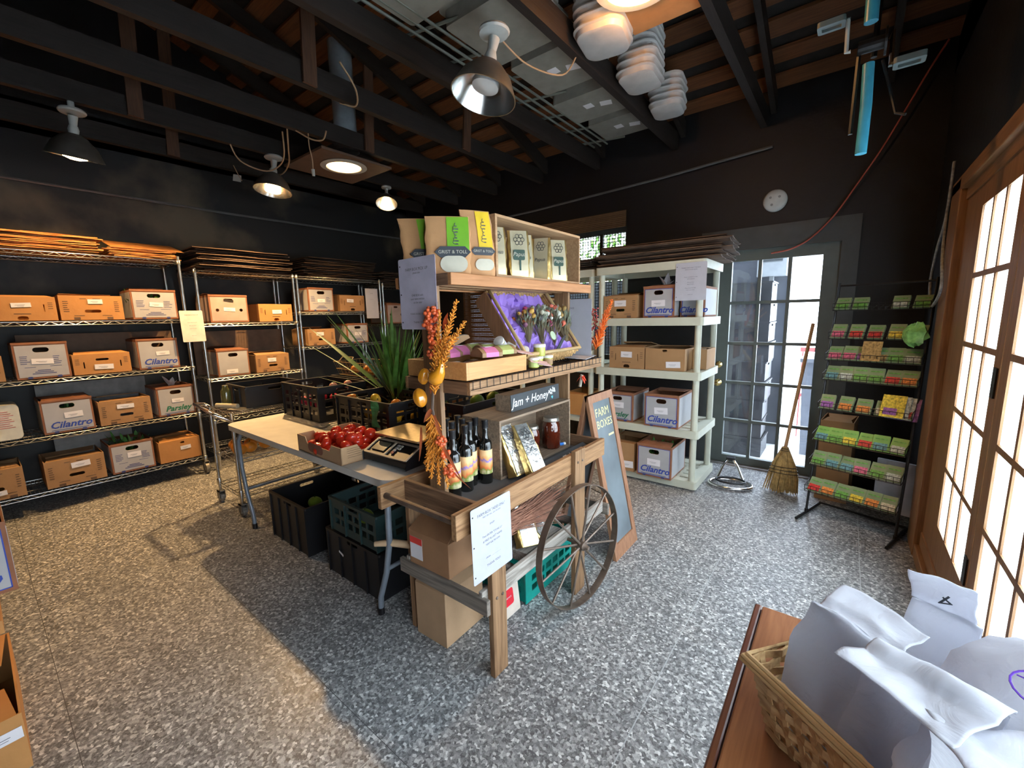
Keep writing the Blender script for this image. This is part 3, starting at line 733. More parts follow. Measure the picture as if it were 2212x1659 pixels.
# backing boards and leaning cards behind the boxes on the racks
def board(label, name, y0, y1, z0, z1, m, x=-5.2):
    o = MB().box(-.004, .004, -(y1 - y0) / 2, (y1 - y0) / 2, 0, z1 - z0).build(name, m); o.location = (x, (y0 + y1) / 2, z0); tag(o, label, 'board')
bd = mat('brown_board', (.12, .07, .04), .7, var=.2); bg_ = mat('grey_board', (.20, .19, .18), .7, var=.2)
board('brown card leaning on the wall behind the second rack\'s middle shelf', 'leaning_board', 1.42, 2.28, .92, 1.36, bd)
board('grey sheet leaning at the back of first rack\'s middle shelf', 'leaning_board', .25, 1.25, 1.053, 1.38, bd)
board('pale grey sheet leaning behind the Cilantro box on the lower shelf', 'leaning_board', .30, 1.0, .613, .97, bg_)
board('grey crumpled sheet standing behind the bottom shelf boxes', 'leaning_board', .35, .85, .183, .52, bg_)
# white jug like container cut by the left edge of frame
t = thing('water_container', 'white plastic container with red print, cut by the photo\'s left edge', 'container', (XF - .16, .04, SZ[1] + T_))
MB().prism([rrect(-.14, .142, 0, .262, .03)], lambda u, v, d: (d, u, v), -.13, .13).build('body', mat('milky_plastic', (.62, .60, .50), .5, sss=.2), t, bevel=.01)
MB().lathe([(.03, .262), (.03, .285), (0, .287)], n=16).build('cap', mat('cream_cap', (.6, .5, .3), .5), t)
q = MB()
for k in range(9): q.box(.1305, .1312, -.04, .11 - (k % 3) * .012, .09 + k * .015, .094 + k * .015)
q.build('red_print', mat('red_print', (.45, .08, .07), .7), t)

# ---------------------------------------------------------------- papers
def paper_sign(label, name, corners, lines, m=None, holes=True, title=None, titlesz=.011, thick=.0008, extra=None, big=None, offs=None):
    """corners: origin bottom-left, ux vector, uy vector, w, h"""
    o0, ux, uy, w_, h_ = corners; Fm = frame(o0, ux, uy)
    t = thing(name, label, 'sign', (0, 0, 0)); t.matrix_world = Fm
    MB().prism([rrect(0, w_, 0, h_, .008)], lambda u, v, d: (u, v, d), -thick, 0).build('sheet', m or MT['paper'], t)
    I = Matrix.Identity(4)
    for (txt, yy, sz) in lines:
        text('lettering', txt, sz, t, MT['ink'], Matrix.Translation((w_ / 2, h_ * yy, .0006)))
    if holes:
        q = MB()
        for yy in (.1, .5, .9): q.lathe([(.003, 0), (.003, .0008)], c=(.01, h_ * yy, 0), n=10)
        q.build('punch_holes', MT['hole'], t)
    return t
sl_mat = mat('warm_white_paper', (.66, .60, .55), .7)
paper_sign('cream printed sheet hanging between the first and second wire racks', 'paper_sign', ((-4.775, 1.232, 1.275), (0, 1, .0), (0, -.02, 1), .18, .285),
           [('FARM BOX PICK UP', .86, .012), ('please take one box', .62, .009), ('with your name', .52, .009), ('check the label', .42, .009), ('thank you', .2, .009)], sl_mat, holes=False)
paper_sign('clear sleeved sheet hanging on the rack above the long green leaves', 'paper_sign', ((-4.78, 3.16, 1.46), (0, 1, 0), (0, 0, 1), .18, .37),
           [('PLEASE', .84, .012), ('one per box', .64, .009)], MT['paper'], holes=False)

# ================================================================ beige resin shelving
def resin_unit(label, x0, x1, y0, y1, zs, left=True):
    t = thing('plastic_shelving', label, 'shelving', ((x0 + x1) / 2, (y0 + y1) / 2, 0)); cx_, cy_ = (x0 + x1) / 2, (y0 + y1) / 2
    a, b, c, d = x0 - cx_, x1 - cx_, y0 - cy_, y1 - cy_
    for x in (a + .045, b - .045):
        for y in (c + .045, d - .045):
            p = MB(); prev = 0.0
            for z in zs:
                if z - .055 > prev: p.tube([(x, y, prev), (x, y, z - .055)], .026 if prev > 0 else .02, 16)
                prev = z
            p.build('post', MT['beige_plastic'], t, smooth=50)
    for z in zs:
        s = MB(); holes = []
        if z < zs[-1]:
            nx = 8
            for i in range(nx):
                for j in range(5):
                    u0 = a + .07 + (b - a - .14) * i / nx; v0 = c + .06 + (d - c - .12) * j / 5
                    holes.append(rect(u0 + .012, u0 + (b - a - .14) / nx - .012, v0 + .02, v0 + .05))
        s.prism([rrect(a + .004, b - .004, c + .004, d - .004, .02)] + holes, lambda u, v, q: (u, v, q), z - .012, z)
        s.prism([rrect(a, b, c, d, .025), rrect(a + .012, b - .012, c + .012, d - .012, .02)], lambda u, v, q: (u, v, q), z - .062, z + .002)
        s.build('shelf', MT['beige_plastic'], t)
    return t
PZ = [.075, .50, .975, 1.405, 1.84]
resin_unit('beige plastic shelving with Cilantro and Parsley boxes beside the grey door', -1.775, -.865, 3.48, 4.06, PZ)
resin_unit('second beige plastic shelving mostly hidden behind the market cart', -2.70, -1.81, 3.52, 4.10, PZ)
YF = 3.50
def cf(label, x0, x1, z, h, **k): return carton(label, ((x0 + x1) / 2, k.pop('y', YF), z), k.pop('rz', 0), x1 - x0, k.pop('d', .38), h, **k)
e_ = .003
cf('kraft box with a green patch in its slot, left on the beige shelving\'s upper shelf', -1.70, -1.395, PZ[3] + e_, .19, style=K_, lab=(-.0, .125, .105, .05))
cf('Cilantro box with a pink sticker and white film on top, beside the hanging sheet', -1.345, -1.095, PZ[3] + e_, .25, style=W_, word='Cilantro', lab=(-.0, .115, .11, .05))
cf('Cilantro box partly behind the beige post under the hanging sheet', -1.075, -.89, PZ[3] + e_, .24, style=W_, word='Cilantro', lab=None, y=3.60)
cf('kraft box with label and round notch, left on the beige shelving\'s middle shelf', -1.64, -1.325, PZ[2] + e_, .185, style='kraft2', lab=(.0, .12, .10, .05))
cf('wide kraft box with a bent label at its lower corner, beige shelving', -1.315, -.995, PZ[2] + e_, .178, style='plain', lab=(.07, .05, .115, .05), holes=[stadium(0, .16, .04, .018)])
cf('kraft box end seen behind the right beige post', -.99, -.88, PZ[2] + e_, .165, style='plain', lab=None, y=3.70, d=.28)
cf('green lettered Parsley box on the beige shelving above the chalkboard\'s edge', -1.70, -1.415, PZ[1] + e_, .255, style=W_, word='Parsley', ink='green', lab=(.01, .145, .10, .05))
cf('Cilantro box with a tilted label on the beige shelving beside the Parsley box', -1.30, -1.02, PZ[1] + e_, .275, style=W_, word='Cilantro', lab=(.0, .14, .11, .055), y=3.47)
cf('kraft box with a low sticker, on the lowest beige shelf behind the chalkboard', -1.62, -1.37, PZ[0] + e_, .25, style='plain', lab=(.06, .06, .12, .06), y=3.44, holes=[stadium(-.06, .19, .03, .022)])
cf('Cilantro box with green leaves in its handle hole, lowest beige shelf', -1.335, -1.045, PZ[0] + e_, .275, style=W_, word='Cilantro', lab=(.0, .13, .11, .055), y=3.42)
cf('cream carton seen at low right behind the cart on the hidden shelving', -2.2, -1.95, PZ[2] + e_, .20, style='plain', lab=None)
cf('kraft carton on the hidden shelving behind the orange berries', -2.5, -2.25, PZ[3] + e_, .20, style='plain', lab=None)
cf('kraft carton low on the hidden shelving beside the chalkboard top', -2.12, -1.90, PZ[1] + e_, .20, style='plain', lab=None, m=O_)
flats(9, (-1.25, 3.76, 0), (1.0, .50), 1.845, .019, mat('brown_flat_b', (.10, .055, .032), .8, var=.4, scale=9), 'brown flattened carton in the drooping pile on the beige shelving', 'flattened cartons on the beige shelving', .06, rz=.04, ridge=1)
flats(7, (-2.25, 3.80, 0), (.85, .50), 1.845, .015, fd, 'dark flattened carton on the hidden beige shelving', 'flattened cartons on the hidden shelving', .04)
paper_sign('white printed sheet clipped to the top right of the beige shelving', 'paper_sign', ((-1.083, 3.474, 1.535), (1, 0, 0), (0, 0, 1), .228, .285),
           [('PLEASE TAKE ONLY THE BOX', .86, .0105), ('WITH YOUR NAME', .81, .0105), ('Boxes not picked up today', .62, .009), ('will be donated', .57, .009), ('pick up times', .48, .009), ('open to close', .43, .009), ('Please check the label', .33, .009), ('before you leave', .28, .009), ('thank you', .16, .009)])
# bamboo blind rolled over the window
t = thing('bamboo_blind', 'brown bamboo blind over the mesh window, left half lowered', 'blind', (-3.03, YD - .03, 2.40))
q = MB()
for i in range(9): q.cyl((-1.17, 0, .08 - i * .018), (1.17, 0, .08 - i * .018), .009, n=6)
q.build('rolled_slats', wood('bamboo', (.10, .055, .03), (.20, .12, .06), 'X'), t)
q = MB()
for i in range(62): q.box(-1.17, -.10, -.004, .004, -.10 - i * .021, -.084 - i * .021)
q.build('lowered_slats', wood('bamboo_dark', (.07, .035, .02), (.13, .07, .035), 'X'), t)

# bunches of greens standing in some of the boxes
def greens(label, x, y, z, h, w, d, seed, m=None):
    rg = random.Random(seed); q = MB()
    for i in range(70):
        p = Vector((rg.uniform(-d, d), rg.uniform(-w, w), rg.uniform(.02, h * .7))); e = p + Vector((rg.uniform(-.04, .04), rg.uniform(-.05, .05), rg.uniform(.02, h * .35)))
        q.leaf(p, e, rg.uniform(.025, .045), bend=rg.uniform(-.2, .4), n=4, base=.4)
    o = q.build('leafy_greens', m or MT['green_leaf'], smooth=60); o.location = (x, y, z); return tag(o, label, 'greens')
MT['green_leaf'] = mat('fresh_leaf', (.06, .18, .03), .45, var=.5, scale=25)
greens('green leaves filling the Cilantro box on the first rack\'s lower shelf', XF - .19, .43, SZ[1] + .02, .27, .11, .15, 1)
greens('dark green leaves bulging out of the bottom shelf\'s pale printed box', XF - .19, .77, SZ[0] + .02, .33, .11, .15, 2)
greens('green leaves hanging at the edge of the upper shelf\'s tall pale box', XF - .17, 1.07, SZ[3] + .02, .28, .13, .14, 3)
greens('leafy greens inside the lowest Cilantro box on the beige shelving', -1.19, YF + .10, PZ[0] + .02, .28, .13, .10, 4)
greens('greens showing in the slot of the upper kraft box, beige shelving', -1.55, YF + .19, PZ[3] + .015, .15, .13, .13, 5)
greens('greens inside the third rack\'s pale box behind the plant', XF - .19, 3.04, S3[2] + .02, .22, .10, .15, 6)
t_ = MB()
for i in range(5): t_.leaf((0, 0, 0), (.05 * math.cos(i * 1.3), .05 * math.sin(i * 1.3), .06 + .015 * i), .06, bend=.2, n=4, base=.6)
o = t_.build('plastic_film', mat('white_film', (.55, .55, .58), .3)); o.location = (-1.20, YF + .12, PZ[3] + .25); tag(o, 'crumpled white film sticking out of the Cilantro box under the beige shelf', 'film')
c_ = o.copy(); col.objects.link(c_); c_.location = (XF - .15, 1.14, SZ[1] + .26); c_['label'] = 'clear plastic film sticking out of the green lettered Parsley box, first rack'

# ================================================================ market cart
CW, CX, CZ = MT['cart_wood'], MT['cart_wood_x'], MT['cart_wood_z']
ca = thing('market_cart', 'wooden market cart with two shelves, spoked iron wheel and tray of olive oil bottles', 'cart', (0, 0, 0))
def part(name, m, mt, parent=None, bevel=.0025, **k): return m.build(name, mt, parent if parent is not None else ca, bevel=bevel, **k)
part('side_rail', MB().box(-1.055, -1.03, .975, 2.15, .655, .752), CW)
part('side_rail', MB().box(-1.495, -1.47, .975, 2.15, .655, .752), CW)
part('end_board', MB().box(-1.47, -1.055, 1.095, 1.115, .66, .75), CX)
part('end_board', MB().box(-1.47, -1.055, 2.12, 2.14, .66, .75), CX)
part('handle_bar', MB().cyl((-1.47, .998, .712), (-1.055, .998, .712), .013, n=14), MT['rust'])
part('tray_floor', MB().box(-1.47, -1.055, 1.115, 2.12, .672, .684), mat('grey_tray_board', (.13, .12, .115), .75, var=.25, scale=5))
for x0 in (-1.03, -1.52):
    for (y0, y1, zt) in ((1.13, 1.215, .70), (1.775, 1.875, .775)):
        part('leg', MB().box(x0, x0 + .025, y0, y1, 0, zt), CZ)
for y in (1.155, 1.19): part('bolt', MB().lathe([(0, .006), (.006, .003), (.007, 0)], mat=Matrix.Rotation(PI / 2, 3, 'Y'), c=(-1.005, y, .345), n=10), MT['rust'], bevel=0)
for y in (1.80, 1.845): part('bolt', MB().lathe([(0, .006), (.006, .003), (.007, 0)], mat=Matrix.Rotation(PI / 2, 3, 'Y'), c=(-1.005, y, .715), n=10), MT['rust'], bevel=0)
part('lower_rail', MB().box(-1.052, -1.032, 1.10, 2.14, .315, .385), MT['grey_wood'])
part('lower_rail', MB().box(-1.492, -1.472, 1.10, 2.14, .315, .385), MT['grey_wood'])
part('cross_brace', MB().box(-1.53, -1.0, 1.09, 1.11, .30, .365), MT['grey_wood_x'])
part('cross_brace', MB().box(-1.52, -1.0, 2.14, 2.16, .30, .365), MT['grey_wood_x'])
for i in range(3): part('lower_slat', MB().box(-1.465, -1.06, 1.35 + .28 * i, 1.42 + .28 * i, .30, .314), MT['grey_wood_x'])
for y0 in (1.118, 2.095): part('upright', MB().box(-1.325, -1.235, y0, y0 + .022, .686, 1.60), CZ)
def shelf(x0, x1, y0, y1, z0, z1, mf, ms):
    part('shelf_front', MB().box(x1 - .018, x1, y0, y1, z0, z1), mf); part('shelf_back', MB().box(x0, x0 + .018, y0, y1, z0, z1), mf)
    for y in (y0, y1 - .018): part('shelf_end', MB().box(x0 + .018, x1 - .018, y, y + .018, z0, z1), ms)
shelf(-1.47, -1.09, 1.135, 2.22, 1.150, 1.200, CW, CX)
part('shelf_board', MB().box(-1.45, -1.108, 1.153, 2.202, 1.168, 1.178), CX)
q = MB(); y = 1.15
while y < 2.22: q.cyl((-1.46, y, 1.2025), (-1.085, y, 1.2025), .0016, n=4).cyl((-1.0875, y, 1.2025), (-1.0875, y, 1.17), .0014, n=4); y += .04
for x in (-1.0875, -1.18, -1.28, -1.38, -1.46): q.cyl((x, 1.14, 1.2035), (x, 2.215, 1.2035), .0018, n=4)
q.cyl((-1.0875, 1.14, 1.172), (-1.0875, 2.215, 1.172), .0014, n=4)
part('wire_mesh', q, MT['black_metal'], bevel=0)
shelf(-1.45, -1.13, 1.10, 2.165, 1.560, 1.603, MT['cart_top'], CX)
part('shelf_board', MB().box(-1.432, -1.148, 1.118, 2.147, 1.592, 1.603), MT['cart_top'])
for i in range(3): part('under_slat', MB().box(-1.42 + i * .1, -1.37 + i * .1, 1.12, 2.145, 1.565, 1.58), CW)
# iron wheel
wc = Vector((-.952, 1.733, .3205)); wr = .303
wo = MB().lathe([(wr - .004, -.018), (wr, -.018), (wr, .018), (wr - .004, .018), (wr - .004, -.018)], mat=Matrix.Rotation(PI / 2, 3, 'Y'), c=(0, 0, 0), n=64).build('wheel', MT['rust'], ca)
wo.location = wc
wo.rotation_euler = (0, -.03, -.149)
MB().lathe([(0, -.05), (.012, -.05), (.022, -.035), (.022, .025), (.012, .035), (.009, .05), (0, .05)], mat=Matrix.Rotation(PI / 2, 3, 'Y'), n=16).build('hub', MT['rust'], wo, smooth=40)
for i in range(12):
    a = 2 * PI * i / 12 + .22
    MB().tube([(.008 * (-1) ** i, math.cos(a) * .016, math.sin(a) * .016), (.0, math.cos(a) * (wr - .004), math.sin(a) * (wr - .004))], .0058, 6).build('spoke', MT['rust'], wo)
part('axle', MB().cyl((-1.53, 1.82, .32), (-.985, 1.74, .3205), .009), MT['rust'], bevel=0)

# hanging printed sheets on the cart
paper_sign('sheet headed FARM BOX ADD ONs hanging over the cart\'s front corner', 'paper_sign', ((-.998, 1.022, .468), (0, 1, .0), (-.02, 0, 1), .228, .292),
           [('FARM BOX "ADD ONs"', .88, .0155), ('TEXT OR CALL  626 793 0739', .83, .008), ('SHOP', .70, .011), ('Then ENTER "STORE 21"', .57, .011), ('# FIRST & LAST NAME', .505, .0115), ('TEXT 626 793 0739', .445, .010), ('ORDER  ______________', .27, .008), ('THANK YOU!', .16, .013)])
cl_ = glass_mat('clear_sleeve', (.95, .95, 1), .2, .12, (.9, .88, 1))
pt = paper_sign('lilac sleeved sheet tied to the cart\'s left upright beside the flour bags', 'paper_sign', ((-1.405, 1.085, 1.400), (1, -.05, 0), (0, 0, 1), .225, .268),
           [('FARM BOX PICK UP', .84, .0155), ('please take', .79, .010), ('ONE BOX with', .48, .011), ('your name written', .43, .011), ('on the label', .38, .011), ('PLEASE DOUBLE CHECK', .22, .009), ('THANK YOU', .10, .011)], mat('lilac_paper', (.60, .56, .68), .6))
MB().box(.0, .225, 0, .268, -.0022, -.0012).build('sleeve', cl_, pt)
paper_sign('white sheet in a sleeve hanging behind the cart\'s right upright', 'paper_sign', ((-1.37, 2.135, 1.20), (1, 0, 0), (0, 0, 1), .26, .33), [('PLEASE', .85, .014), ('thank you', .4, .012)], MT['paper'])

# ---------------------------------------------------------------- items on the top shelf
MT['bag_kraft'] = mat('flour_bag_paper', (.46, .235, .10), .75, var=.08, bump=.15, bscale=22)
MT['lime'] = mat('lime_label', (.17, .42, .02), .6); MT['yellow'] = mat('yellow_label', (.75, .50, .02), .6)
MT['black_lab'] = mat('charcoal_label', (.03, .035, .045), .6)
MT['cream_lab'] = mat('cream_label', (.50, .46, .36), .6)
def pouch(w, d, h, lean=.15, top=.012, n=10, sag=.0, skew=0.0):
    """paper bag standing on its base, pinched at the top; front is -y"""
    q = MB(); vs = []; fs = []; ring = 16
    for i in range(n + 1):
        k = i / n; dd = d * (1 - k ** 1.6) + top * k; ww = w * (1 + .05 * math.sin(k * PI)); z = h * k
        oy = lean * h * k * k * .4
        for j in range(ring):
            a = 2 * PI * j / ring + PI / 4
            cx_ = math.copysign(abs(math.cos(a)) ** .38, math.cos(a)); cy_ = math.copysign(abs(math.sin(a)) ** .38, math.sin(a))
            vs.append((cx_ * ww / 2 + skew * k * k * h + .003 * math.sin(k * 17 + j), cy_ * dd / 2 + oy + .002 * math.sin(k * 23 + j * 2), z))
        if i: 
            b0 = (i - 1) * ring
            for j in range(ring): fs.append((b0 + j, b0 + (j + 1) % ring, b0 + ring + (j + 1) % ring, b0 + ring + j))
    fs.append(tuple(range(ring))[::-1]); fs.append(tuple(n * ring + j for j in range(ring)))
    return q.add(vs, fs)
def squiggle(parent, m, x, z0, z1, y, amp=.012, r=.0012, turns=7, fr=None):
    P = []
    for i in range(turns * 6 + 1):
        k = i / (turns * 6); P.append((x + amp * math.sin(k * turns * 2 * PI) * (.6 + .4 * math.sin(k * 11)), y(z0 + (z1 - z0) * k), z0 + (z1 - z0) * k + .004 * math.cos(k * turns * 2 * PI)))
    return MB().tube(P, r, 5).build('handwriting', m, parent)
def flour_bag(label, loc, rz, w, h, band, lean=0.1, skew=0.0, bw=.34):
    t = thing('flour_bag', label, 'flour bag', loc, rz)
    pouch(w, .075, h, lean, skew=skew).build('bag', MT['bag_kraft'], t, smooth=35)
    fy = lambda z: -(.075 * (1 - (z / h) ** 1.6) + .012 * (z / h)) / 2 + lean * h * (z / h) ** 2 * .4 - .003
    fx = lambda z: skew * (z / h) ** 2 * h
    b = MB(); n = 8; z0, z1 = h * .40, h * .985
    for i in range(n):
        a = z0 + (z1 - z0) * i / n; c = z0 + (z1 - z0) * (i + 1) / n; x0 = w * .02; x1 = x0 + w * bw
        b.add([(x0 + fx(a) - .04 * w, fy(a), a), (x1 + fx(a), fy(a), a), (x1 + fx(c), fy(c), c), (x0 + fx(c) - .04 * w, fy(c), c)], [(0, 1, 2, 3)])
    b.build('colour_band', band, t)
    squiggle(t, MT['ink'], w * .18 + fx(h * .7), h * .50, h * .86, lambda z: fy(z) - .0015)
    MB().prism([[(-.5, 0), (-.34, .13), (.34, .13), (.5, 0), (.34, -.13), (-.34, -.13)]], lambda u, v, d: (u * w * .82 + w * .10 + fx(h * .4), fy(h * .38) + d, h * .375 + v * w * .95), -.003, -.001).build('name_label', MT['black_lab'], t)
    text('lettering', 'GRIST & TOLL', w * .105, t, MT['cream_lab'], frame((w * .10 + fx(h * .4), fy(h * .38) - .0036, h * .375), (1, 0, 0), (0, 0, 1)))
    MB().prism([stadium(0, 0, w * .62, w * .36, 10)], lambda u, v, d: (u + w * .12 + fx(h * .17), fy(h * .17) + d, h * .17 + v), -.002, -.0005).build('oval_label', MT['cream_lab'], t)
    return t
TS = 1.6045
flour_bag('kraft flour bag with dull green band, leftmost and partly behind the lilac sheet', (-1.34, 1.165, TS), .75, .15, .222, MT['lime'], .05, -.10)
flour_bag('upright kraft flour bag with bright green band and white oval', (-1.225, 1.185, TS), .80, .165, .215, MT['lime'], .0, 0, bw=.46)
flour_bag('tallest kraft flour bag with yellow band beside the wooden crate', (-1.20, 1.325, TS), 1.05, .125, .255, MT['yellow'], .0, -.04, bw=.42)
MB_ = MB
MT['crate_wood'] = wood('crate_pine', (.28, .155, .075), (.45, .28, .15), 'Y', .6)
MT['crate_wood_old'] = wood('crate_old', (.13, .09, .06), (.30, .21, .14), 'Y', .7)
def display_crate(label, x0, x1, y0, y1, z0, z1, m, handles=True, th=.012):
    """open towards +x"""
    t = thing('wooden_crate', label, 'crate', (x0, (y0 + y1) / 2, z0)); D = x1 - x0; w = (y1 - y0) / 2; h = z1 - z0
    MB().box(0, D, -w, w, 0, th).build('bottom_panel', m, t, bevel=.0015); MB().box(0, D, -w, w, h - th, h).build('top_panel', m, t, bevel=.0015)
    for y in (-w, w - th):
        MB().prism([rect(0, D, th, h - th)] + ([stadium(D / 2, h * .58, .022, .10)[:0] or [(D / 2 - .011, h * .33), (D / 2 + .011, h * .33), (D / 2 + .011, h * .68), (D / 2 - .011, h * .68)]] if handles else []), lambda u, v, d: (u, d, v), y, y + th).build('side_panel', m, t)
    MB().box(0, .008, -w + th, w - th, th, h - th).build('back_panel', m, t)
    return t
display_crate('pine crate with slot handles holding gold coffee bags on the top shelf', -1.42, -1.155, 1.385, 2.085, TS, 1.855, MT['crate_wood'])
MT['gold'] = mat('gold_foil', (.66, .45, .16), .28, .85, var=.15, scale=30, bump=.35, bscale=35)
MT['silver'] = mat('silver_foil', (.70, .69, .66), .25, .9, var=.1, scale=25, bump=.4, bscale=40)
MT['logo_green'] = mat('deep_green_logo', (.0, .035, .016), .5)
def coffee_bag(label, loc, rz, w=.088, h=.205, logo=True, face=None, rot=None, name='coffee_bag'):
    t = thing(name, label, 'coffee bag', loc, rz)
    if rot: t.rotation_euler = rot
    pouch(w, .06, h, 0, .008, n=8).build('bag', MT['gold'], t, smooth=30)
    fy = lambda z: -(.06 * (1 - (z / h) ** 1.6) + .008 * (z / h)) / 2 - .0025
    b = MB(); n = 8
    for i in range(n):
        a = .004 + (h * .98) * i / n; c = .004 + h * .98 * (i + 1) / n; x = w * .40
        b.add([(-x, fy(a), a), (x, fy(a), a), (x, fy(c), c), (-x, fy(c), c)], [(0, 1, 2, 3)])
    b.build('front_label', face or mat('champagne_%d' % len(bpy.data.materials), (.56, .49, .33), .35, .4), t)
    q = MB()
    for j in range(6):
        a = j * PI / 3; cx_, cz_ = w * .17 * math.cos(a), h * .80 + w * .17 * math.sin(a)
        q.tube([(cx_ + w * .09 * math.cos(b_), fy(h * .72) - .002, cz_ + w * .09 * math.sin(b_)) for b_ in [k * PI / 4 for k in range(8)]], .0012, 4, closed=True)
    q.build('flower_print', MT['black_lab'], t)
    if logo:
        MB().prism([rrect(-w * .30, w * .24, h * .36, h * .58, .006), ], lambda u, v, d: (u, fy(h * .36) + d, v), -.002, -.0005).box(-w * .03, w * .05, fy(h * .2) - .002, fy(h * .2) - .0005, h * .14, h * .36).build('logo_patch', MT['logo_green'], t)
    text('lettering', 'Papua', w * .26, t, MT['cream_lab'] if logo else MT['black_lab'], frame((-w * .03, fy(h * .36) - .0035, h * .48), (1, 0, 0), (0, 0, 1)), shear=.25)
    return t
zc = TS + .0125
coffee_bag('gold coffee bag with plain cream face, leftmost in the pine crate', (-1.225, 1.465, zc), 1.05, logo=False)
coffee_bag('gold coffee bag with green square logo, second from left in the pine crate', (-1.205, 1.60, zc), .95, w=.098)
coffee_bag('narrow gold coffee bag with brown flower print, middle of the pine crate', (-1.245, 1.70, zc), 1.0, logo=False)
coffee_bag('gold coffee bag turned to show its plain side with printed lines', (-1.23, 1.83, zc), .35, logo=False)
coffee_bag('gold coffee bag with green logo at the right end of the pine crate', (-1.205, 1.935, zc), .95, w=.095)

# ---------------------------------------------------------------- middle shelf
MS = 1.206
MT['bamboo_box'] = wood('bamboo_tray', (.42, .20, .065), (.56, .30, .11), 'Y', .4)
t = thing('soap_tray', 'honey coloured bamboo tray of boxed soaps on the cart\'s middle shelf', 'tray', (-1.275, 1.325, MS), 0)
for (a, b, c, d, n) in ((-.17, .17, -.19, -.178, 'side_panel'), (-.17, .17, .178, .19, 'side_panel'), (.158, .17, -.178, .178, 'front_panel'), (-.17, -.158, -.178, .178, 'back_panel')):
    MB().box(a, b, c, d, 0, .068).build(n, MT['bamboo_box'], t, bevel=.001)
MB().box(-.158, .158, -.178, .178, .001, .008).build('bottom_panel', MT['bamboo_box'], t)
MT['soap_kraft'] = mat('soap_box_kraft', (.28, .16, .075), .7)
MT['pink'] = mat('pink_paper', (.62, .17, .36), .6); MT['pale_green'] = mat('pale_green_paper', (.42, .48, .16), .6); MT['tile_grey'] = mat('tiled_grey_paper', (.36, .38, .36), .6, var=.2, scale=50)
MT['blush'] = mat('blush_paper', (.62, .40, .38), .6)
def pillow_soap(label, loc, rz, band, w=.11, d=.075, h=.03, tilt=0.0, group=None):
    t = thing('soap_box', label, 'soap', loc, rz, group); t.rotation_euler = (0, tilt, rz)
    def arc(w, d, h, e=0):
        q = MB(); n = 8; vs = []; fs = []
        for i in range(n + 1):
            x = -w / 2 + w * i / n; zz = h * (.45 + .55 * math.sin(PI * i / n)) + e
            vs += [(x, -d / 2, 0 - e * .2), (x, -d / 2, zz), (x, d / 2, zz), (x, d / 2, -e * .2)]
        for i in range(n):
            a = i * 4; fs += [(a, a + 4, a + 5, a + 1), (a + 1, a + 5, a + 6, a + 2), (a + 2, a + 6, a + 7, a + 3), (a + 3, a + 7, a + 4, a)]
        fs += [(0, 1, 2, 3), (n * 4 + 3, n * 4 + 2, n * 4 + 1, n * 4)]
        return q.add(vs, fs)
    arc(w, d, h).build('box', MT['soap_kraft'], t)
    arc(w * 1.005, d * .62, h, .0012).build('band', band, t)
    MB().obox((0, 0, h + .002), (w * .34, d * .36, .0012)).build('label_square', MT['label'], t)
    return t
zt = MS + .009
for i, (x, y, rz, bn, lb) in enumerate([
    (-1.165, 1.32, -.25, 'pink', 'pink banded kraft soap box lying on top at the tray\'s front'),
    (-1.30, 1.225, .1, 'pink', 'pink banded soap box behind the orange plumes'),
    (-1.345, 1.335, -.2, 'pink', 'pink banded soap box at the back of the bamboo tray'),
    (-1.19, 1.45, -.2, 'pale_green', 'green banded soap box at the tray\'s right front corner'),
    (-1.285, 1.455, -.25, 'pale_green', 'green banded soap box in the middle of the green row'),
    (-1.375, 1.455, -.25, 'pale_green', 'green banded soap box at the back of the green row')]):
    pillow_soap(lb, (x, y, zt + .066), rz, MT[bn], d=.10, w=.088, h=.038)
for i, (x, y) in enumerate([(-1.165, 1.20), (-1.26, 1.20), (-1.36, 1.22), (-1.17, 1.32), (-1.27, 1.33), (-1.37, 1.34), (-1.17, 1.45), (-1.27, 1.455), (-1.37, 1.455)]):
    pillow_soap('brown soap box packed flat in the bottom layer of the bamboo tray', (x, y, zt), PI / 2, MT['blush'], d=.075, w=.105, group='bottom layer of soap boxes in the bamboo tray')
pillow_soap('grey tiled curved soap pack standing tilted at the tray\'s back', (-1.38, 1.37, zt + .115), 1.1, MT['tile_grey'], w=.10, d=.075, h=.03, tilt=-.45)
# wicker hamper, tilted back, lined with purple tissue
t = thing('wicker_basket', 'shallow wicker hamper tilted back with purple tissue and dried bouquets', 'basket', (-1.215, 1.80, MS + .004), 0)
th_ = .95; Lh = .375; hw = .245
def bp(u, v, d): # u along y, v up the back, d towards viewer
    return (-v * math.cos(th_) + d * math.sin(th_), u, v * math.sin(th_) + d * math.cos(th_))
wick = mat('wicker', (.42, .25, .10), .6, var=.4, scale=60, bump=.4, bscale=90)
q = MB()
for i in range(26):
    v = .01 + (Lh - .02) * i / 25; P = []
    for j in range(41): P.append(bp(-hw + 2 * hw * j / 40, v, .006 * (1 if (i + j) % 2 else -1)))
    q.tube(P, .0055, 5)
q.build('woven_back', wick, t)
q = MB()
for i in range(7):
    d = .01 + i * .012
    for (P0) in ([bp(-hw + 2 * hw * j / 40, -.004 + .003 * (1 if (i + j) % 2 else -1), d) for j in range(41)], [bp(-hw + 2 * hw * j / 40, Lh + .003 * (1 if (i + j) % 2 else -1), d) for j in range(41)], [bp(hw, Lh * j / 24, d) for j in range(25)]): q.tube(P0, .0055, 5)
q.build('woven_sides', wick, t)
MB().prism([[(0, 0), (Lh, 0), (Lh, .08), (0, .08)]], lambda u, v, d: bp(d, u, v), -hw - .006, -hw + .004).build('side_board', wood('dark_basket_side', (.13, .06, .03), (.24, .12, .06), 'Z'), t)
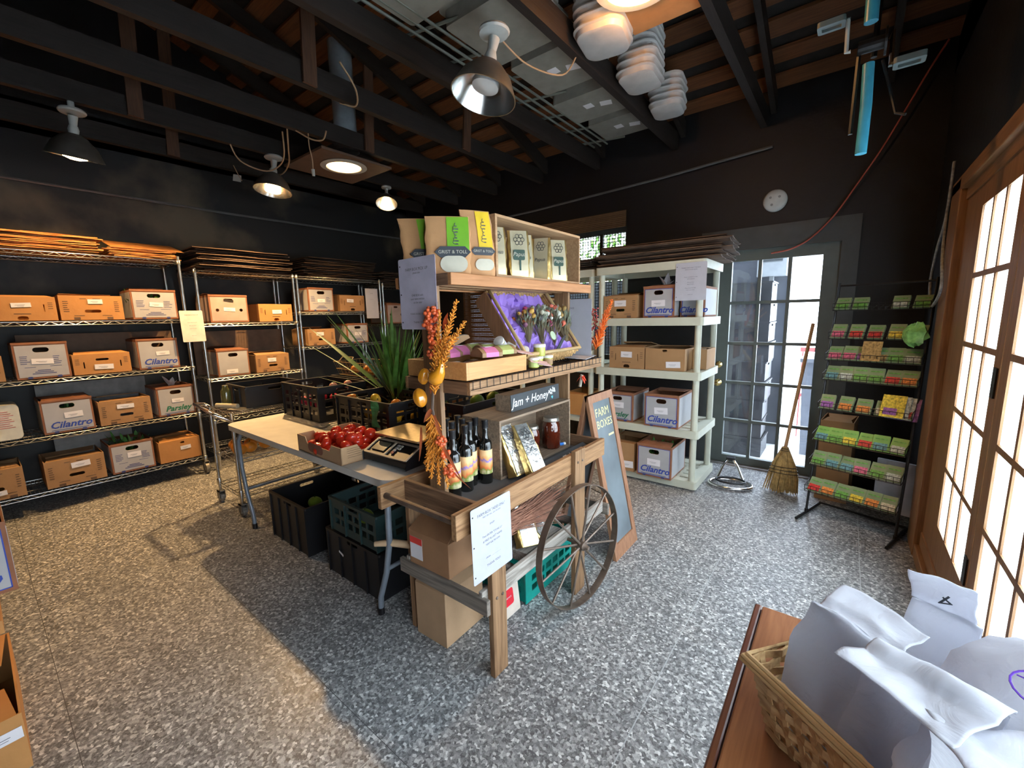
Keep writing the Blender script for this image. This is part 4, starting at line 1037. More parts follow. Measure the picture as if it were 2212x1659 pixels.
q = MB().tube([bp(-hw, 0, .10), bp(-hw, Lh, .10), bp(hw, Lh, .10)], .009, 8).tube([bp(hw, Lh, .10), bp(hw, 0, .10), bp(-hw, 0, .10)], .010, 8)
q.build('rim', mat('bamboo_rim', (.40, .27, .12), .5), t, smooth=60)
# purple tissue
tis = MB(); NU, NV = 26, 18; rg = random.Random(9); vs = []; fs = []
off = [[rg.uniform(0, 1) for _ in range(NV + 1)] for _ in range(NU + 1)]
for i in range(NU + 1):
    for j in range(NV + 1):
        u = -hw + .02 + (2 * hw - .04) * i / NU; v = .01 + (Lh + .06) * j / NV
        d = .02 + .03 * abs(math.sin(i * .9 + j * .35)) + .035 * off[i][j] * (.4 + .6 * abs(math.sin(j * .6 + i * .25)))
        if j > NV - 5: v += .085 * math.sin(i * .35) * off[i][j] + .04 * max(0, math.sin((i - 10) / 16 * PI)); d += .02
        vs.append(bp(u, v, d))
for i in range(NU):
    for j in range(NV): a = i * (NV + 1) + j; fs.append((a, a + 1, a + NV + 2, a + NV + 1))
MT['purple'] = mat('purple_tissue', (.34, .20, .62), .55, var=.08)
tag(tis.add(vs, fs).build('tissue_paper', MT['purple']), 'crumpled purple tissue paper lining the tilted wicker hamper', 'tissue paper').location = (-1.215, 1.80, MS + .004)
# dried bouquets
def bouquet(label, c, h, seed, cols, n=70, spread=.06, group=None):
    rg = random.Random(seed); t = thing('dried_bouquet', label, 'dried flowers', c, 0, group); h *= 1.25; spread *= 1.2
    st = MB(); lv = MB(); fl_ = [MB() for _ in cols]
    for i in range(n):
        a = rg.uniform(0, 2 * PI); r = rg.uniform(.1, 1) * spread; hh = h * rg.uniform(.55, 1)
        p = Vector((r * math.cos(a) - .03, r * math.sin(a), hh)); st.tube([(0, 0, 0), p * .5 + Vector((0, 0, .01)), p], .0011, 4)
        k = i % (len(cols) + 1)
        if k == len(cols) or rg.random() < .45:
            for _ in range(3): b = p + Vector((rg.uniform(-.015, .015), rg.uniform(-.015, .015), rg.uniform(-.01, .02))); lv.leaf(p * .8, b, .008, bend=rg.uniform(-.2, .3), n=3)
        else:
            fl_[k].blob(p, rg.uniform(.008, .015), 7, 5, .25, seed=i)
    st.build('stems', mat('dry_stem_%d' % seed, (.16, .12, .06), .8), t); lv.build('leaves', mat('grey_green_leaves_%d' % seed, (.17, .20, .14), .7, var=.3), t)
    for m_, c_ in zip(fl_, cols): m_.build('blossoms', mat('blossom_%d_%d' % (seed, len(bpy.data.materials)), c_, .7, var=.2), t, smooth=60)
    return t
bouquet('dried bouquet with orange and yellow flower, leftmost in the hamper', (-1.22, 1.70, MS + .09), .14, 3, [(.55, .14, .03), (.25, .10, .16), (.45, .25, .05)])
bouquet('dried bouquet with dark pink blooms and black tag in the hamper', (-1.20, 1.79, MS + .085), .16, 4, [(.30, .02, .09), (.10, .10, .10), (.35, .33, .25)])
bouquet('dried bouquet of silver leaves with coral bloom, right of the pink one', (-1.20, 1.90, MS + .08), .165, 5, [(.60, .60, .52), (.55, .12, .07), (.50, .50, .42)])
bouquet('brown grassy dried bouquet at the hamper\'s right end', (-1.20, 2.02, MS + .07), .17, 6, [(.30, .18, .05), (.12, .06, .04)])
q = MB().obox((0, 0, 0), (.004, .06, .075), (.2, .5, .3)); o = q.build('tag_card', MT['black_lab']); o.location = (-1.125, 1.84, MS + .10); tag(o, 'black tag with a white beehive mark on the dried bouquets', 'tag')
q = MB().lathe([(0, 0), (.022, 0), (.022, .002), (0, .002)], mat=Euler((0, 1.2, 0)).to_matrix(), n=20); o = q.build('round_tag', mat('sage_tag', (.30, .38, .26), .7)); o.location = (-1.125, 1.765, MS + .14); tag(o, 'round sage green tag on the dried bouquets', 'tag')
# salve jars
MT['salve'] = mat('yellow_green_salve', (.36, .34, .06), .25, spec=.6); MT['lid_w'] = mat('white_lid', (.72, .70, .66), .4); MT['lid_m'] = mat('silver_lid', (.62, .60, .55), .3, .9)
def salve(label, loc, rot=(0, 0, 0), r=.024, h=.048, band=None):
    t = thing('salve_jar', label, 'jar', loc, rot=rot)
    MB().lathe([(0, 0), (r * .92, 0), (r, .004), (r, h * .72), (r * .9, h * .75)], n=20).build('jar_body', MT['salve'], t, smooth=40)
    MB().lathe([(r * 1.04, h * .74), (r * 1.06, h * .98), (r * .98, h), (0, h)], n=20).build('lid', MT['lid_w'], t, smooth=40)
    if band: MB().lathe([(r * 1.02, h * .1), (r * 1.02, h * .62)], n=20).build('label_band', band, t, smooth=40)
    return t
salve('white lidded salve jar, leftmost of the bottom three on the wire shelf', (-1.125, 1.60, MS), band=MT['pale_green'])
salve('white lidded salve jar in the middle of the bottom three', (-1.145, 1.665, MS))
salve('kraft banded salve jar, rightmost of the bottom three', (-1.13, 1.725, MS), band=MT['soap_kraft'])
salve('salve jar stacked on top of the three jars', (-1.14, 1.67, MS + .0485), r=.028, h=.056)
salve('salve jar lying tilted in the purple tissue, upper one', (-1.225, 1.575, MS + .075), (.7, .4, 0), band=MT['pale_green'])
salve('salve jar lying tilted in the purple tissue, lower one', (-1.19, 1.62, MS + .05), (.7, .5, 0), band=MT['soap_kraft'])
salve('salve jar with white label near the hamper\'s side board', (-1.25, 1.53, MS + .10), (.9, .2, 0), band=MT['label'])
for i, (lb, x, y, z, rz, m_) in enumerate([('blush paper strip fallen over the wire shelf edge', -1.10, 1.605, MS + .022, .9, 'blush'), ('small blush card hanging at the wire shelf edge', -1.095, 1.64, MS + .008, 1.3, 'blush'), ('lilac card lying in front of the hamper', -1.13, 1.535, MS + .07, 1.2, 'blush')]):
    o = MB().obox((0, 0, 0), (.085, .03, .002), (.35, .2, rz)).build('paper_card', MT[m_]); o.location = (x, y, z + .006); tag(o, lb, 'card')
o = MB().obox((0, 0, 0), (.22, .20, .002), (.02, .06, .2)).build('paper_sheet', MT['paper']); o.location = (-1.20, 2.08, MS + .012); tag(o, 'white sheets lying at the right end of the wire shelf', 'paper')

# ---------------------------------------------------------------- tray level
TZ = .685
display_crate('weathered crate with honey jars standing on the cart\'s tray', -1.46, -1.22, 1.455, 2.092, TZ, .968, MT['crate_wood_old'], handles=False)
t = thing('chalk_sign', 'dark chalk sign lettered Jam + Honey with white flowers', 'sign', (-1.29, 1.855, .9685)); t.rotation_euler = (0, -.04, 0)
MB().box(-.10, 0, -.225, .225, 0, .085).build('block', MT['crate_wood_old'], t, bevel=.002)
MB().box(.0005, .004, -.225, .225, 0, .085).build('slate_face', MT['slate'], t)
MT['chalk'] = mat('chalk_white', (.75, .76, .74), .9)
text('lettering', 'Jam + Honey', .062, t, MT['chalk'], frame((.0055, -.055, .042), (0, 1, 0), (0, 0, 1)), shear=.28, offset=.0006)
q = MB()
for (yy, zz) in ((.12, .055), (.135, .062), (.13, .045), (.15, .055), (.16, .068), (.165, .052), (.175, .062), (.145, .042), (.178, .05)): q.obox((.0055, yy, zz), (.002, .009, .013), (.3, 0, 0))
q.build('flower_petals', MT['chalk'], t); q = MB()
q.leaf((.0055, .15, .01), (.0055, .135, .038), .008, (1, 0, 0)).leaf((.0055, .15, .01), (.0055, .165, .04), .008, (1, 0, 0)).leaf((.0055, .15, .01), (.0055, .15, .045), .006, (1, 0, 0)).build('flower_leaves', mat('chalk_teal', (.10, .45, .50), .8), t)
# mason jars
MT['honey'] = mat('dark_honey', (.075, .012, .005), .08, spec=.7, coat=.6)
def mason(label, loc, r, h):
    t = thing('honey_jar', label, 'jar', loc)
    MB().lathe([(0, 0), (r * .9, 0), (r, .008), (r, h * .68), (r * .93, h * .78), (r * .78, h * .85), (r * .78, h * .88)], n=28).build('jar_body', MT['honey'], t, smooth=40)
    MB().lathe([(r * .82, h * .87), (r * .84, h * .88), (r * .84, h * .985), (r * .78, h), (0, h)], n=28).build('lid', MT['lid_m'], t, smooth=30)
    MB().tube([(r * .87 * math.cos(a), r * .87 * math.sin(a), h * .885) for a in [i * PI / 12 for i in range(24)]], .002, 5, closed=True).build('lid_rim', MT['lid_m'], t)
    return t
mason('large mason jar of dark honey with silver lid', (-1.285, 1.99, TZ + .0125), .052, .178)
mason('smaller mason jar of dark honey left of the large one', (-1.33, 1.865, TZ + .0125), .043, .148)
mason('little honey jar standing behind between the two mason jars', (-1.39, 1.96, TZ + .0125), .03, .10)
# blue marker
t = thing('marker_pen', 'blue marker pen lying in the weathered crate beside the honey jars', 'marker', (-1.245, 2.055, TZ + .022), 0); 
MB().cyl((-.02, -.05, 0), (.0, .0, 0), .0085).build('barrel', mat('marker_blue', (.02, .18, .60), .4), t, smooth=40); MB().cyl((.0, .0, 0), (.005, .013, 0), .0088).build('cap', MT['lid_w'], t, smooth=40)
# olive oil bottles
MT['bottle'] = mat('black_bottle', (.008, .008, .007), .12, spec=.6, coat=.5)
def lab_mat():
    m, t, n, l, b = base_mat('bottle_label'); tc = n.new('ShaderNodeTexCoord'); mp = n.new('ShaderNodeMapping'); mp.inputs['Scale'].default_value = (38, 38, 14)
    l.new(tc.outputs['Object'], mp.inputs[0]); nz = n.new('ShaderNodeTexNoise'); nz.inputs['Scale'].default_value = 1.3; nz.inputs['Detail'].default_value = 3; l.new(mp.outputs[0], nz.inputs['Vector'])
    sx_ = n.new('ShaderNodeSeparateXYZ'); l.new(tc.outputs['Object'], sx_.inputs[0])
    mr = n.new('ShaderNodeMapRange'); mr.inputs[1].default_value = .06; mr.inputs[2].default_value = .165; l.new(sx_.outputs['Z'], mr.inputs[0])
    ad = n.new('ShaderNodeMath'); ad.operation = 'MULTIPLY_ADD'; ad.inputs[1].default_value = .55; l.new(nz.outputs['Fac'], ad.inputs[0]); l.new(mr.outputs[0], ad.inputs[2])
    r = n.new('ShaderNodeValToRGB'); e = r.color_ramp.elements; e[0].position = .22; e[0].color = (.72, .62, .40, 1); e[1].position = .34; e[1].color = (.20, .28, .04, 1)
    for p, c in ((.42, (.70, .16, .05, 1)), (.52, (.75, .33, .10, 1)), (.68, (.72, .40, .16, 1)), (.80, (.20, .16, .55, 1)), (.86, (.76, .36, .12, 1)), (1.1, (.80, .52, .26, 1))):
        q_ = e.new(min(1, p)); q_.color = c
    l.new(ad.outputs[0], r.inputs[0]); l.new(r.outputs[0], b.inputs['Base Color']); b.inputs['Roughness'].default_value = .5
    return m
MT['oil_label'] = lab_mat()
t = thing('oil_bottle', '', 'bottle', (0, 0, 0))
MB().lathe([(0, 0), (.028, 0), (.030, .004), (.030, .185), (.027, .197), (.0165, .207), (.0125, .225), (.0125, .262)], n=24).build('glass_body', MT['bottle'], t, smooth=40)
MB().lathe([(.0145, .258), (.0145, .285), (.0155, .287), (.0155, .296), (0, .297)], n=18).build('cap', MT['black_plastic'], t, smooth=40)
MB().lathe([(.0304, .048), (.0304, .160)], n=24).build('label_wrap', MT['oil_label'], t, smooth=60)
ob = t; BP = [(-1.262, 1.185, 'nearest black oil bottle with orange label, behind the hanging garland'), (-1.225, 1.262, 'black oil bottle in front row, second from the cart\'s left end'), (-1.25, 1.33, 'black oil bottle in the middle of the front row'),
      (-1.235, 1.405 - .02, 'black oil bottle with upright blue flower on its label, fourth in the front row'), (-1.30, 1.435 - .09, None)]
BP = [(-1.262, 1.197, 'nearest oil bottle, its orange label crossed by the hanging garland'), (-1.275, 1.285, 'oil bottle standing most forward in the tray, red leaf tip crossing it'), (-1.305, 1.345, 'oil bottle right behind the most forward one'),
      (-1.265, 1.405, 'oil bottle in the front row beside the weathered crate'), (-1.335, 1.415, 'oil bottle tucked beside the weathered crate\'s back corner')]
for i, (x, y, lb) in enumerate(BP):
    if i == 0: t.location = (x, y, TZ); t['label'] = lb; t['group'] = 'olive oil bottles in the tray'
    else: dup(ob, (x, y, TZ), rz=i * .4, label=lb)
for i, (x, y) in enumerate([(-1.365, 1.235), (-1.37, 1.30), (-1.37, 1.365), (-1.435, 1.33), (-1.435, 1.40)]):
    dup(ob, (x, y, TZ), rz=i, label='oil bottle in the back rows, only its black neck showing')
# leaning coffee bags
coffee_bag('silver faced coffee bag leaning back beside the weathered crate', (-1.105, 1.585, TZ + .012), 0, w=.10, h=.255, logo=False, face=MT['silver'], rot=(-.5, 0, 1.35))
coffee_bag('second coffee bag leaning behind the silver faced one', (-1.175, 1.535, TZ + .012), 0, w=.10, h=.245, logo=False, face=MT['silver'], rot=(-.38, 0, 1.5))
t = thing('chalk_sign', 'long slate sign lettered Farm-to-Table lying along the tray\'s front', 'sign', (-1.10, 1.83, TZ + .012)); t.rotation_euler = (0, .42, .0)
MB().box(-.05, .045, -.27, .27, 0, .008).build('slate_board', MT['slate'], t, bevel=.002)
text('lettering', 'Farm-to-Table', .062, t, MT['chalk'], frame((.0, -.04, .0092), (0, 1, 0), (-1, 0, 0)), shear=.1)
q = MB()
for (yy, zz) in ((.18, .01), (.195, -.01), (.21, .012), (.225, -.005), (.24, .008)): q.obox((-zz, yy, .0092), (.013, .010, .001))
q.build('flower_petals', MT['chalk'], t)

# ================================================================ folding tables
def folding_table(label, x0, x1, y0, y1, rz=0):
    cx_, cy_ = (x0 + x1) / 2, (y0 + y1) / 2
    t = thing('folding_table', label, 'table', (cx_, cy_, 0), rz); a, b, c, d = x0 - cx_, x1 - cx_, y0 - cy_, y1 - cy_
    MB().prism([rrect(a, b, c, d, .085, 8)], lambda u, v, q: (u, v, q), .705, .740).build('tabletop', MT['white_plastic'], t, bevel=.008)
    for s, xe in ((-1, a), (1, b)):
        for yy in (c + .045, d - .045):
            P = [(xe - s * .11, yy + (.03 if yy < 0 else -.03), .704), (xe - s * .085, yy, .62), (xe - s * .09, yy, .42), (xe - s * .13, yy, .25), (xe - s * .195, yy, .09), (xe - s * .20, yy, .02)]
            lg = MB().tube([Vector(p) for p in P], .0145, 12).build('leg', MT['grey_metal'], t, smooth=50)
            MB().tube([(xe - s * .20, yy, 0), (xe - s * .20, yy, .035)], .017, 12).build('foot_cap', MT['black_plastic'], lg)
        MB().tube([(xe - s * .12, c + .045, .27), (xe - s * .12, d - .045, .27)], .011, 10).build('leg_brace', MT['grey_metal'], t)
    return t
folding_table('pale folding table with tomatoes and scale, its corner touching the cart', -3.40, -1.51, 1.045, 1.815)
folding_table('second folding table behind the first, hidden under black crates', -3.42, -1.56, 1.84, 2.58)
TT = .7405
# tomato box
t = thing('tomato_box', 'low open cardboard box of red tomatoes with notched sides on the table', 'box', (-2.105, 1.215, TT + .001), -.03)
w_, d_, h_ = .46, .33, .088
def notch(L, hh): return [(-L / 2, 0), (L / 2, 0), (L / 2, hh), (L / 2 - .09, hh), (L / 2 - .11, hh * .62), (-L / 2 + .11, hh * .62), (-L / 2 + .09, hh), (-L / 2, hh)]
for nm, f in (('front_panel', lambda u, v, q: (u, -d_ / 2 + q, v)), ('back_panel', lambda u, v, q: (u, d_ / 2 - q, v))): MB().prism([notch(w_, h_)], f, 0, .005).build(nm, MT['kraft_l'], t)
for nm, f in (('side_panel', lambda u, v, q: (-w_ / 2 + q, u, v)), ('side_panel', lambda u, v, q: (w_ / 2 - q, u, v))): MB().prism([notch(d_, h_)], f, 0, .005).build(nm, MT['kraft_l'], t)
MB().box(-w_ / 2, w_ / 2, -d_ / 2, d_ / 2, 0, .005).build('bottom_panel', MT['kraft_l'], t)
q = MB().prism([stadium(-.03, .04, .16, .05)], lambda u, v, e: (u, -d_ / 2 - .001 + e, v), 0, .0008); q.build('printed_picture', mat('brown_red_print', (.20, .08, .05), .8), t)
q = MB()
for k in range(5): q.box(w_ / 2, w_ / 2 + .0008, -.13, -.05 - .01 * (k % 2), .075 - k * .011, .0765 - k * .011)
q.build('print_lines', MT['brown_ink'], t)
MT['tomato'] = mat('tomato_skin', (.52, .028, .012), .22, var=.25, scale=9, spec=.6, sss=.1)
MT['stem_g'] = mat('green_stem', (.06, .12, .02), .7)
tm = thing('tomato', 'glossy red tomato heaped in the low cardboard box', 'tomato', (0, 0, 0), group='tomatoes in the box')
P = []
for i in range(13): a = PI * i / 12; r = .032 * math.sin(a); z = -.026 * math.cos(a) - (.005 * math.exp(-((PI - a) * 3) ** 2) if a > 2 else 0); P.append((max(r, .0001), z))
MB().lathe(P, c=(0, 0, .026), n=20).build('fruit', MT['tomato'], tm, smooth=80)
q = MB()
for k in range(5): q.leaf((0, 0, .046), (.012 * math.cos(k * 1.26), .012 * math.sin(k * 1.26), .05), .004, bend=.1, n=3)
q.build('calyx', MT['stem_g'], tm)
rg = random.Random(2); spots = []
for L, (nx, ny, z) in enumerate(((6, 5, .007), (5, 4, .045), (4, 3, .073))):
    for i in range(nx):
        for j in range(ny):
            x = (i - (nx - 1) / 2) * .066 + rg.uniform(-.008, .008) + (.03 if L == 2 else 0); y = (j - (ny - 1) / 2) * .06 + rg.uniform(-.006, .006)
            if L == 2 and rg.random() < .25: continue
            spots.append((-2.105 + x, 1.215 + y, TT + z + rg.uniform(0, .006)))
for i, p in enumerate(spots):
    if i == 0: tm.location = p
    else: c = dup(tm, p, rot=(rg.uniform(-.9, .9), rg.uniform(-.9, .9), rg.uniform(0, 6))); c.scale = [rg.uniform(.88, 1.08)] * 3
# scale
t = thing('price_scale', 'digital price scale with steel platform and twin display panel on the table', 'scale', (-1.715, 1.30, TT), .04)
MB().prism([[(-.135, .012), (.16, .012), (.16, .095), (-.03, .095), (-.135, .045)]], lambda u, v, q: (q, u, v), -.16, .16).build('housing', MT['black_plastic'], t, bevel=.006)
pl = Matrix.Rotation(math.atan2(.05, .105), 4, 'X'); 
fr_ = MB().prism([rrect(-.158, .158, -.055, .055, .008), rrect(-.148, -.014, -.045, .045, .005), rrect(-.004, .148, -.045, .045, .005)], lambda u, v, q: (u, v, q), .0, .006)
fr_.xf(Matrix.Translation((0, -.085, .071)) @ pl).build('panel_frame', mat('beige_frame', (.42, .34, .24), .5), t)
MB().box(-.13, -.035, -.025, .03, .001, .004).xf(Matrix.Translation((0, -.085, .071)) @ pl).build('display', mat('lcd_glass', (.16, .15, .10), .2), t)
for i in range(4): MB().box(.02, .034, .022 - i * .016, .034 - i * .016, .001, .006).xf(Matrix.Translation((0, -.085, .071)) @ pl).build('key', mat('key_%d' % i, (.42, .40, .38) if i < 3 else (.35, .10, .08), .6), t)
for i in range(2): MB().box(.042, .056, .022 - i * .016, .034 - i * .016, .001, .006).xf(Matrix.Translation((0, -.085, .071)) @ pl).build('key', MT['beige_plastic'], t)
MB().prism([rrect(-.165, .165, -.06, .17, .012)], lambda u, v, q: (u, v, q), .118, .128).build('platform', mat('brushed_steel', (.55, .47, .32), .3, .9, var=.15, scale=60), t, bevel=.003)
MB().cyl((0, .06, .095), (0, .06, .118), .03).build('platform_post', MT['black_plastic'], t)
for x in (-.12, .12):
    for y in (-.10, .13): MB().cyl((x, y, 0), (x, y, .013), .012).build('foot', MT['black_plastic'], t)

# ---------------------------------------------------------------- lattice crates
def crate(label, x0, x1, y0, y1, z0, h, m, rz=0, lattice=True, name='produce_crate', group=None, th=.006):
    cx_, cy_ = (x0 + x1) / 2, (y0 + y1) / 2; t = thing(name, label, 'crate', (cx_, cy_, z0), rz, group); a, c = (x1 - x0) / 2, (y1 - y0) / 2
    def side(L, f):
        holes = []
        if lattice:
            n = max(3, int(L / .07)); wv = (L - .06) / n
            for i in range(n):
                u0 = -L / 2 + .03 + wv * i
                for (v0, v1) in ((.05, .085), (.105, .14), (.16, h - .055)):
                    if v1 - v0 > .01 and v1 < h - .05: holes.append(rect(u0 + .008, u0 + wv - .008, v0, v1))
        holes.append(stadium(0, h - .032, .10, .022))
        q = MB().prism([rect(-L / 2, L / 2, .004, h)] + holes, f, 0, th)
        return q
    side(2 * a, lambda u, v, q: (u, -c + q, v)).build('side_wall', m, t); side(2 * a, lambda u, v, q: (u, c - q, v)).build('side_wall', m, t)
    side(2 * c - .012, lambda u, v, q: (-a + q, u, v)).build('end_wall', m, t); side(2 * c - .012, lambda u, v, q: (a - q, u, v)).build('end_wall', m, t)
    MB().box(-a + .006, a - .006, -c + .006, c - .006, .0, .005).build('base', m, t)
    q = MB().prism([rrect(-a - .010, a + .010, -c - .010, c + .010, .012), rect(-a, a, -c, c)], lambda u, v, d: (u, v, d), h - .014, h)
    for i in range(int(2 * a / .12) + 1):
        u = -a + .004 + (2 * a - .008) * i / int(2 * a / .12 + .001)
        q.box(u - .004, u + .004, -c - .009, -c, .004, h - .014).box(u - .004, u + .004, c, c + .009, .004, h - .014)
    q.build('rim_and_ribs', m, t)
    return t
BP_ = MT['black_plastic']
crate('black lattice crate of radishes and peppers, left of the long green leaves', -3.345, -2.815, 1.44, 1.80, TT, .25, BP_)
crate('black lattice crate with yellow squash and green cloth over its rim', -2.585, -2.02, 1.44, 1.80, TT, .225, BP_)
crate('black crate with squash seen through the cart between its two shelves', -1.96, -1.585, 1.60, 2.16, TT, .235, BP_)
crate('black crate at the back of the tables supporting the gold wire basket', -3.38, -2.80, 1.86, 2.24, TT, .25, BP_)
crate('black crate behind the potted leaves on the second table', -2.72, -2.10, 1.90, 2.28, TT, .22, BP_)
MT['lemon'] = mat('yellow_squash', (.62, .42, .03), .35, var=.15); MT['orange_f'] = mat('orange_fruit', (.65, .22, .02), .35, var=.2); MT['pinkred'] = mat('radish_skin', (.50, .03, .08), .3, var=.2); MT['peach'] = mat('peach_skin', (.68, .30, .20), .4, var=.2); MT['lime_f'] = mat('green_squash', (.20, .30, .03), .4, var=.3)
def fruit(name, label, cat, p, r, m, sc=(1, 1, 1), rot=(0, 0, 0), group=None, stem=True):
    t = thing(name, label, cat, p, rot=rot, group=group)
    P = [(max(.0001, r * math.sin(PI * i / 10)), -r * math.cos(PI * i / 10)) for i in range(11)]
    b = MB().lathe(P, n=18); b.v = [(x * sc[0], y * sc[1], z * sc[2]) for x, y, z in b.v]; b.build('fruit', m, t, smooth=80)
    if stem: MB().cyl((0, 0, r * sc[2] * .95), (.004, 0, r * sc[2] * 1.25), .004, .003, 8).build('stem', MT['stem_g'], t)
    return t
fruit('radish', 'red radish poking through the left crate\'s front corner', 'radish', (-2.98, 1.475, TT + .205), .028, MT['pinkred'])
fruit('peach', 'pink peach at the left crate\'s right rim', 'fruit', (-2.865, 1.58, TT + .235), .03, MT['peach'])
fruit('peach', 'second pink peach, under the leaning green leaf tips', 'fruit', (-2.875, 1.70, TT + .235), .03, MT['peach'])
for i, (x, y) in enumerate([(-3.2, 1.52), (-3.1, 1.6), (-3.0, 1.68), (-3.22, 1.68), (-3.12, 1.72), (-2.93, 1.50), (-3.08, 1.50)]):
    fruit('radish', 'radish lying in the bottom of the left black crate', 'radish', (x, y, TT + .11), .032, MT['pinkred'], group='radishes in the left crate')
fruit('squash', 'yellow squash with pointed end on the middle black crate', 'squash', (-2.33, 1.56, TT + .195), .036, MT['lemon'], (1.2, .9, .9), (.2, 1.2, 0))
fruit('squash', 'orange round squash at the middle crate\'s right rim', 'squash', (-2.12, 1.56, TT + .19), .034, MT['orange_f'])
fruit('squash', 'short orange squash end leaning on the crate\'s left corner', 'squash', (-2.52, 1.50, TT + .20), .028, MT['orange_f'], (.8, .8, 1.7), (0, 1.2, .4))
for i, (x, y) in enumerate([(-2.45, 1.6), (-2.3, 1.7), (-2.2, 1.6), (-2.1, 1.7), (-2.42, 1.72)]): fruit('squash', 'squash deep in the middle black crate', 'squash', (x, y, TT + .09), .045, MT['lemon'], group='squash in the middle crate')
for i, (x, y, m_, lb) in enumerate([(-1.72, 1.85, 'lime_f', 'green squash seen under the cart\'s middle shelf, left one'), (-1.70, 1.98, 'lime_f', 'green squash seen under the cart\'s middle shelf, right one'), (-1.80, 1.67, 'orange_f', 'orange squash low behind the cart\'s left upright')]):
    fruit('squash', lb, 'squash', (x, y, TT + .20 - (.03 if i == 2 else 0)), .045, MT[m_])
o = MB(); vs = []
for i in range(8):
    for j in range(4): vs.append((-.035 + j * .022 + .006 * math.sin(i), -.004 - .006 * math.sin(i * 1.1 + j), -.02 * i * (1 if i < 3 else 1.1)))
o.add(vs, [(i * 4 + j, i * 4 + j + 1, i * 4 + j + 5, i * 4 + j + 4) for i in range(7) for j in range(3)])
o = o.build('green_cloth', mat('green_cloth', (.04, .25, .08), .6)); o.location = (-2.13, 1.418, TT + .232); tag(o, 'green plastic strip hanging over the middle black crate\'s rim', 'cloth')
# wire basket with oranges; chrome coloured gold to carry the warm lamp light
t = thing('wire_basket', 'gold lit wire basket with orange fruit behind the long green leaves', 'basket', (-3.05, 2.03, TT + .252))
gm = mat('brass_wire', (.62, .45, .20), .3, .9); q = MB()
for z, s in ((0.002, .85), (.05, .93), (.11, 1.0)): q.tube([(.34 * s, .14 * s, z), (-.34 * s, .14 * s, z), (-.34 * s, -.14 * s, z), (.34 * s, -.14 * s, z)], .0035, 6, closed=True)
for i in range(25):
    x = -.34 + .68 * i / 24
    for sy in (-1, 1): q.tube([(x * .85, sy * .119, 0), (x, sy * .14, .11)], .0018, 4)
for i in range(9):
    y = -.14 + .28 * i / 8
    for sx_ in (-1, 1): q.tube([(sx_ * .289, y * .85, 0), (sx_ * .34, y, .11)], .0018, 4)
q.build('wire_frame', gm, t)
MB().tube([(-.26, -.14, .11), (-.26, -.10, .15), (-.10, -.10, .15), (-.10, -.14, .11)], .004, 6).build('handle', gm, t)
for i, (x, y) in enumerate([(-3.25, 2.0), (-3.14, 2.05), (-3.0, 2.0), (-2.89, 2.04), (-2.82, 1.98)]):
    fruit('orange', 'bright orange fruit lying in the gold wire basket', 'fruit', (x, y, TT + .292), .036, MT['orange_f'], group='oranges in the wire basket')
t_ = thing('open_carton', 'small open carton with white card end, just left of the cart\'s upright', 'box', (-2.35, 2.36, TT), 0)
MB().box(-.12, .12, -.10, -.095, 0, .26).box(-.12, .12, .095, .10, 0, .26).box(-.12, -.115, -.1, .1, 0, .26).box(.115, .12, -.1, .1, 0, .26).box(-.12, .12, -.1, .1, 0, .005).build('body', MT['kraft_d'], t_)
MB().box(.10, .17, -.104, -.102, .05, .25).build('white_card', MT['label'], t_)

# long leaved plant
t = thing('leafy_bunch', 'bunch of long green strap leaves standing in the middle of the crates', 'plant', (-2.50, 1.845, TT + .02))
lf = MB(); rg = random.Random(21)
T0 = Vector((-2.50, 1.845, TT + .02))
tips = [((-3.17, 1.62, 1.44), .075), ((-3.24, 1.60, 1.33), .02), ((-3.10, 1.66, 1.36), .022), ((-2.90, 1.62, 1.53), .065), ((-2.80, 1.62, 1.56), .06), ((-2.86, 1.60, 1.50), .045), ((-2.95, 1.5, 1.09), .02), ((-2.78, 1.45, .97), .022), ((-2.12, 1.6, 1.08), .02), ((-2.10, 1.66, 1.16), .018)]
for p, wd in tips: lf.leaf((0, 0, .1), Vector(p) - T0, wd, bend=.06, n=8, base=.35)
for i in range(95):
    a = rg.uniform(0, 2 * PI); rr_ = rg.uniform(.03, .27); zz = rg.uniform(.48, .82) - rr_ * .55
    lf.leaf((rg.uniform(-.03, .03), rg.uniform(-.03, .03), .05), (rr_ * math.cos(a) + .04, rr_ * math.sin(a) * .7 - .03, zz), rg.uniform(.020, .045), bend=rg.uniform(-.02, .18), n=7, base=.4)
lf.build('leaves', mat('strap_leaf', (.075, .19, .035), .4, var=.45, scale=18, spec=.5), t, smooth=60)
q = MB()
for i in range(40): a = rg.uniform(0, 2 * PI); q.leaf((0, 0, .05), (rg.uniform(.05, .30) * math.cos(a), rg.uniform(.05, .25) * math.sin(a), rg.uniform(.22, .50)), .008, bend=rg.uniform(0, .3), n=5)
q.build('dry_leaves', mat('dry_leaf', (.24, .18, .07), .7, var=.3), t)
q = MB()
for i in range(16): a = i * .39; q.tube([(.03 * math.cos(a), .03 * math.sin(a), 0), (.045 * math.cos(a), .045 * math.sin(a), .32)], .010, 7)
q.build('stalks', mat('stalk_brown', (.16, .13, .05), .6, var=.3), t)

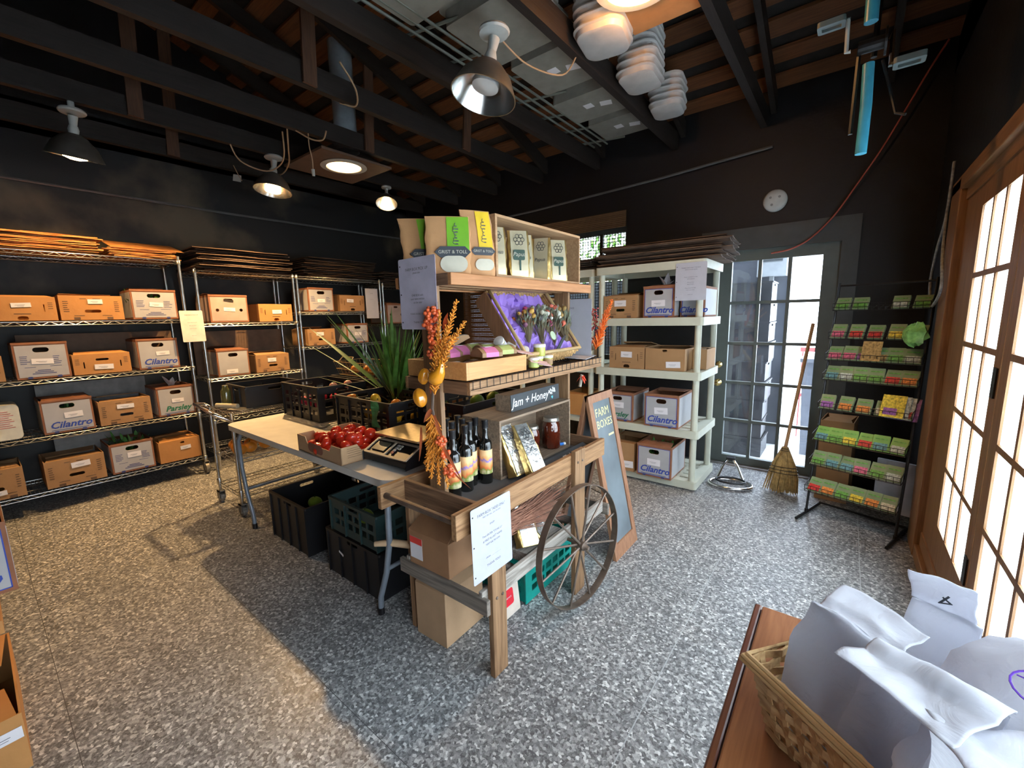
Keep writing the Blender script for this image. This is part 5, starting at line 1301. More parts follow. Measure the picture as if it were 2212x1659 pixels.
# ---------------------------------------------------------------- chrome utility cart
t = thing('utility_cart', 'chrome wire utility cart on casters at the folding table\'s left end', 'cart', (-3.70, 1.52, 0)); a, c = .22, .40
for x in (-a, a):
    for y in (-c, c):
        MB().tube([(x, y, .10), (x, y, .79)], .0125, 10).lathe([(.016, .15), (.018, .19), (.015, .20)], c=(x, y, 0), n=10).build('post', MT['chrome'], t, smooth=50)
        caster(t, x, y, .04)
wire_shelf(-a, a, -c, c, .17, slat=.018).build('shelf', MT['chrome'], t, smooth=60)
wire_shelf(-a, a, -c, c, .44, slat=.02).build('shelf', MT['chrome'], t, smooth=60)
wire_shelf(-a, a, -c, c, .79, slat=.02).build('shelf', MT['chrome'], t, smooth=60)
MB().tube([(-a, -c, .79), (-a - .02, -c - .03, .815), (-a + .02, -c - .10, .83), (a - .02, -c - .10, .80), (a, -c - .05, .765), (a, -c, .73)], .0135, 10).build('push_handle', MT['chrome_b'], t, smooth=60)
crate('black perforated crate on the utility cart\'s top shelf', -3.885, -3.52, 1.25, 1.66, .793, .17, BP_, lattice=False)
q = MB()
for i in range(9):
    for j in range(2): q.lathe([(0, 0), (.005, 0)], mat=Matrix.Rotation(PI / 2, 3, 'Y'), c=(-3.5125, 1.30 + i * .038, .86 + j * .05 + (i % 2) * .012), n=8)
o = MB().obox((0, 0, 0), (.11, .07, .10), (0, 0, .3)).build('cardboard_carton', mat('cream_carton', (.55, .45, .30), .7)); o.location = (-3.82, 1.72, .845); tag(o, 'small cream carton standing behind the perforated black crate', 'box')
t = thing('paper_roll', 'rolled cream paper with a grey folder on the utility cart\'s front edge', 'paper', (-3.66, 1.17, .795), .2)
MB().cyl((-.12, -.02, .022), (.06, .03, .020), .018).build('roll', mat('cream_paper', (.66, .56, .38), .7), t, smooth=50)
MB().obox((.10, .02, .004), (.16, .09, .003), (0, 0, .1)).build('folder', mat('grey_folder', (.32, .30, .25), .6), t)
t = thing('glass_jug', 'clear glass jug lying beside the perforated crate on the utility cart', 'jug', (-3.80, 1.205, .795), 0)
MB().lathe([(0, 0), (.03, 0), (.035, .01), (.035, .12), (.02, .15), (.02, .165)], n=18).build('jug', mat('green_glass', (.14, .13, .04), .1, spec=.8), t, smooth=50)
for i, (x, y) in enumerate([(-3.78, 1.22), (-3.68, 1.20), (-3.72, 1.31), (-3.60, 1.26), (-3.62, 1.38), (-3.79, 1.42), (-3.58, 1.18)]):
    fruit('pumpkin', 'small orange pumpkin on the utility cart\'s middle shelf', 'pumpkin', (x, y, .4875 - .004), .048, MT['orange_f'], (1, 1, .9), group='pumpkins on the utility cart')

# ---------------------------------------------------------------- crates under the table
MT['teal'] = mat('teal_plastic', (.0, .23, .19), .4, var=.1); MT['dk_teal'] = mat('dark_teal_plastic', (.012, .035, .035), .5)
crate('black crate on the floor under the table\'s left half', -2.98, -2.50, 1.13, 1.62, 0, .32, BP_, lattice=False)
crate('black crate with a small white mark on the floor near the cart', -2.27, -1.77, 1.14, 1.60, 0, .27, BP_, lattice=False)
o = MB().obox((0, 0, 0), (.045, .001, .012), (0, .35, 0)).build('white_mark', MT['label'], [x for x in bpy.data.objects if x.get('label', '').startswith('black crate with a small white mark')][0]); o.location = (-.10, -.241, .16)
crate('dark green crate stacked on the black crate under the table', -2.21, -1.77, 1.14, 1.60, .274, .20, MT['dk_teal'])
crate('black crate at the back under the folding table', -2.46, -2.30 + .0, 1.66, 1.80, 0, .30, BP_, lattice=False)
for lb, x, y, z in (('dim yellow squash in the left floor crate', -2.72, 1.30, .30), ('yellow squash glimpsed in the dark green crate', -2.0, 1.22, .44), ('second yellow squash at the left floor crate\'s back', -2.62, 1.50, .30)):
    fruit('squash', lb, 'squash', (x, y, z - .06), .042, MT['lime_f'], (1.3, 1, .9))
o = MB().tube([(-.06, -.05, 0), (0, 0, .005), (.10, .05, 0)], [.012, .018, .017], 10).build('wooden_peg', mat('pale_wood_peg', (.50, .34, .20), .6), smooth=50)
o.location = (-1.60, 1.10, .405); tag(o, 'rounded pale wooden peg sticking out left of the lower brown box', 'peg')

# ---------------------------------------------------------------- under and beside the cart
MT['kraft_p'] = mat('plain_tan_carton', (.40, .25, .14), .8, var=.06, bump=.08)
t = thing('shipping_carton', 'plain tan carton standing on the floor under the cart\'s near corner', 'box', (-1.375, 1.245, 0), .03)
MB().box(-.095, .095, -.125, .125, .001, .255).build('body', MT['kraft_p'], t, bevel=.002)
MB().add([(-.095, -.125, .255), (.095, -.125, .255), (.06, -.06, .292), (-.095, -.06, .292), (-.095, -.125, .258), (.095, -.125, .258), (.06, -.06, .295), (-.095, -.06, .295)], [(0, 3, 2, 1), (4, 5, 6, 7), (0, 1, 5, 4), (1, 2, 6, 5), (2, 3, 7, 6), (3, 0, 4, 7)]).build('flap', MT['kraft_p'], t)
MB().add([(.095, -.125, .255), (.095, .125, .255), (.05, .10, .29), (.05, -.09, .29), (.095, -.125, .258), (.095, .125, .258), (.05, .10, .293), (.05, -.09, .293)], [(0, 1, 2, 3), (4, 7, 6, 5), (0, 4, 5, 1), (1, 5, 6, 2), (2, 6, 7, 3), (3, 7, 4, 0)]).build('flap', MT['kraft_p'], t)
t = thing('shipping_carton', 'brown carton with red and white shipping label on the cart\'s lower shelf', 'box', (-1.345, 1.235, .366), .02); t.rotation_euler = (.0, .0, .02)
MB().box(-.12, .125, -.135, .15, .0, .155).build('body', MT['kraft_o'] if False else mat('warm_brown_carton', (.30, .155, .075), .75, var=.08), t, bevel=.002)
MB().add([(-.12, -.135, .155), (.125, -.135, .155), (.10, -.03, .235), (-.10, -.03, .235), (-.12, -.135, .158), (.125, -.135, .158), (.10, -.03, .238), (-.10, -.03, .238)], [(0, 3, 2, 1), (4, 5, 6, 7), (0, 1, 5, 4), (1, 2, 6, 5), (2, 3, 7, 6), (3, 0, 4, 7)]).build('flap', mat('warm_brown_flap', (.28, .14, .065), .75), t)
MB().box(-.112, -.035, -.1368, -.1355, .03, .13).build('shipping_label', MT['label'], t); MB().box(-.112, -.035, -.1378, -.1365, .10, .13).build('red_label_strip', mat('red_strip', (.60, .04, .03), .6), t)
part('cross_brace', MB().box(-1.47, -1.05, 1.30, 1.34, .345, .365), MT['grey_wood_x'])
# broomcorn bundle
t = thing('twig_bundle', 'bundle of fine red brown broomcorn lying under the cart\'s tray', 'twigs', (-1.15, 1.40, .50)); q = MB(); rg = random.Random(5)
for i in range(330):
    y1 = rg.uniform(.18, .50); z1 = rg.uniform(-.12, .10) * (y1 / .4); x1 = rg.uniform(-.12, .10)
    q.tube([(rg.uniform(-.04, .04), -.12, rg.uniform(-.06, .06)), (x1 * .5, y1 * .5 - .05, z1 * .4), (x1, y1, z1)], [.0022, .0018, .0010], 3, cap=False)
q.build('twigs', mat('broomcorn', (.30, .135, .085), .8, var=.35, scale=30), t)
for i, (lb, p, r_) in enumerate((('crinkled silver foil pouch on the cart\'s lower shelf, left one', (-1.10, 1.50, .372), (-.55, .1, 1.2)), ('crinkled silver foil pouch leaning right of the other one', (-1.10, 1.62, .372), (-.75, -.1, 1.7)))):
    coffee_bag(lb, p, 0, w=.11, h=.19, logo=False, face=MT['silver'], rot=r_, name='foil_pouch')
part('lower_shelf_board', MB().box(-1.45, -1.075, 1.45, 1.75, .315, .366), MT['grey_wood'])
crate('teal lattice crate on the floor behind the cart\'s iron wheel', -1.46, -1.165, 1.57, 2.10, 0, .215, MT['teal'])
t = thing('gift_box', 'flat white and red printed carton tilted against the teal crate', 'box', (-1.175, 1.40, .0)); t.rotation_euler = (0, -.12, 0)
MB().box(-.05, 0, -.03, .13, .003, .15).build('body', mat('white_box_print', (.58, .50, .42), .6, var=.1), t, bevel=.002)
MB().prism([rrect(-.03, .085, .06, .14, .012)], lambda u, v, d: (d, u, v), .0003, .0012).build('red_panel', mat('red_panel', (.62, .015, .03), .5), t)
text('lettering', 'SAFETY ADVICE', .011, t, MT['label'], frame((.0018, .03, .10), (0, 1, 0), (0, 0, 1)))
# chalkboard A-frame
t = thing('a_frame_chalkboard', 'brown framed A-frame chalkboard lettered FARM BOXES behind the iron wheel', 'chalkboard', (-1.17, 2.345, 0))
def leaf_frame(s):
    q = lambda u, v, d: (s * (.20 - v * .195 / .96 + d), u, v)
    return q
hb_ = wood('red_brown_frame', (.20, .085, .045), (.34, .17, .09), 'Z', .5)
for s, nm in ((1, 'front_board'), (-1, 'back_board')):
    f = leaf_frame(s); fr2 = MB().prism([rect(-.16, .16, .0, .97), rect(-.115, .115, .085, .925)], f, -.012, .010); bo = fr2.build(nm, hb_, t)
    MB().prism([rect(-.115, .115, .085, .925)], f, -.004, .002).build('slate_panel', MT['slate_l'] if 'slate_l' in MT else MT['slate'], bo)
    if s == 1:
        uy = Vector((-.195 / .96, 0, 1)).normalized(); mch = mat('yellow_chalk', (.66, .62, .30), .9)
        for txt, yy, vv, sz in (('FARM', -.005, .855, .072), ('BOXES', .005, .785, .068)):
            o_ = f(yy, vv, .0035); text('lettering', txt, sz, bo, mch, frame(o_, (0, 1, 0), uy))
        MB().prism([rect(.03, .10, .70, .712), rect(-.10, -.06, .62, .63), rect(.08, .10, .60, .63)][:1], f, .003, .004).build('chalk_marks', mch, bo)
MB().tube([(-.17, .155, .28), (.0, .155, .24), (.14, .155, .28)], .003, 5).build('stay_chain', MT['black_metal'], t)

# ---------------------------------------------------------------- autumn garland
t = thing('autumn_garland', 'hanging autumn garland of orange plumes, berries and gourds on the left upright', 'garland', (-1.20, 1.085, 1.15))
L = Vector((-1.20, 1.085, 1.15)); rg = random.Random(8)
MT['plume'] = mat('orange_plume', (.66, .24, .02), .7, var=.3, scale=40); MT['berry'] = mat('red_orange_berry', (.70, .12, .035), .25, var=.35, scale=25, spec=.6); MT['rust_leaf'] = mat('coral_leaf', (.60, .16, .06), .6, var=.3, scale=20); MT['gourd'] = mat('glossy_gourd', (.72, .27, .015), .12, var=.15, spec=.7, coat=.6)
MB().tube([Vector(p) - L for p in ((-1.19, 1.08, 1.50), (-1.185, 1.07, 1.35), (-1.21, 1.065, 1.22), (-1.22, 1.06, 1.10), (-1.20, 1.06, 1.02), (-1.17, 1.06, .92))], .006, 6).build('stem', mat('dark_twig', (.08, .05, .035), .8), t)
def plume(a, b, w, seed):
    rg = random.Random(seed); q = MB(); a = Vector(a) - L; b = Vector(b) - L; d = b - a; n = int(d.length / .0035); s = d.cross(Vector((0, 1, 0))).normalized(); s2 = d.normalized().cross(s)
    w *= 1.35; q.tube([a, b], .0018, 4)
    for i in range(n):
        k = i / n; c = a + d * k; ww = w * (1 - k * .75) * rg.uniform(.6, 1); an = i * 2.4
        e = c + (s * math.cos(an) + s2 * math.sin(an)) * ww + d.normalized() * ww * 1.1
        q.tube([c, e], [.0034, .0016], 4)
        if i % 2 == 0: q.blob(e, .0030, 5, 3, seed=i)
    return q
for i, (a, b, w) in enumerate((((-1.19, 1.06, 1.24), (-1.055, 1.05, 1.50), .022), ((-1.19, 1.06, 1.26), (-1.00, 1.03, 1.43), .020), ((-1.19, 1.05, 1.22), (-1.09, 1.03, 1.40), .020), ((-1.185, 1.06, 1.22), (-1.145, 1.04, 1.36), .018), ((-1.19, 1.05, 1.20), (-1.12, 1.03, 1.46), .020), ((-1.185, 1.05, 1.20), (-1.06, 1.03, 1.38), .018), ((-1.19, 1.05, 1.16), (-1.15, 1.03, 1.32), .022), ((-1.215, 1.05, 1.08), (-1.215, 1.02, .90), .022),
                    ((-1.21, 1.06, 1.05), (-1.235, 1.03, .86), .020), ((-1.20, 1.06, 1.06), (-1.17, 1.03, .82), .020), ((-1.19, 1.06, 1.00), (-1.26, 1.04, .88), .016), ((-1.18, 1.05, .98), (-1.12, 1.03, .82), .016), ((-1.20, 1.05, 1.02), (-1.20, 1.02, .84), .020))):
    plume(a, b, w, i).build('plume', MT['plume'], t)
for nm, cs in (('berry_cluster', [((-1.185, 1.05, 1.455), .030, 34), ((-1.195, 1.05, 1.415), .026, 26), ((-1.175, 1.05, 1.36), .028, 30), ((-1.185, 1.05, 1.32), .024, 24)]), ('berry_cluster', [((-1.155, 1.04, .99), .018, 18), ((-1.135, 1.04, .94), .018, 18), ((-1.105, 1.03, .885), .022, 22)])):
    q = MB()
    for c, R_, n in cs:
        for i in range(n):
            v = Vector((rg.gauss(0, 1), rg.gauss(0, .7), rg.gauss(0, 1))).normalized() * R_ * rg.uniform(.75, 1); q.blob(Vector(c) - L + v, .0076, 8, 6, seed=i)
    q.build(nm, MT['berry'], t, smooth=80)
for c, R_, sc, tilt in (((-1.245, 1.05, 1.225), .026, (.85, .85, 1.25), .3), ((-1.275, 1.05, 1.14), .028, (.9, .9, 1.35), -.3)):
    q = MB(); n = 24; P = []
    for i in range(13):
        for j in range(n):
            a = 2 * PI * j / n; th = PI * i / 12; rr = R_ * math.sin(th) * (1 + .07 * math.cos(6 * a)); P.append(Vector((rr * math.cos(a) * sc[0], rr * math.sin(a) * sc[1], -R_ * math.cos(th) * sc[2])))
    q.add([Euler((0, tilt, 0)).to_matrix() @ p + Vector(c) - L for p in P], [(i * n + j, i * n + (j + 1) % n, (i + 1) * n + (j + 1) % n, (i + 1) * n + j) for i in range(12) for j in range(n)])
    q.build('gourd', MT['gourd'], t, smooth=80)
MB().tube([Vector(p) - L for p in ((-1.185, 1.04, 1.205), (-1.18, 1.04, 1.215), (-1.165, 1.04, 1.23), (-1.145, 1.04, 1.25), (-1.135, 1.04, 1.275), (-1.14, 1.04, 1.295), (-1.155, 1.04, 1.30))], [.010, .026, .030, .020, .010, .008, .006], 14).build('gourd', MT['gourd'], t, smooth=80)
q = MB()
for a, b, w, bd in (((-1.21, 1.05, 1.08), (-1.265, 1.03, .98), .03, .3), ((-1.255, 1.03, 1.03), (-1.25, 1.02, .90), .02, -.1), ((-1.20, 1.05, 1.08), (-1.15, 1.03, .99), .026, .2), ((-1.17, 1.04, 1.0), (-1.04, 1.02, .86), .020, .05), ((-1.14, 1.04, .90), (-1.00, 1.02, .845), .010, .05), ((-1.19, 1.06, 1.22), (-1.175, 1.04, 1.33), .035, .1), ((-1.15, 1.07, 1.40), (-1.10, 1.05, 1.46), .035, 0), ((-1.20, 1.05, 1.22), (-1.215, 1.04, 1.16), .03, .2), ((-1.215, 1.05, 1.10), (-1.245, 1.03, 1.05), .03, .1)):
    q.leaf(Vector(a) - L, Vector(b) - L, w, (0, -1, .2), bend=bd, n=8, base=.5)
q.build('leaves', MT['rust_leaf'], t, smooth=60)
# smaller spray on the right upright
t = thing('autumn_spray', 'smaller autumn spray of berries and flame orange fern on the right upright', 'garland', (-1.11, 2.18, 1.24)); L = Vector((-1.11, 2.18, 1.24))
MT['flame'] = mat('flame_fern', (.70, .13, .01), .6, var=.2, scale=30)
plume((-1.10, 2.17, 1.25), (-1.03, 2.22, 1.52), .028, 77).build('plume', MT['flame'], t); plume((-1.10, 2.17, 1.25), (-1.055, 2.20, 1.46), .030, 78).build('plume', MT['flame'], t)
q = MB()
for i in range(60): q.blob((rg.uniform(-.03, .01) - .0 + (i / 60) * .01, rg.uniform(-.01, .01), .03 + i * .0035), .0055, 7, 5, seed=i)
q.build('berry_cluster', mat('dark_berry', (.30, .04, .035), .25, spec=.6), t, smooth=80)
q = MB().leaf((-.02, 0, 0), (-.12, -.02, .22), .045, (0, -1, 0), bend=.3, n=8, base=.6)
q.build('leaves', mat('brown_sheer_leaf', (.22, .15, .09), .6), t)
t = thing('autumn_spray', 'red orange silk flowers hanging below the middle shelf by the right upright', 'garland', (-1.19, 2.175, 1.10)); q = MB()
for i in range(7): q.leaf((0, 0, 0), (.035 * math.cos(i), .02 * math.sin(i * 1.7), -.03 + .025 * math.sin(i * 2)), .022, bend=.2, n=4, base=.6)
q.build('petals', mat('red_silk', (.65, .06, .02), .6), t); MB().tube([(0, 0, 0), (-.012, 0, -.07)], .009, 8).build('pod', mat('grey_pod', (.35, .30, .24), .7), t)

# ================================================================ seed packet rack
t = thing('seed_rack', 'black wire seed rack with eight tiers of packets in the dark corner', 'rack', (.09, 3.42, 0), -.30)
BM = MT['black_metal']; W2 = .245
SEEDZ = [(.19, .0), (.375, .035), (.55, .05), (.765, .10), (.965, .13), (1.10, .15), (1.245, .17), (1.435, .20)]
for s in (-1, 1):
    MB().tube([(s * W2, .06, .03), (s * W2, .28, 1.62)], .008, 8).build('side_pole', BM, t)
    MB().tube([(s * W2, -.10, .012), (s * W2, .30, .012)], .010, 8).tube([(s * W2, .06, .012), (s * W2, .06, .04)], .012, 8).build('foot_bar', BM, t)
for P_ in ((.28, 1.60, .007), (.29, .02, .007), (.16, .80, .005)): MB().tube([(-W2, P_[0], P_[1]), (W2, P_[0], P_[1])], P_[2], 6).build('cross_bar', BM, t)
packs = []; rg = random.Random(31)
def tier(z, y):
    q = MB(); r = .0022
    for (zz, yy) in ((z, y), (z + .045, y - .008), (z + .02, y - .004)): q.tube([(-W2, yy, zz), (W2, yy, zz)], r, 5)
    q.tube([(-W2, y + .10, z + .03), (W2, y + .10, z + .03)], r, 5)
    for s in (-1, 1): q.tube([(s * W2, y - .008, z + .045), (s * W2, y, z), (s * W2, y + .10, z + .03), (s * W2, y + .10, z + .08), (s * W2, y - .008, z + .045)], r, 5)
    n = 14
    for i in range(1, n): x = -W2 + 2 * W2 * i / n; q.tube([(x, y - .008, z + .045), (x, y, z), (x, y + .10, z + .03)], .0015, 4)
    q.build('wire_tier', BM, t)
for z, y in SEEDZ: tier(z, y)
pal = {'red': (.50, .03, .03), 'pink': (.55, .10, .18), 'orange': (.62, .20, .04), 'yellow': (.62, .45, .04), 'green': (.10, .28, .05), 'blue': (.10, .25, .28), 'purple': (.25, .08, .30), 'cream': (.50, .45, .32), 'brown': (.30, .18, .06), 'pale': (.42, .46, .40)}
pm = {k: mat('picture_' + k, v, .45, var=.6, scale=70) for k, v in pal.items()}
pk_body = mat('packet_pale_green', (.18, .245, .13), .4, var=.15, scale=20); pk_body2 = mat('packet_bright_green', (.18, .36, .08), .4, var=.15, scale=20)
tiers = [
    (['red', 'orange', 'green', 'yellow', 'orange', 'cream'], 'bottom tier'),
    (['green', 'blue', 'blue', 'pink', 'green', 'pale'], 'second lowest tier'),
    (['blue', 'green', 'yellow', 'red', 'blue', 'pale'], 'third lowest tier'),
    (['purple', 'orange', 'orange', 'cream', 'red'], 'fourth lowest tier'),
    (['blue', 'pale', 'green', 'green', 'red', 'orange'], 'fourth highest tier'),
    (['pink', 'pink', 'purple', 'brown', 'green', 'pale'], 'third highest tier'),
    (['pink', 'red', 'red', 'yellow', 'red'], 'second highest tier'),
    (['green', 'green', None, 'pale', 'green'], 'top tier')]
Mr = Matrix.Translation((.09, 3.42, 0)) @ Matrix.Rotation(-.30, 4, 'Z')
ordn = ['first', 'second', 'third', 'fourth', 'fifth', 'sixth']
for (z, y), (cols_, nm) in zip(SEEDZ, tiers):
    n = len(cols_)
    for i, c in enumerate(cols_):
        if c is None: continue
        x = -W2 + .045 + (2 * W2 - .09) * i / (n - 1); h = .105 if z < 1.3 else .09
        o = thing('seed_packet', f'{c} pictured seed packet, {ordn[i]} from left, {nm} of the rack', 'seed packet', (0, 0, 0))
        tl = -.60
        o.matrix_world = Mr @ Matrix.Translation((x, y + .006, z + .008)) @ Matrix.Rotation(rg.uniform(-.12, .12), 4, 'Z') @ Matrix.Rotation(tl + rg.uniform(-.06, .06), 4, 'X')
        b = MB()
        for k in range(3): b.box(-.040 + k * .001, .040 + k * .001, k * .005, k * .005 + .002, 0, h - k * .003)
        b.build('packet', pk_body2 if z > .5 and z < .6 else pk_body, o)
        MB().box(-.034, .034, -.0012, -.0002, .006, h * .50).build('picture', pm[c], o)
        MB().box(-.030, .030, -.0012, -.0002, h * .72, h * .80).build('title_strip', pm['green'], o)
o = MB().box(-.05, .05, 0, .002, 0, .13); o = o.build('seed_packet', pm['brown']); o.matrix_world = Mr @ Matrix.Translation((0.0, .14, 1.11)) @ Matrix.Rotation(-.3, 4, 'X'); tag(o, 'larger packet of pale roots standing upright on the third tier from the top', 'seed packet')
t = thing('seed_booklets', 'orange and white booklets bunched at the seed rack\'s right end', 'booklets', (0, 0, 0)); t.matrix_world = Mr @ Matrix.Translation((.15, .085, .775)) @ Matrix.Rotation(-.45, 4, 'X')
for i, (m_) in enumerate(('yellow', 'pale', 'pale', 'purple')): MB().box(-.06 + i * .012, .055 + i * .02, i * .012, i * .012 + .003, 0, .145).build('booklet', pm[m_], t)
MB().box(-.045, .02, -.001, 0, .015, .06).build('picture', pm['purple'], t)
t = thing('seed_bag', 'crumpled bright green packet hanging over the right end of the rack', 'seed packet', (0, 0, 0)); t.matrix_world = Mr @ Matrix.Translation((.205, .14, 1.255))
q = MB(); q.blob((0, 0, .03), .055, 9, 7, .3, (1, .6, 1.15), 3); q.build('bag', mat('shiny_green_bag', (.22, .50, .14), .25, var=.4, scale=30), t)
o = MB().box(-.10, .10, 0, .02, .0, .34).build('grey_carton', mat('grey_white_carton', (.42, .42, .45), .7)); o.matrix_world = Mr @ Matrix.Translation((.19, .17, .14)); tag(o, 'grey white carton leaning behind the seed rack\'s right foot', 'box')
carton('kraft box with a dark printed sun behind the seed rack', (.0, 3.90, 0), -.1, .20, .30, .62, style='plain', lab=None)
# broom
t = thing('broom', 'straw broom with wooden handle leaning on the grey door', 'broom', (-.31, 3.90, .0))
H0 = Vector((0, 0, .36)); H1 = Vector((.09, .40, 1.33))
MB().cyl(H0, H1, .0125, .0135, 12).build('handle', wood('broom_handle', (.30, .15, .06), (.46, .26, .12), 'Z', .5), t, smooth=60)
q = MB(); rg = random.Random(4)
for i in range(230):
    a = rg.uniform(0, 2 * PI); r = rg.uniform(.0, 1); x1 = r * math.cos(a) * .125; y1 = r * math.sin(a) * .045 - .03
    q.tube([(r * math.cos(a) * .018, r * math.sin(a) * .016, .37), (x1 * .62, y1 * .5, .24), (x1 * .86, y1 * .8, .13), (x1 - .01, y1, rg.uniform(0.0, .025))], [.004, .0045, .004, .0018], 4, cap=False)
q.build('bristles', mat('broom_straw', (.42, .27, .10), .75, var=.35, scale=40), t)
q = MB()
for z, r in ((.215, .088), (.19, .096), (.165, .103), (.36, .022), (.345, .026)): q.tube([(r * math.cos(a), r * .42 * math.sin(a) - .014, z) for a in [i * PI / 14 for i in range(28)]], .0028, 5, closed=True)
q.build('binding', MT['black_metal'], t)
# chrome boot scraper / stand on floor
t = thing('chrome_ring_stand', 'bent chrome tube ring lying on the floor before the grey door', 'stand', (-.68, 3.84, 0), .2)
P = [(.16 * math.cos(a), .11 * math.sin(a) - .06, .018) for a in [i * PI / 16 for i in range(32)]]
MB().tube(P, .014, 10, closed=True).build('floor_ring', MT['chrome_b'], t, smooth=60)
P = [(.11 * math.cos(a), .07 * math.sin(a) - .05, .045) for a in [i * PI / 16 for i in range(32)]]
MB().tube(P, .008, 8, closed=True).build('inner_ring', MT['black_metal'], t, smooth=60)
MB().tube([(-.10, .02, .02), (-.06, .14, .10), (-.02, .20, .15), (.02, .20, .15), (.06, .14, .10), (.10, .02, .02)], .011, 10).build('arm', MT['chrome_b'], t, smooth=60)
MB().obox((0, .21, .155), (.07, .05, .03)).build('clamp', MT['black_plastic'], t, bevel=.004)

# smoke detector, cables
t = thing('smoke_detector', 'round white smoke detector on the dark wall above the grey door', 'smoke detector', (-.556, YD - .001, 2.352))
MB().lathe([(.088, 0), (.088, .018), (.078, .032), (.045, .040), (0, .041)], mat=Matrix.Rotation(PI / 2, 3, 'X'), n=36).build('housing', mat('detector_white', (.55, .56, .54), .5), t, smooth=50)
q = MB()
for a in (.6, 2.5, 4.2): q.lathe([(.010, .036), (.010, .0415), (0, .0415)], mat=Matrix.Rotation(PI / 2, 3, 'X'), c=(.04 * math.cos(a), 0, .04 * math.sin(a)), n=10)
q.build('vents', mat('detector_grey', (.25, .25, .25), .6), t)
P = [(-.556, 4.31, 1.925), (-.42, 4.31, 1.945), (-.29, 4.30, 2.01), (-.15, 4.30, 2.16), (-.027, 4.30, 2.366), (.09, 4.28, 2.57), (.194, 4.26, 2.785), (.30, 4.25, 3.02), (.38, 4.22, 3.17)]
def smooth_path(P, n=6):
    out_ = []; P = [Vector(p) for p in P]
    for i in range(len(P) - 1):
        p0 = P[max(i - 1, 0)]; p1 = P[i]; p2 = P[i + 1]; p3 = P[min(i + 2, len(P) - 1)]
        for k in range(n):
            t_ = k / n; out_.append(.5 * ((2 * p1) + (p2 - p0) * t_ + (2 * p0 - 5 * p1 + 4 * p2 - p3) * t_ ** 2 + (3 * p1 - p0 - 3 * p2 + p3) * t_ ** 3))
    out_.append(P[-1]); return out_
def cable(name, label, P, r, m, cat='cable'):
    P = smooth_path(P); o0 = P[0]; o = MB().tube([p - o0 for p in P], r, 7).build(name, m, smooth=60); o.location = o0; return tag(o, label, cat)
cable('red_cable', 'red cable sweeping down the dark wall to the grey door\'s top', P, .0065, mat('red_cable', (.42, .09, .06), .5))
cable('grey_cable', 'pale twisted cable loop hanging beside the french door casing', [(.405, 3.56, 2.25), (.405, 3.60, 1.96), (.40, 3.74, 1.80), (.40, 3.86, 1.62), (.40, 3.78, 1.50), (.39, 3.60, 1.445), (.385, 3.36, 1.49), (.385, 3.28, 1.56), (.39, 3.42, 1.72), (.40, 3.54, 1.86), (.405, 3.60, 2.0)], .008, mat('grey_twisted_cable', (.30, .32, .33), .6, var=.4, scale=60))
cm = MT['cord']
cable('lamp_cord', 'beige cord looped from the joist to the lit lamp\'s holder', [(-3.62, 1.80, 2.95), (-3.75, 1.86, 2.86), (-3.95, 1.95, 2.80), (-4.2, 2.0, 2.78), (-4.45, 2.02, 2.84), (-4.60, 2.08, 2.93)], .006, cm)
cable('lamp_cord', 'beige cord draping between the two joists left of the lamp', [(-4.28, 1.62, 2.97), (-4.30, 1.70, 2.84), (-4.15, 1.85, 2.76), (-3.9, 1.88, 2.80), (-3.70, 1.80, 2.95)], .006, cm)
t = thing('plug_cord', 'cord hanging straight down ending in a white plug connector', 'cord', (-3.58, 1.95, 2.96))
MB().tube(smooth_path([(0, 0, 0), (-.02, .01, -.10), (-.01, .02, -.20), (-.03, .03, -.27)]), .005, 6).build('cord', cm, t); MB().tube([(-.03, .03, -.27), (-.038, .035, -.32)], [.014, .012], 8).build('connector', MT['canopy_w'], t)
t = thing('hang_tag', 'square pale tag on a short cord left of the lit lamp', 'tag', (-4.72, 1.80, 2.92))
MB().tube(smooth_path([(0, 0, 0), (.02, .02, -.07), (.05, .04, -.14)]), .004, 6).build('cord', cm, t); MB().obox((.0, .02, -.11), (.075, .004, .06), (0, .2, .7)).build('card', MT['canopy_w'], t)
cable('lamp_cord', 'short curled beige cord end sticking out under the joist', [(-3.60, 1.86, 2.95), (-3.50, 1.93, 2.88), (-3.42, 1.98, 2.87), (-3.36, 1.98, 2.92)], .006, cm)
cable('lamp_cord', 'beige cord running along beside the grey flue pipe', [(-2.60, 1.66, 3.02), (-2.72, 1.84, 2.97), (-2.85, 1.92, 2.93), (-2.95, 1.86, 2.96)], .006, cm)
cable('lamp_cord', 'dark cord curving from the large unlit lamp to the joist with the lids', [(-1.62, 2.0, 2.95), (-1.60, 2.25, 2.90), (-1.50, 2.48, 2.90), (-1.38, 2.45, 2.96)], .005, cm)

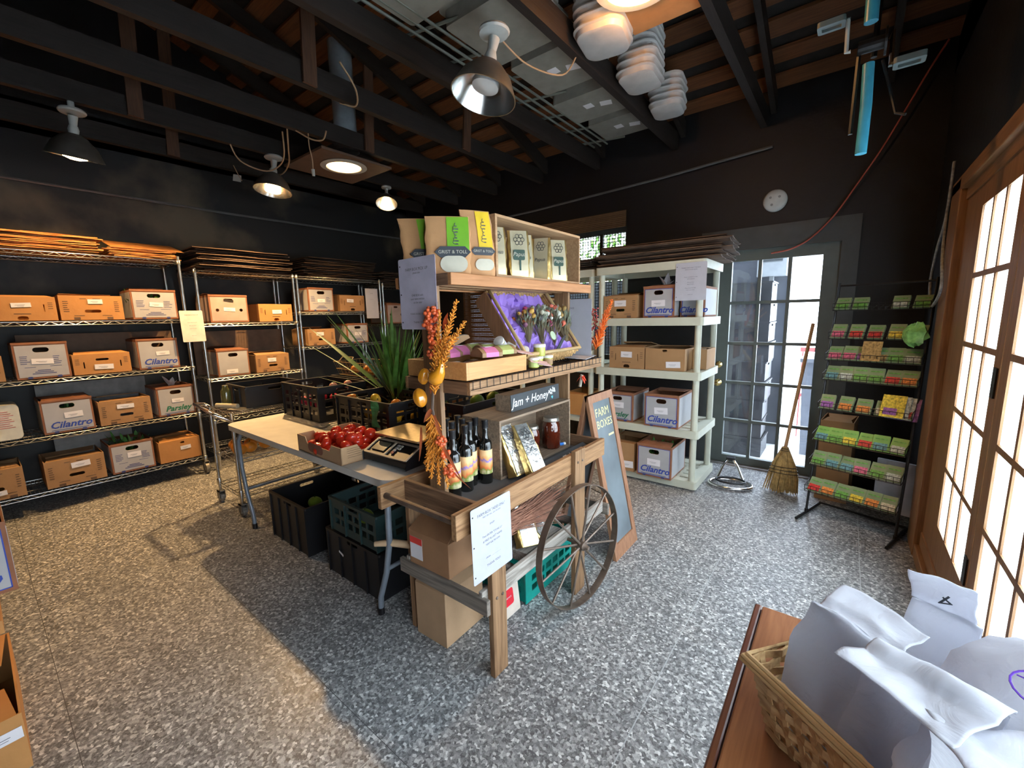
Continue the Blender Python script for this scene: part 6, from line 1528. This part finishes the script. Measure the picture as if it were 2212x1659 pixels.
# ---------------------------------------------------------------- stored trays and lids on the joists
tg = mat('grey_tray_plastic', (.21, .20, .17), .5, var=.12); lw = mat('frosted_lid_plastic', (.42, .40, .38), .4, var=.1)
names = ['nearest grey tray with a square label, above the large unlit lamp', 'grey tray with two white labels right of the unlit lamp', 'grey tray with two labels, third along the joists', 'farthest grey tray with two bright labels by the far wall', 'grey tray at the photo\'s top edge beside the unlit lamp']
for i, (x, y, w1, d1) in enumerate(((-1.72, 2.20, .50, .50), (-1.70, 2.75, .48, .46), (-1.75, 3.35, .50, .42), (-1.72, 3.86, .48, .40), (-1.80, 1.58, .60, .50))):
    t = thing('storage_tray', names[i], 'tray', (x, y, 3.095 - .0))
    MB().prism([rrect(-w1 / 2, w1 / 2, -d1 / 2, d1 / 2, .03)], lambda u, v, d: (u, v, d), 0, .09).build('tray_body', tg, t, bevel=.01)
    MB().prism([rrect(-w1 / 2 - .03, w1 / 2 + .03, -d1 / 2 - .03, d1 / 2 + .03, .04)], lambda u, v, d: (u, v, d), .085, .10).build('tray_rim', tg, t)
    for k in range(2 if i else 1): MB().obox((-.02 + k * .13, -.02 + k * .04, -.0015), (.09 if k else .07, .07, .002), (0, 0, .3 if k else 0)).build('paper_label', MT['label'], t)
t = thing('rack_frame', 'dark rolled wire frame lying across the joists beside the trays', 'frame', (-2.05, 2.6, 3.10)); q = MB()
for i in range(4): q.tube([(-.16 + i * .07, -1.5, .0), (-.16 + i * .07, 1.55, .0)], .009, 6)
for i in range(9): q.tube([(-.18, -1.45 + i * .36, .014), (.24, -1.35 + i * .36, .014)], .010, 6)
q.build('bars', mat('frame_grey_green', (.16, .17, .14), .5, .3), t)
def cover_stack(n, c, size, pitch, label, group, rot):
    w1, h1 = size; me0 = None; rg = random.Random(n)
    for i in range(n):
        if me0 is None:
            q = MB(); P0 = rrect(-w1 / 2, w1 / 2, -h1 / 2, h1 / 2, min(w1, h1) * .30, 8); k = len(P0); vs = []; fs = []
            prof = ((.80, 0), (.88, .006), (.93, .030), (1.0, .036), (1.0, .042), (.92, .044))
            for s_, z in prof:
                for p in P0: vs.append((p[0] * s_, p[1] * s_, z))
            for r_ in range(len(prof) - 1):
                for j in range(k): fs.append((r_ * k + j, r_ * k + (j + 1) % k, (r_ + 1) * k + (j + 1) % k, (r_ + 1) * k + j))
            fs.append(tuple(range(k))[::-1])
            o = q.add(vs, fs).build('dome_cover', lw, smooth=30); me0 = o.data
        else: o = bpy.data.objects.new('dome_cover', me0); col.objects.link(o)
        o.location = (c[0] + rg.uniform(-.006, .006), c[1] + rg.uniform(-.006, .006), c[2] + i * pitch); o.rotation_euler = (0, 0, rot + rg.uniform(-.06, .06))
        tag(o, label, 'cover', group)
cover_stack(24, (-1.56, 2.22, 3.10), (.25, .34), .014, 'frosted square cover in the finely ribbed stack at the photo\'s top', 'ribbed cover stack at the top', .1)
cover_stack(13, (-1.215, 2.46, 2.955), (.29, .34), .043, 'large rounded frosted cover in the big stack beside the lit ceiling light', 'large cover stack by the ceiling light', .15)
cover_stack(8, (-1.22, 3.02, 2.965), (.26, .34), .043, 'medium frosted cover in the stack halfway to the far wall', 'medium cover stack', .1)
cover_stack(5, (-1.22, 3.56, 2.965), (.25, .30), .043, 'small frosted cover in the farthest stack near the wall', 'small far cover stack', .1)

# ---------------------------------------------------------------- hanging bicycle
t = thing('bicycle', 'bicycle with blue frame tubes hanging nose down from the rafters', 'bicycle', (-.02, 2.5, 2.5))
bl = mat('blue_frame_paint', (.05, .30, .42), .35, var=.15, spec=.6); L = Vector((-.02, 2.5, 2.5))
def Lp(*P): return [Vector(p) - L for p in P]
MB().tube(Lp((-.012, 2.50, 2.105), (-.010, 2.50, 2.30), (-.015, 2.50, 2.46)), .021, 14).build('down_tube', bl, t, smooth=60)
MB().tube(Lp((-.02, 2.46, 2.60), (-.025, 2.44, 3.15)), .024, 14).build('seat_tube', bl, t, smooth=60)
MB().tube(Lp((-.055, 2.50, 2.53), (.035, 2.50, 2.53)), .026, 14).lathe([(.052, -.004), (.052, .004)], mat=Matrix.Rotation(PI / 2, 3, 'Y'), c=Vector((.035, 2.50, 2.53)) - L, n=28).build('bottom_bracket', MT['black_metal'], t)
for s, z0, z1 in ((-1, 2.53, 2.66), (1, 2.56, 2.43)): MB().tube(Lp((s * .06 - .02, 2.5, 2.53), (s * .075 - .02, 2.5, z0), (s * .078 - .02, 2.5, z1)), .008, 8).build('crank_arm', MT['canopy_w'] if s < 0 else MT['chrome_b'], t)
for s, z in ((-1, 2.66), (1, 2.43)):
    q = MB().prism([rrect(-.05, .05, -.035, .035, .012), rrect(-.035, .035, -.018, .018, .006)], lambda u, v, d: (s * .135 + u, v - .0, z - 2.5 + d + .0), -.011, .011); q.cyl((s * .07, 0, z - 2.5), (s * .18, 0, z - 2.5), .006)
    q.build('pedal', mat('pedal_grey_%d' % (s + 1), (.10, .13, .13), .5), t)
q = MB().tube(Lp((.03, 2.5, 2.46), (.06, 2.52, 2.36), (.09, 2.5, 2.24), (.12, 2.48, 2.22)), .006, 6).tube(Lp((-.05, 2.52, 2.55), (-.055, 2.52, 2.2)), .009, 6).tube(Lp((.0, 2.55, 2.5), (.01, 2.56, 3.1)), .012, 6)
q.build('cables_and_stays', MT['black_metal'], t)
wl = MB(); wl.tube([(0, .0 + .30 * math.cos(a), .62 + .30 * math.sin(a)) for a in [i * PI / 24 for i in range(48)]], .017, 8, closed=True)
o = wl.build('wheel', MT['black_metal'], t); o.location = (-.0, .25, 0.05)

# ================================================================ outside, behind the grey door
def ext_crate(p, label=None, rz=0): pass
e = crate('dark crate in the outdoor stack seen through the grey door, lowest of its column', -1.25, -.62, 5.05, 5.45, -.10, .20, BP_, name='stacked_crate', lattice=False, group='dark crates stacked outdoors')
e['label'] = 'dark crate in the tall stack standing outdoors behind the grey door'
for i in range(1, 9): dup(e, (-.935 + rg.uniform(-.02, .02), 5.25, -.10 + i * .205), rz=rg.uniform(-.03, .03), label=e['label'], group=e['group'])
t = thing('meter_box', 'grey electrical box on the outside wall seen in the upper door panes', 'box', (-.70, 5.6, 1.98)); MB().box(-.14, .14, -.06, .06, -.16, .20).build('cabinet', mat('meter_grey', (.32, .34, .35), .6), t); MB().box(-.02, .02, -.03, .03, -.30, -.16).build('conduit', mat('meter_pipe', (.25, .26, .26), .6), t); MB().box(-.10, .10, -.065, -.06, 0, .16).build('grille', MT['grey_dark'], t)
S('exterior_wall', MB().box(-1.32, -.55, 5.66, 5.75, -.1, 3.0).box(-6.5, -1.32, 5.66, 5.75, -.1, 1.9), mat('shed_dark_blue', (.035, .042, .055), .8, var=.3, scale=2))
t = thing('red_railing', 'red railing outdoors seen through the right door panes', 'railing', (-.15, 6.2, -.1)); q = MB()
for i in range(4): q.box(-.25 + i * .14, -.235 + i * .14, -.01, .01, 0, 1.1)
q.box(-.27, .2, -.012, .012, 1.05, 1.1).box(-.27, .2, -.012, .012, .5, .54); q.build('bars', mat('red_rail', (.60, .10, .09), .6), t)
t = thing('bin', 'grey lidded bin outdoors behind the broom handle', 'bin', (-.12, 5.6, -.1)); MB().prism([[(-.18, 0), (.18, 0), (.22, 1.0), (-.22, 1.0)]], lambda u, v, d: (u, d, v), -.2, .2).build('bin_body', mat('bin_grey', (.14, .15, .18), .6), t); MB().box(-.24, .24, -.22, .22, 1.0, 1.04).build('bin_lid', mat('bin_lid', (.18, .19, .22), .6), t)
sh = MB(); rg = random.Random(12)
sh.tube([(-2.4, 6.1, -.1), (-2.3, 6.1, 1.2), (-2.35, 6.15, 2.4)], [.09, .07, .05], 10)
for i in range(1900):
    p = Vector((rg.uniform(-4.2, -1.4), rg.uniform(5.85, 6.4), rg.uniform(1.3, 3.3))); d = Vector((rg.uniform(-1, 1), rg.uniform(-1, 1), rg.uniform(-1, .4))).normalized() * .14; sh.leaf(p, p + d, .08, n=2)
tag(sh.build('foliage', mat('bright_foliage', (.18, .38, .06), .6, var=.5)), 'sunlit green foliage outdoors above the wall seen through the mesh window', 'foliage', kind='stuff')

# ================================================================ foreground table, basket and paper bags
tw = wood('red_brown_table', (.16, .055, .022), (.27, .11, .045), 'Y', .35)
t = thing('side_table', 'red brown wooden side table in the near right corner', 'table', (.14, .66, 0)); 
MB().box(-.245, .26, -.42, .42, .727, .75).build('tabletop', tw, t, bevel=.003)
MB().box(-.262, -.247, -.43, .43, .715, .745).build('edge_moulding', mat('dark_edge', (.10, .03, .015), .35), t, bevel=.004)
for x in (-.20, .22):
    for y in (-.38, .38): MB().box(x - .022, x + .022, y - .022, y + .022, 0, .727).build('leg', tw, t)
MB().box(-.23, .25, -.40, -.38, .64, .727).box(-.23, .25, .38, .40, .64, .727).box(-.235, -.22, -.40, .40, .64, .727).build('apron', tw, t)
# basket
ang = math.radians(-36); BZ = .7505
t = thing('woven_basket', 'rectangular split wood basket holding white paper bags on the side table', 'basket', (.165, .735, BZ), ang)
strip = wood('basket_strip', (.36, .20, .08), (.58, .40, .20), 'X', .5); strip2 = wood('basket_strip_b', (.34, .18, .07), (.55, .37, .18), 'Y', .5)
hwx, hwy, bh = .20, .15, .125
def wl_(sx, sy, k):  # taper
    return 1 - .13 * (1 - k)
q = MB(); nS = 9
for r_ in range(nS):
    k = (r_ + .5) / nS; z = bh * k; s = wl_(1, 1, k); X_ = hwx * s; Y_ = hwy * s; pts = []
    per = [(-X_, -Y_), (X_, -Y_), (X_, Y_), (-X_, Y_)]
    for e in range(4):
        a = Vector(per[e]); b = Vector(per[(e + 1) % 4]); L_ = (b - a).length; m_ = max(6, int(L_ / .028)); nrm = Vector(((b - a).y, -(b - a).x)).normalized()
        for i in range(m_): pts.append(a + (b - a) * i / m_ + nrm * (.0035 if (i + r_) % 2 else -.0035) * (1 if 0 < i else 0))
    n = len(pts); hh = bh / nS * .46
    vs = [(p.x, p.y, z - hh) for p in pts] + [(p.x, p.y, z + hh) for p in pts]
    vs += [(p.x * .985, p.y * .98, z - hh) for p in pts] + [(p.x * .985, p.y * .98, z + hh) for p in pts]
    fs = []
    for j in range(n): j2 = (j + 1) % n; fs += [(j, j2, n + j2, n + j), (2 * n + j2, 2 * n + j, 3 * n + j, 3 * n + j2), (n + j, n + j2, 3 * n + j2, 3 * n + j), (j2, j, 2 * n + j, 2 * n + j2)]
    q.add(vs, fs)
q.build('woven_sides', strip, t)
q = MB()
for e in (-1, 1):
    for i in range(14):
        x = -hwx * .93 + hwx * 1.86 * (i + .5) / 14; q.beam((x * .87, e * hwy * .87, 0), (x, e * hwy, bh), .010, .002, (0, 1, 0))
    for i in range(10):
        y = -hwy * .93 + hwy * 1.86 * (i + .5) / 10; q.beam((e * hwx * .87, y * .87, 0), (e * hwx, y, bh), .010, .002, (1, 0, 0))
q.build('uprights', strip2, t)
q = MB()
for (z, o_, h_) in ((bh - .004, .006, .006), (bh + .002, .002, .005), (bh - .010, .008, .005)):
    q.tube([(-hwx - o_, -hwy - o_, z), (hwx + o_, -hwy - o_, z), (hwx + o_, hwy + o_, z), (-hwx - o_, hwy + o_, z)], h_ * .8, 6, closed=True)
q.build('rim', strip, t); MB().box(-hwx * .86, hwx * .86, -hwy * .86, hwy * .86, .001, .006).build('basket_base', strip, t)
# crumpled white paper bags
def bag_mat():
    m, t, n, l, b = base_mat('white_bag_paper'); tc = n.new('ShaderNodeTexCoord')
    b.inputs['Base Color'].default_value = (.56, .57, .61, 1); b.inputs['Roughness'].default_value = .6
    v = n.new('ShaderNodeTexVoronoi'); v.feature = 'DISTANCE_TO_EDGE'; v.inputs['Scale'].default_value = 11; l.new(tc.outputs['Object'], v.inputs['Vector'])
    nz = n.new('ShaderNodeTexNoise'); nz.inputs['Scale'].default_value = 16; nz.inputs['Detail'].default_value = 5; nz.inputs['Distortion'].default_value = 1.2; l.new(tc.outputs['Object'], nz.inputs['Vector'])
    mx = n.new('ShaderNodeMath'); mx.operation = 'MULTIPLY_ADD'; mx.inputs[1].default_value = .35; l.new(v.outputs['Distance'], mx.inputs[0]); l.new(nz.outputs['Fac'], mx.inputs[2])
    bp = n.new('ShaderNodeBump'); bp.inputs['Strength'].default_value = .45; bp.inputs['Distance'].default_value = .012; l.new(mx.outputs[0], bp.inputs['Height']); l.new(bp.outputs[0], b.inputs['Normal'])
    tr = n.new('ShaderNodeBsdfTranslucent'); tr.inputs[0].default_value = (.70, .70, .76, 1); l.new(bp.outputs[0], tr.inputs['Normal']); ms = n.new('ShaderNodeMixShader'); ms.inputs[0].default_value = .42
    l.new(b.outputs[0], ms.inputs[1]); l.new(tr.outputs[0], ms.inputs[2]); l.new(ms.outputs[0], n['Material Output'].inputs[0])
    return m
MT['bagp'] = bag_mat()
from mathutils import noise
def paper_bag(label, loc, rz, w, d, h, fold=.07, lean=(0, 0), marks=None, seed=0, foldang=1.9):
    t = thing('paper_bag', label, 'paper bag', loc, rz)
    n, R_ = 16, 48; vs = []; fs = []
    for i in range(n + 1):
        k = i / n; z = h * k; dd = d * (1 - max(0, (k - .35) / .65) ** 1.3) + .004; ww = w * (1 + .03 * math.sin(k * PI))
        for j in range(R_):
            u = j / R_ * 4; s_ = int(u); f_ = u - s_
            P4 = [(-1, -1), (1, -1), (1, 1), (-1, 1)]; a = P4[s_]; b = P4[(s_ + 1) % 4]; x = a[0] + (b[0] - a[0]) * f_; y = a[1] + (b[1] - a[1]) * f_
            if s_ in (1, 3): x *= 1 - .25 * max(0, (k - .4)) * (1 - abs(2 * f_ - 1))   # gusset tuck
            p = Vector((x * ww / 2 + lean[0] * k * k, y * dd / 2 + lean[1] * k * k, z))
            nv = noise.noise_vector(p * 14 + Vector((seed * 7, 0, 0))) * .010 * min(1, k * 3) + noise.noise_vector(p * 40 + Vector((0, seed * 3, 0))) * .003
            vs.append(p + nv)
        if i:
            b0 = (i - 1) * R_
            for j in range(R_): fs.append((b0 + j, b0 + (j + 1) % R_, b0 + R_ + (j + 1) % R_, b0 + R_ + j))
    fs.append(tuple(range(R_))[::-1])
    MB().add(vs, fs).build('bag_body', MT['bagp'], t, smooth=28)
    q = MB(); nu, nv_ = 30, 18; vs = []
    for i in range(nv_ + 1):
        k = i / nv_; an = foldang * min(1, k * 3); 
        for j in range(nu + 1):
            x = -w / 2 + w * j / nu; p = Vector((x + lean[0], lean[1] - math.sin(an) * fold * k, h + math.cos(an) * fold * k * .8 + .0))
            vs.append(p + noise.noise_vector(p * 13 + Vector((seed, 3, 1))) * .014 + noise.noise_vector(p * 38) * .0035)
    q.add(vs, [(i * (nu + 1) + j, i * (nu + 1) + j + 1, (i + 1) * (nu + 1) + j + 1, (i + 1) * (nu + 1) + j) for i in range(nv_) for j in range(nu)])
    fo_ = q.build('folded_top', MT['bagp'], t, smooth=60); sd = fo_.modifiers.new('thick', 'SOLIDIFY'); sd.thickness = .0015
    if marks:
        for (txt, sz, x, y, z, rx) in marks: text('pen_mark', txt, sz, t, MT['black_lab'], Matrix.Translation((x, y, z)) @ Matrix.Rotation(rx, 4, 'X') @ Matrix.Rotation(2.6, 4, 'Z'))
    return t
BB = BZ + .007
paper_bag('leftmost white paper bag in the basket, its top folded away from us', (.035, .735, BB), -.62, .115, .085, .235, fold=-.075, seed=1, foldang=1.6)
paper_bag('white paper bag with its folded top pointing right, centre of the basket', (.10, .665, BB), -.55, .12, .08, .255, fold=.10, seed=2, foldang=1.5, lean=(.02, 0))
paper_bag('narrow white bag with a handwritten 4 standing up behind the others', (.15, .86, BB), -.35, .075, .05, .22, fold=.08, seed=3, foldang=.25, marks=[('4', .028, .005, -.017, .252, PI / 2)])
paper_bag('large white paper bag in the foreground at the photo\'s bottom edge', (.17, .60, BB), .25, .15, .10, .245, fold=.09, seed=4, foldang=1.3)
q = MB(); rgb = random.Random(2)
vs = []; n1, n2 = 28, 18; fs = []
for i in range(n2 + 1):
    th2 = PI * i / n2
    for j in range(n1):
        a = 2 * PI * j / n1; p = Vector((.105 * math.sin(th2) * math.cos(a), .105 * math.sin(th2) * math.sin(a), .095 * math.cos(th2)))
        p = p * (1 + .10 * noise.noise(p * 22) + .04 * noise.noise(p * 60)); vs.append(p)
for i in range(n2):
    for j in range(n1): fs.append((i * n1 + j, i * n1 + (j + 1) % n1, (i + 1) * n1 + (j + 1) % n1, (i + 1) * n1 + j)[::-1])
t = thing('wrapped_bundle', 'rounded white wrapped bundle with a purple pen drawing at the right edge', 'bundle', (.24, .745, .93))
q.add(vs, fs).build('wrapping', MT['bagp'], t, smooth=60)
pen = mat('purple_pen', (.12, .04, .40), .6); P = []
def on_b(a, e, r=1.09): v = Vector((math.cos(a) * math.cos(e), math.sin(a) * math.cos(e), math.sin(e))); return Vector((v.x * .105, v.y * .105, v.z * .095)) * r
q = MB(); q.tube([on_b(-2.0 + .5 * math.cos(x), .95 + .2 * math.sin(x)) for x in [i * PI / 12 for i in range(24)]], .0012, 5, closed=True)
for i in range(6): q.tube([on_b(-2.45 + i * .1, .95), on_b(-2.0 + .02 * i, 1.0 + .02 * i), on_b(-1.7 + .03 * i, .85 + .05 * i)], .001, 4)
q.build('pen_drawing', pen, t)

# ================================================================ stacked cartons at the left edge near the camera
XB = -2.42
carton('Cilantro box on top of the near stack, cut by the left edge of the photo', (XB, -.165, .455), PI / 2, .33, .33, .27, style='white', word='Cilantro', lab=None)
carton('ochre kraft box under the Cilantro box in the near left stack', (-2.20, -.20, .405), PI / 2, .30, .50, .047, style='plain', lab=None, m=O_)
carton('second kraft box from the floor in the near left stack', (-2.10, -.27, .205), PI / 2, .34, .60, .198, style='plain', lab=None, m=O_)
carton('kraft box at the bottom of the near left stack with a pale label', (-2.02, -.23, .0), PI / 2, .36, .60, .203, style='plain', lab=(.13, .14, .09, .04), m=O_)
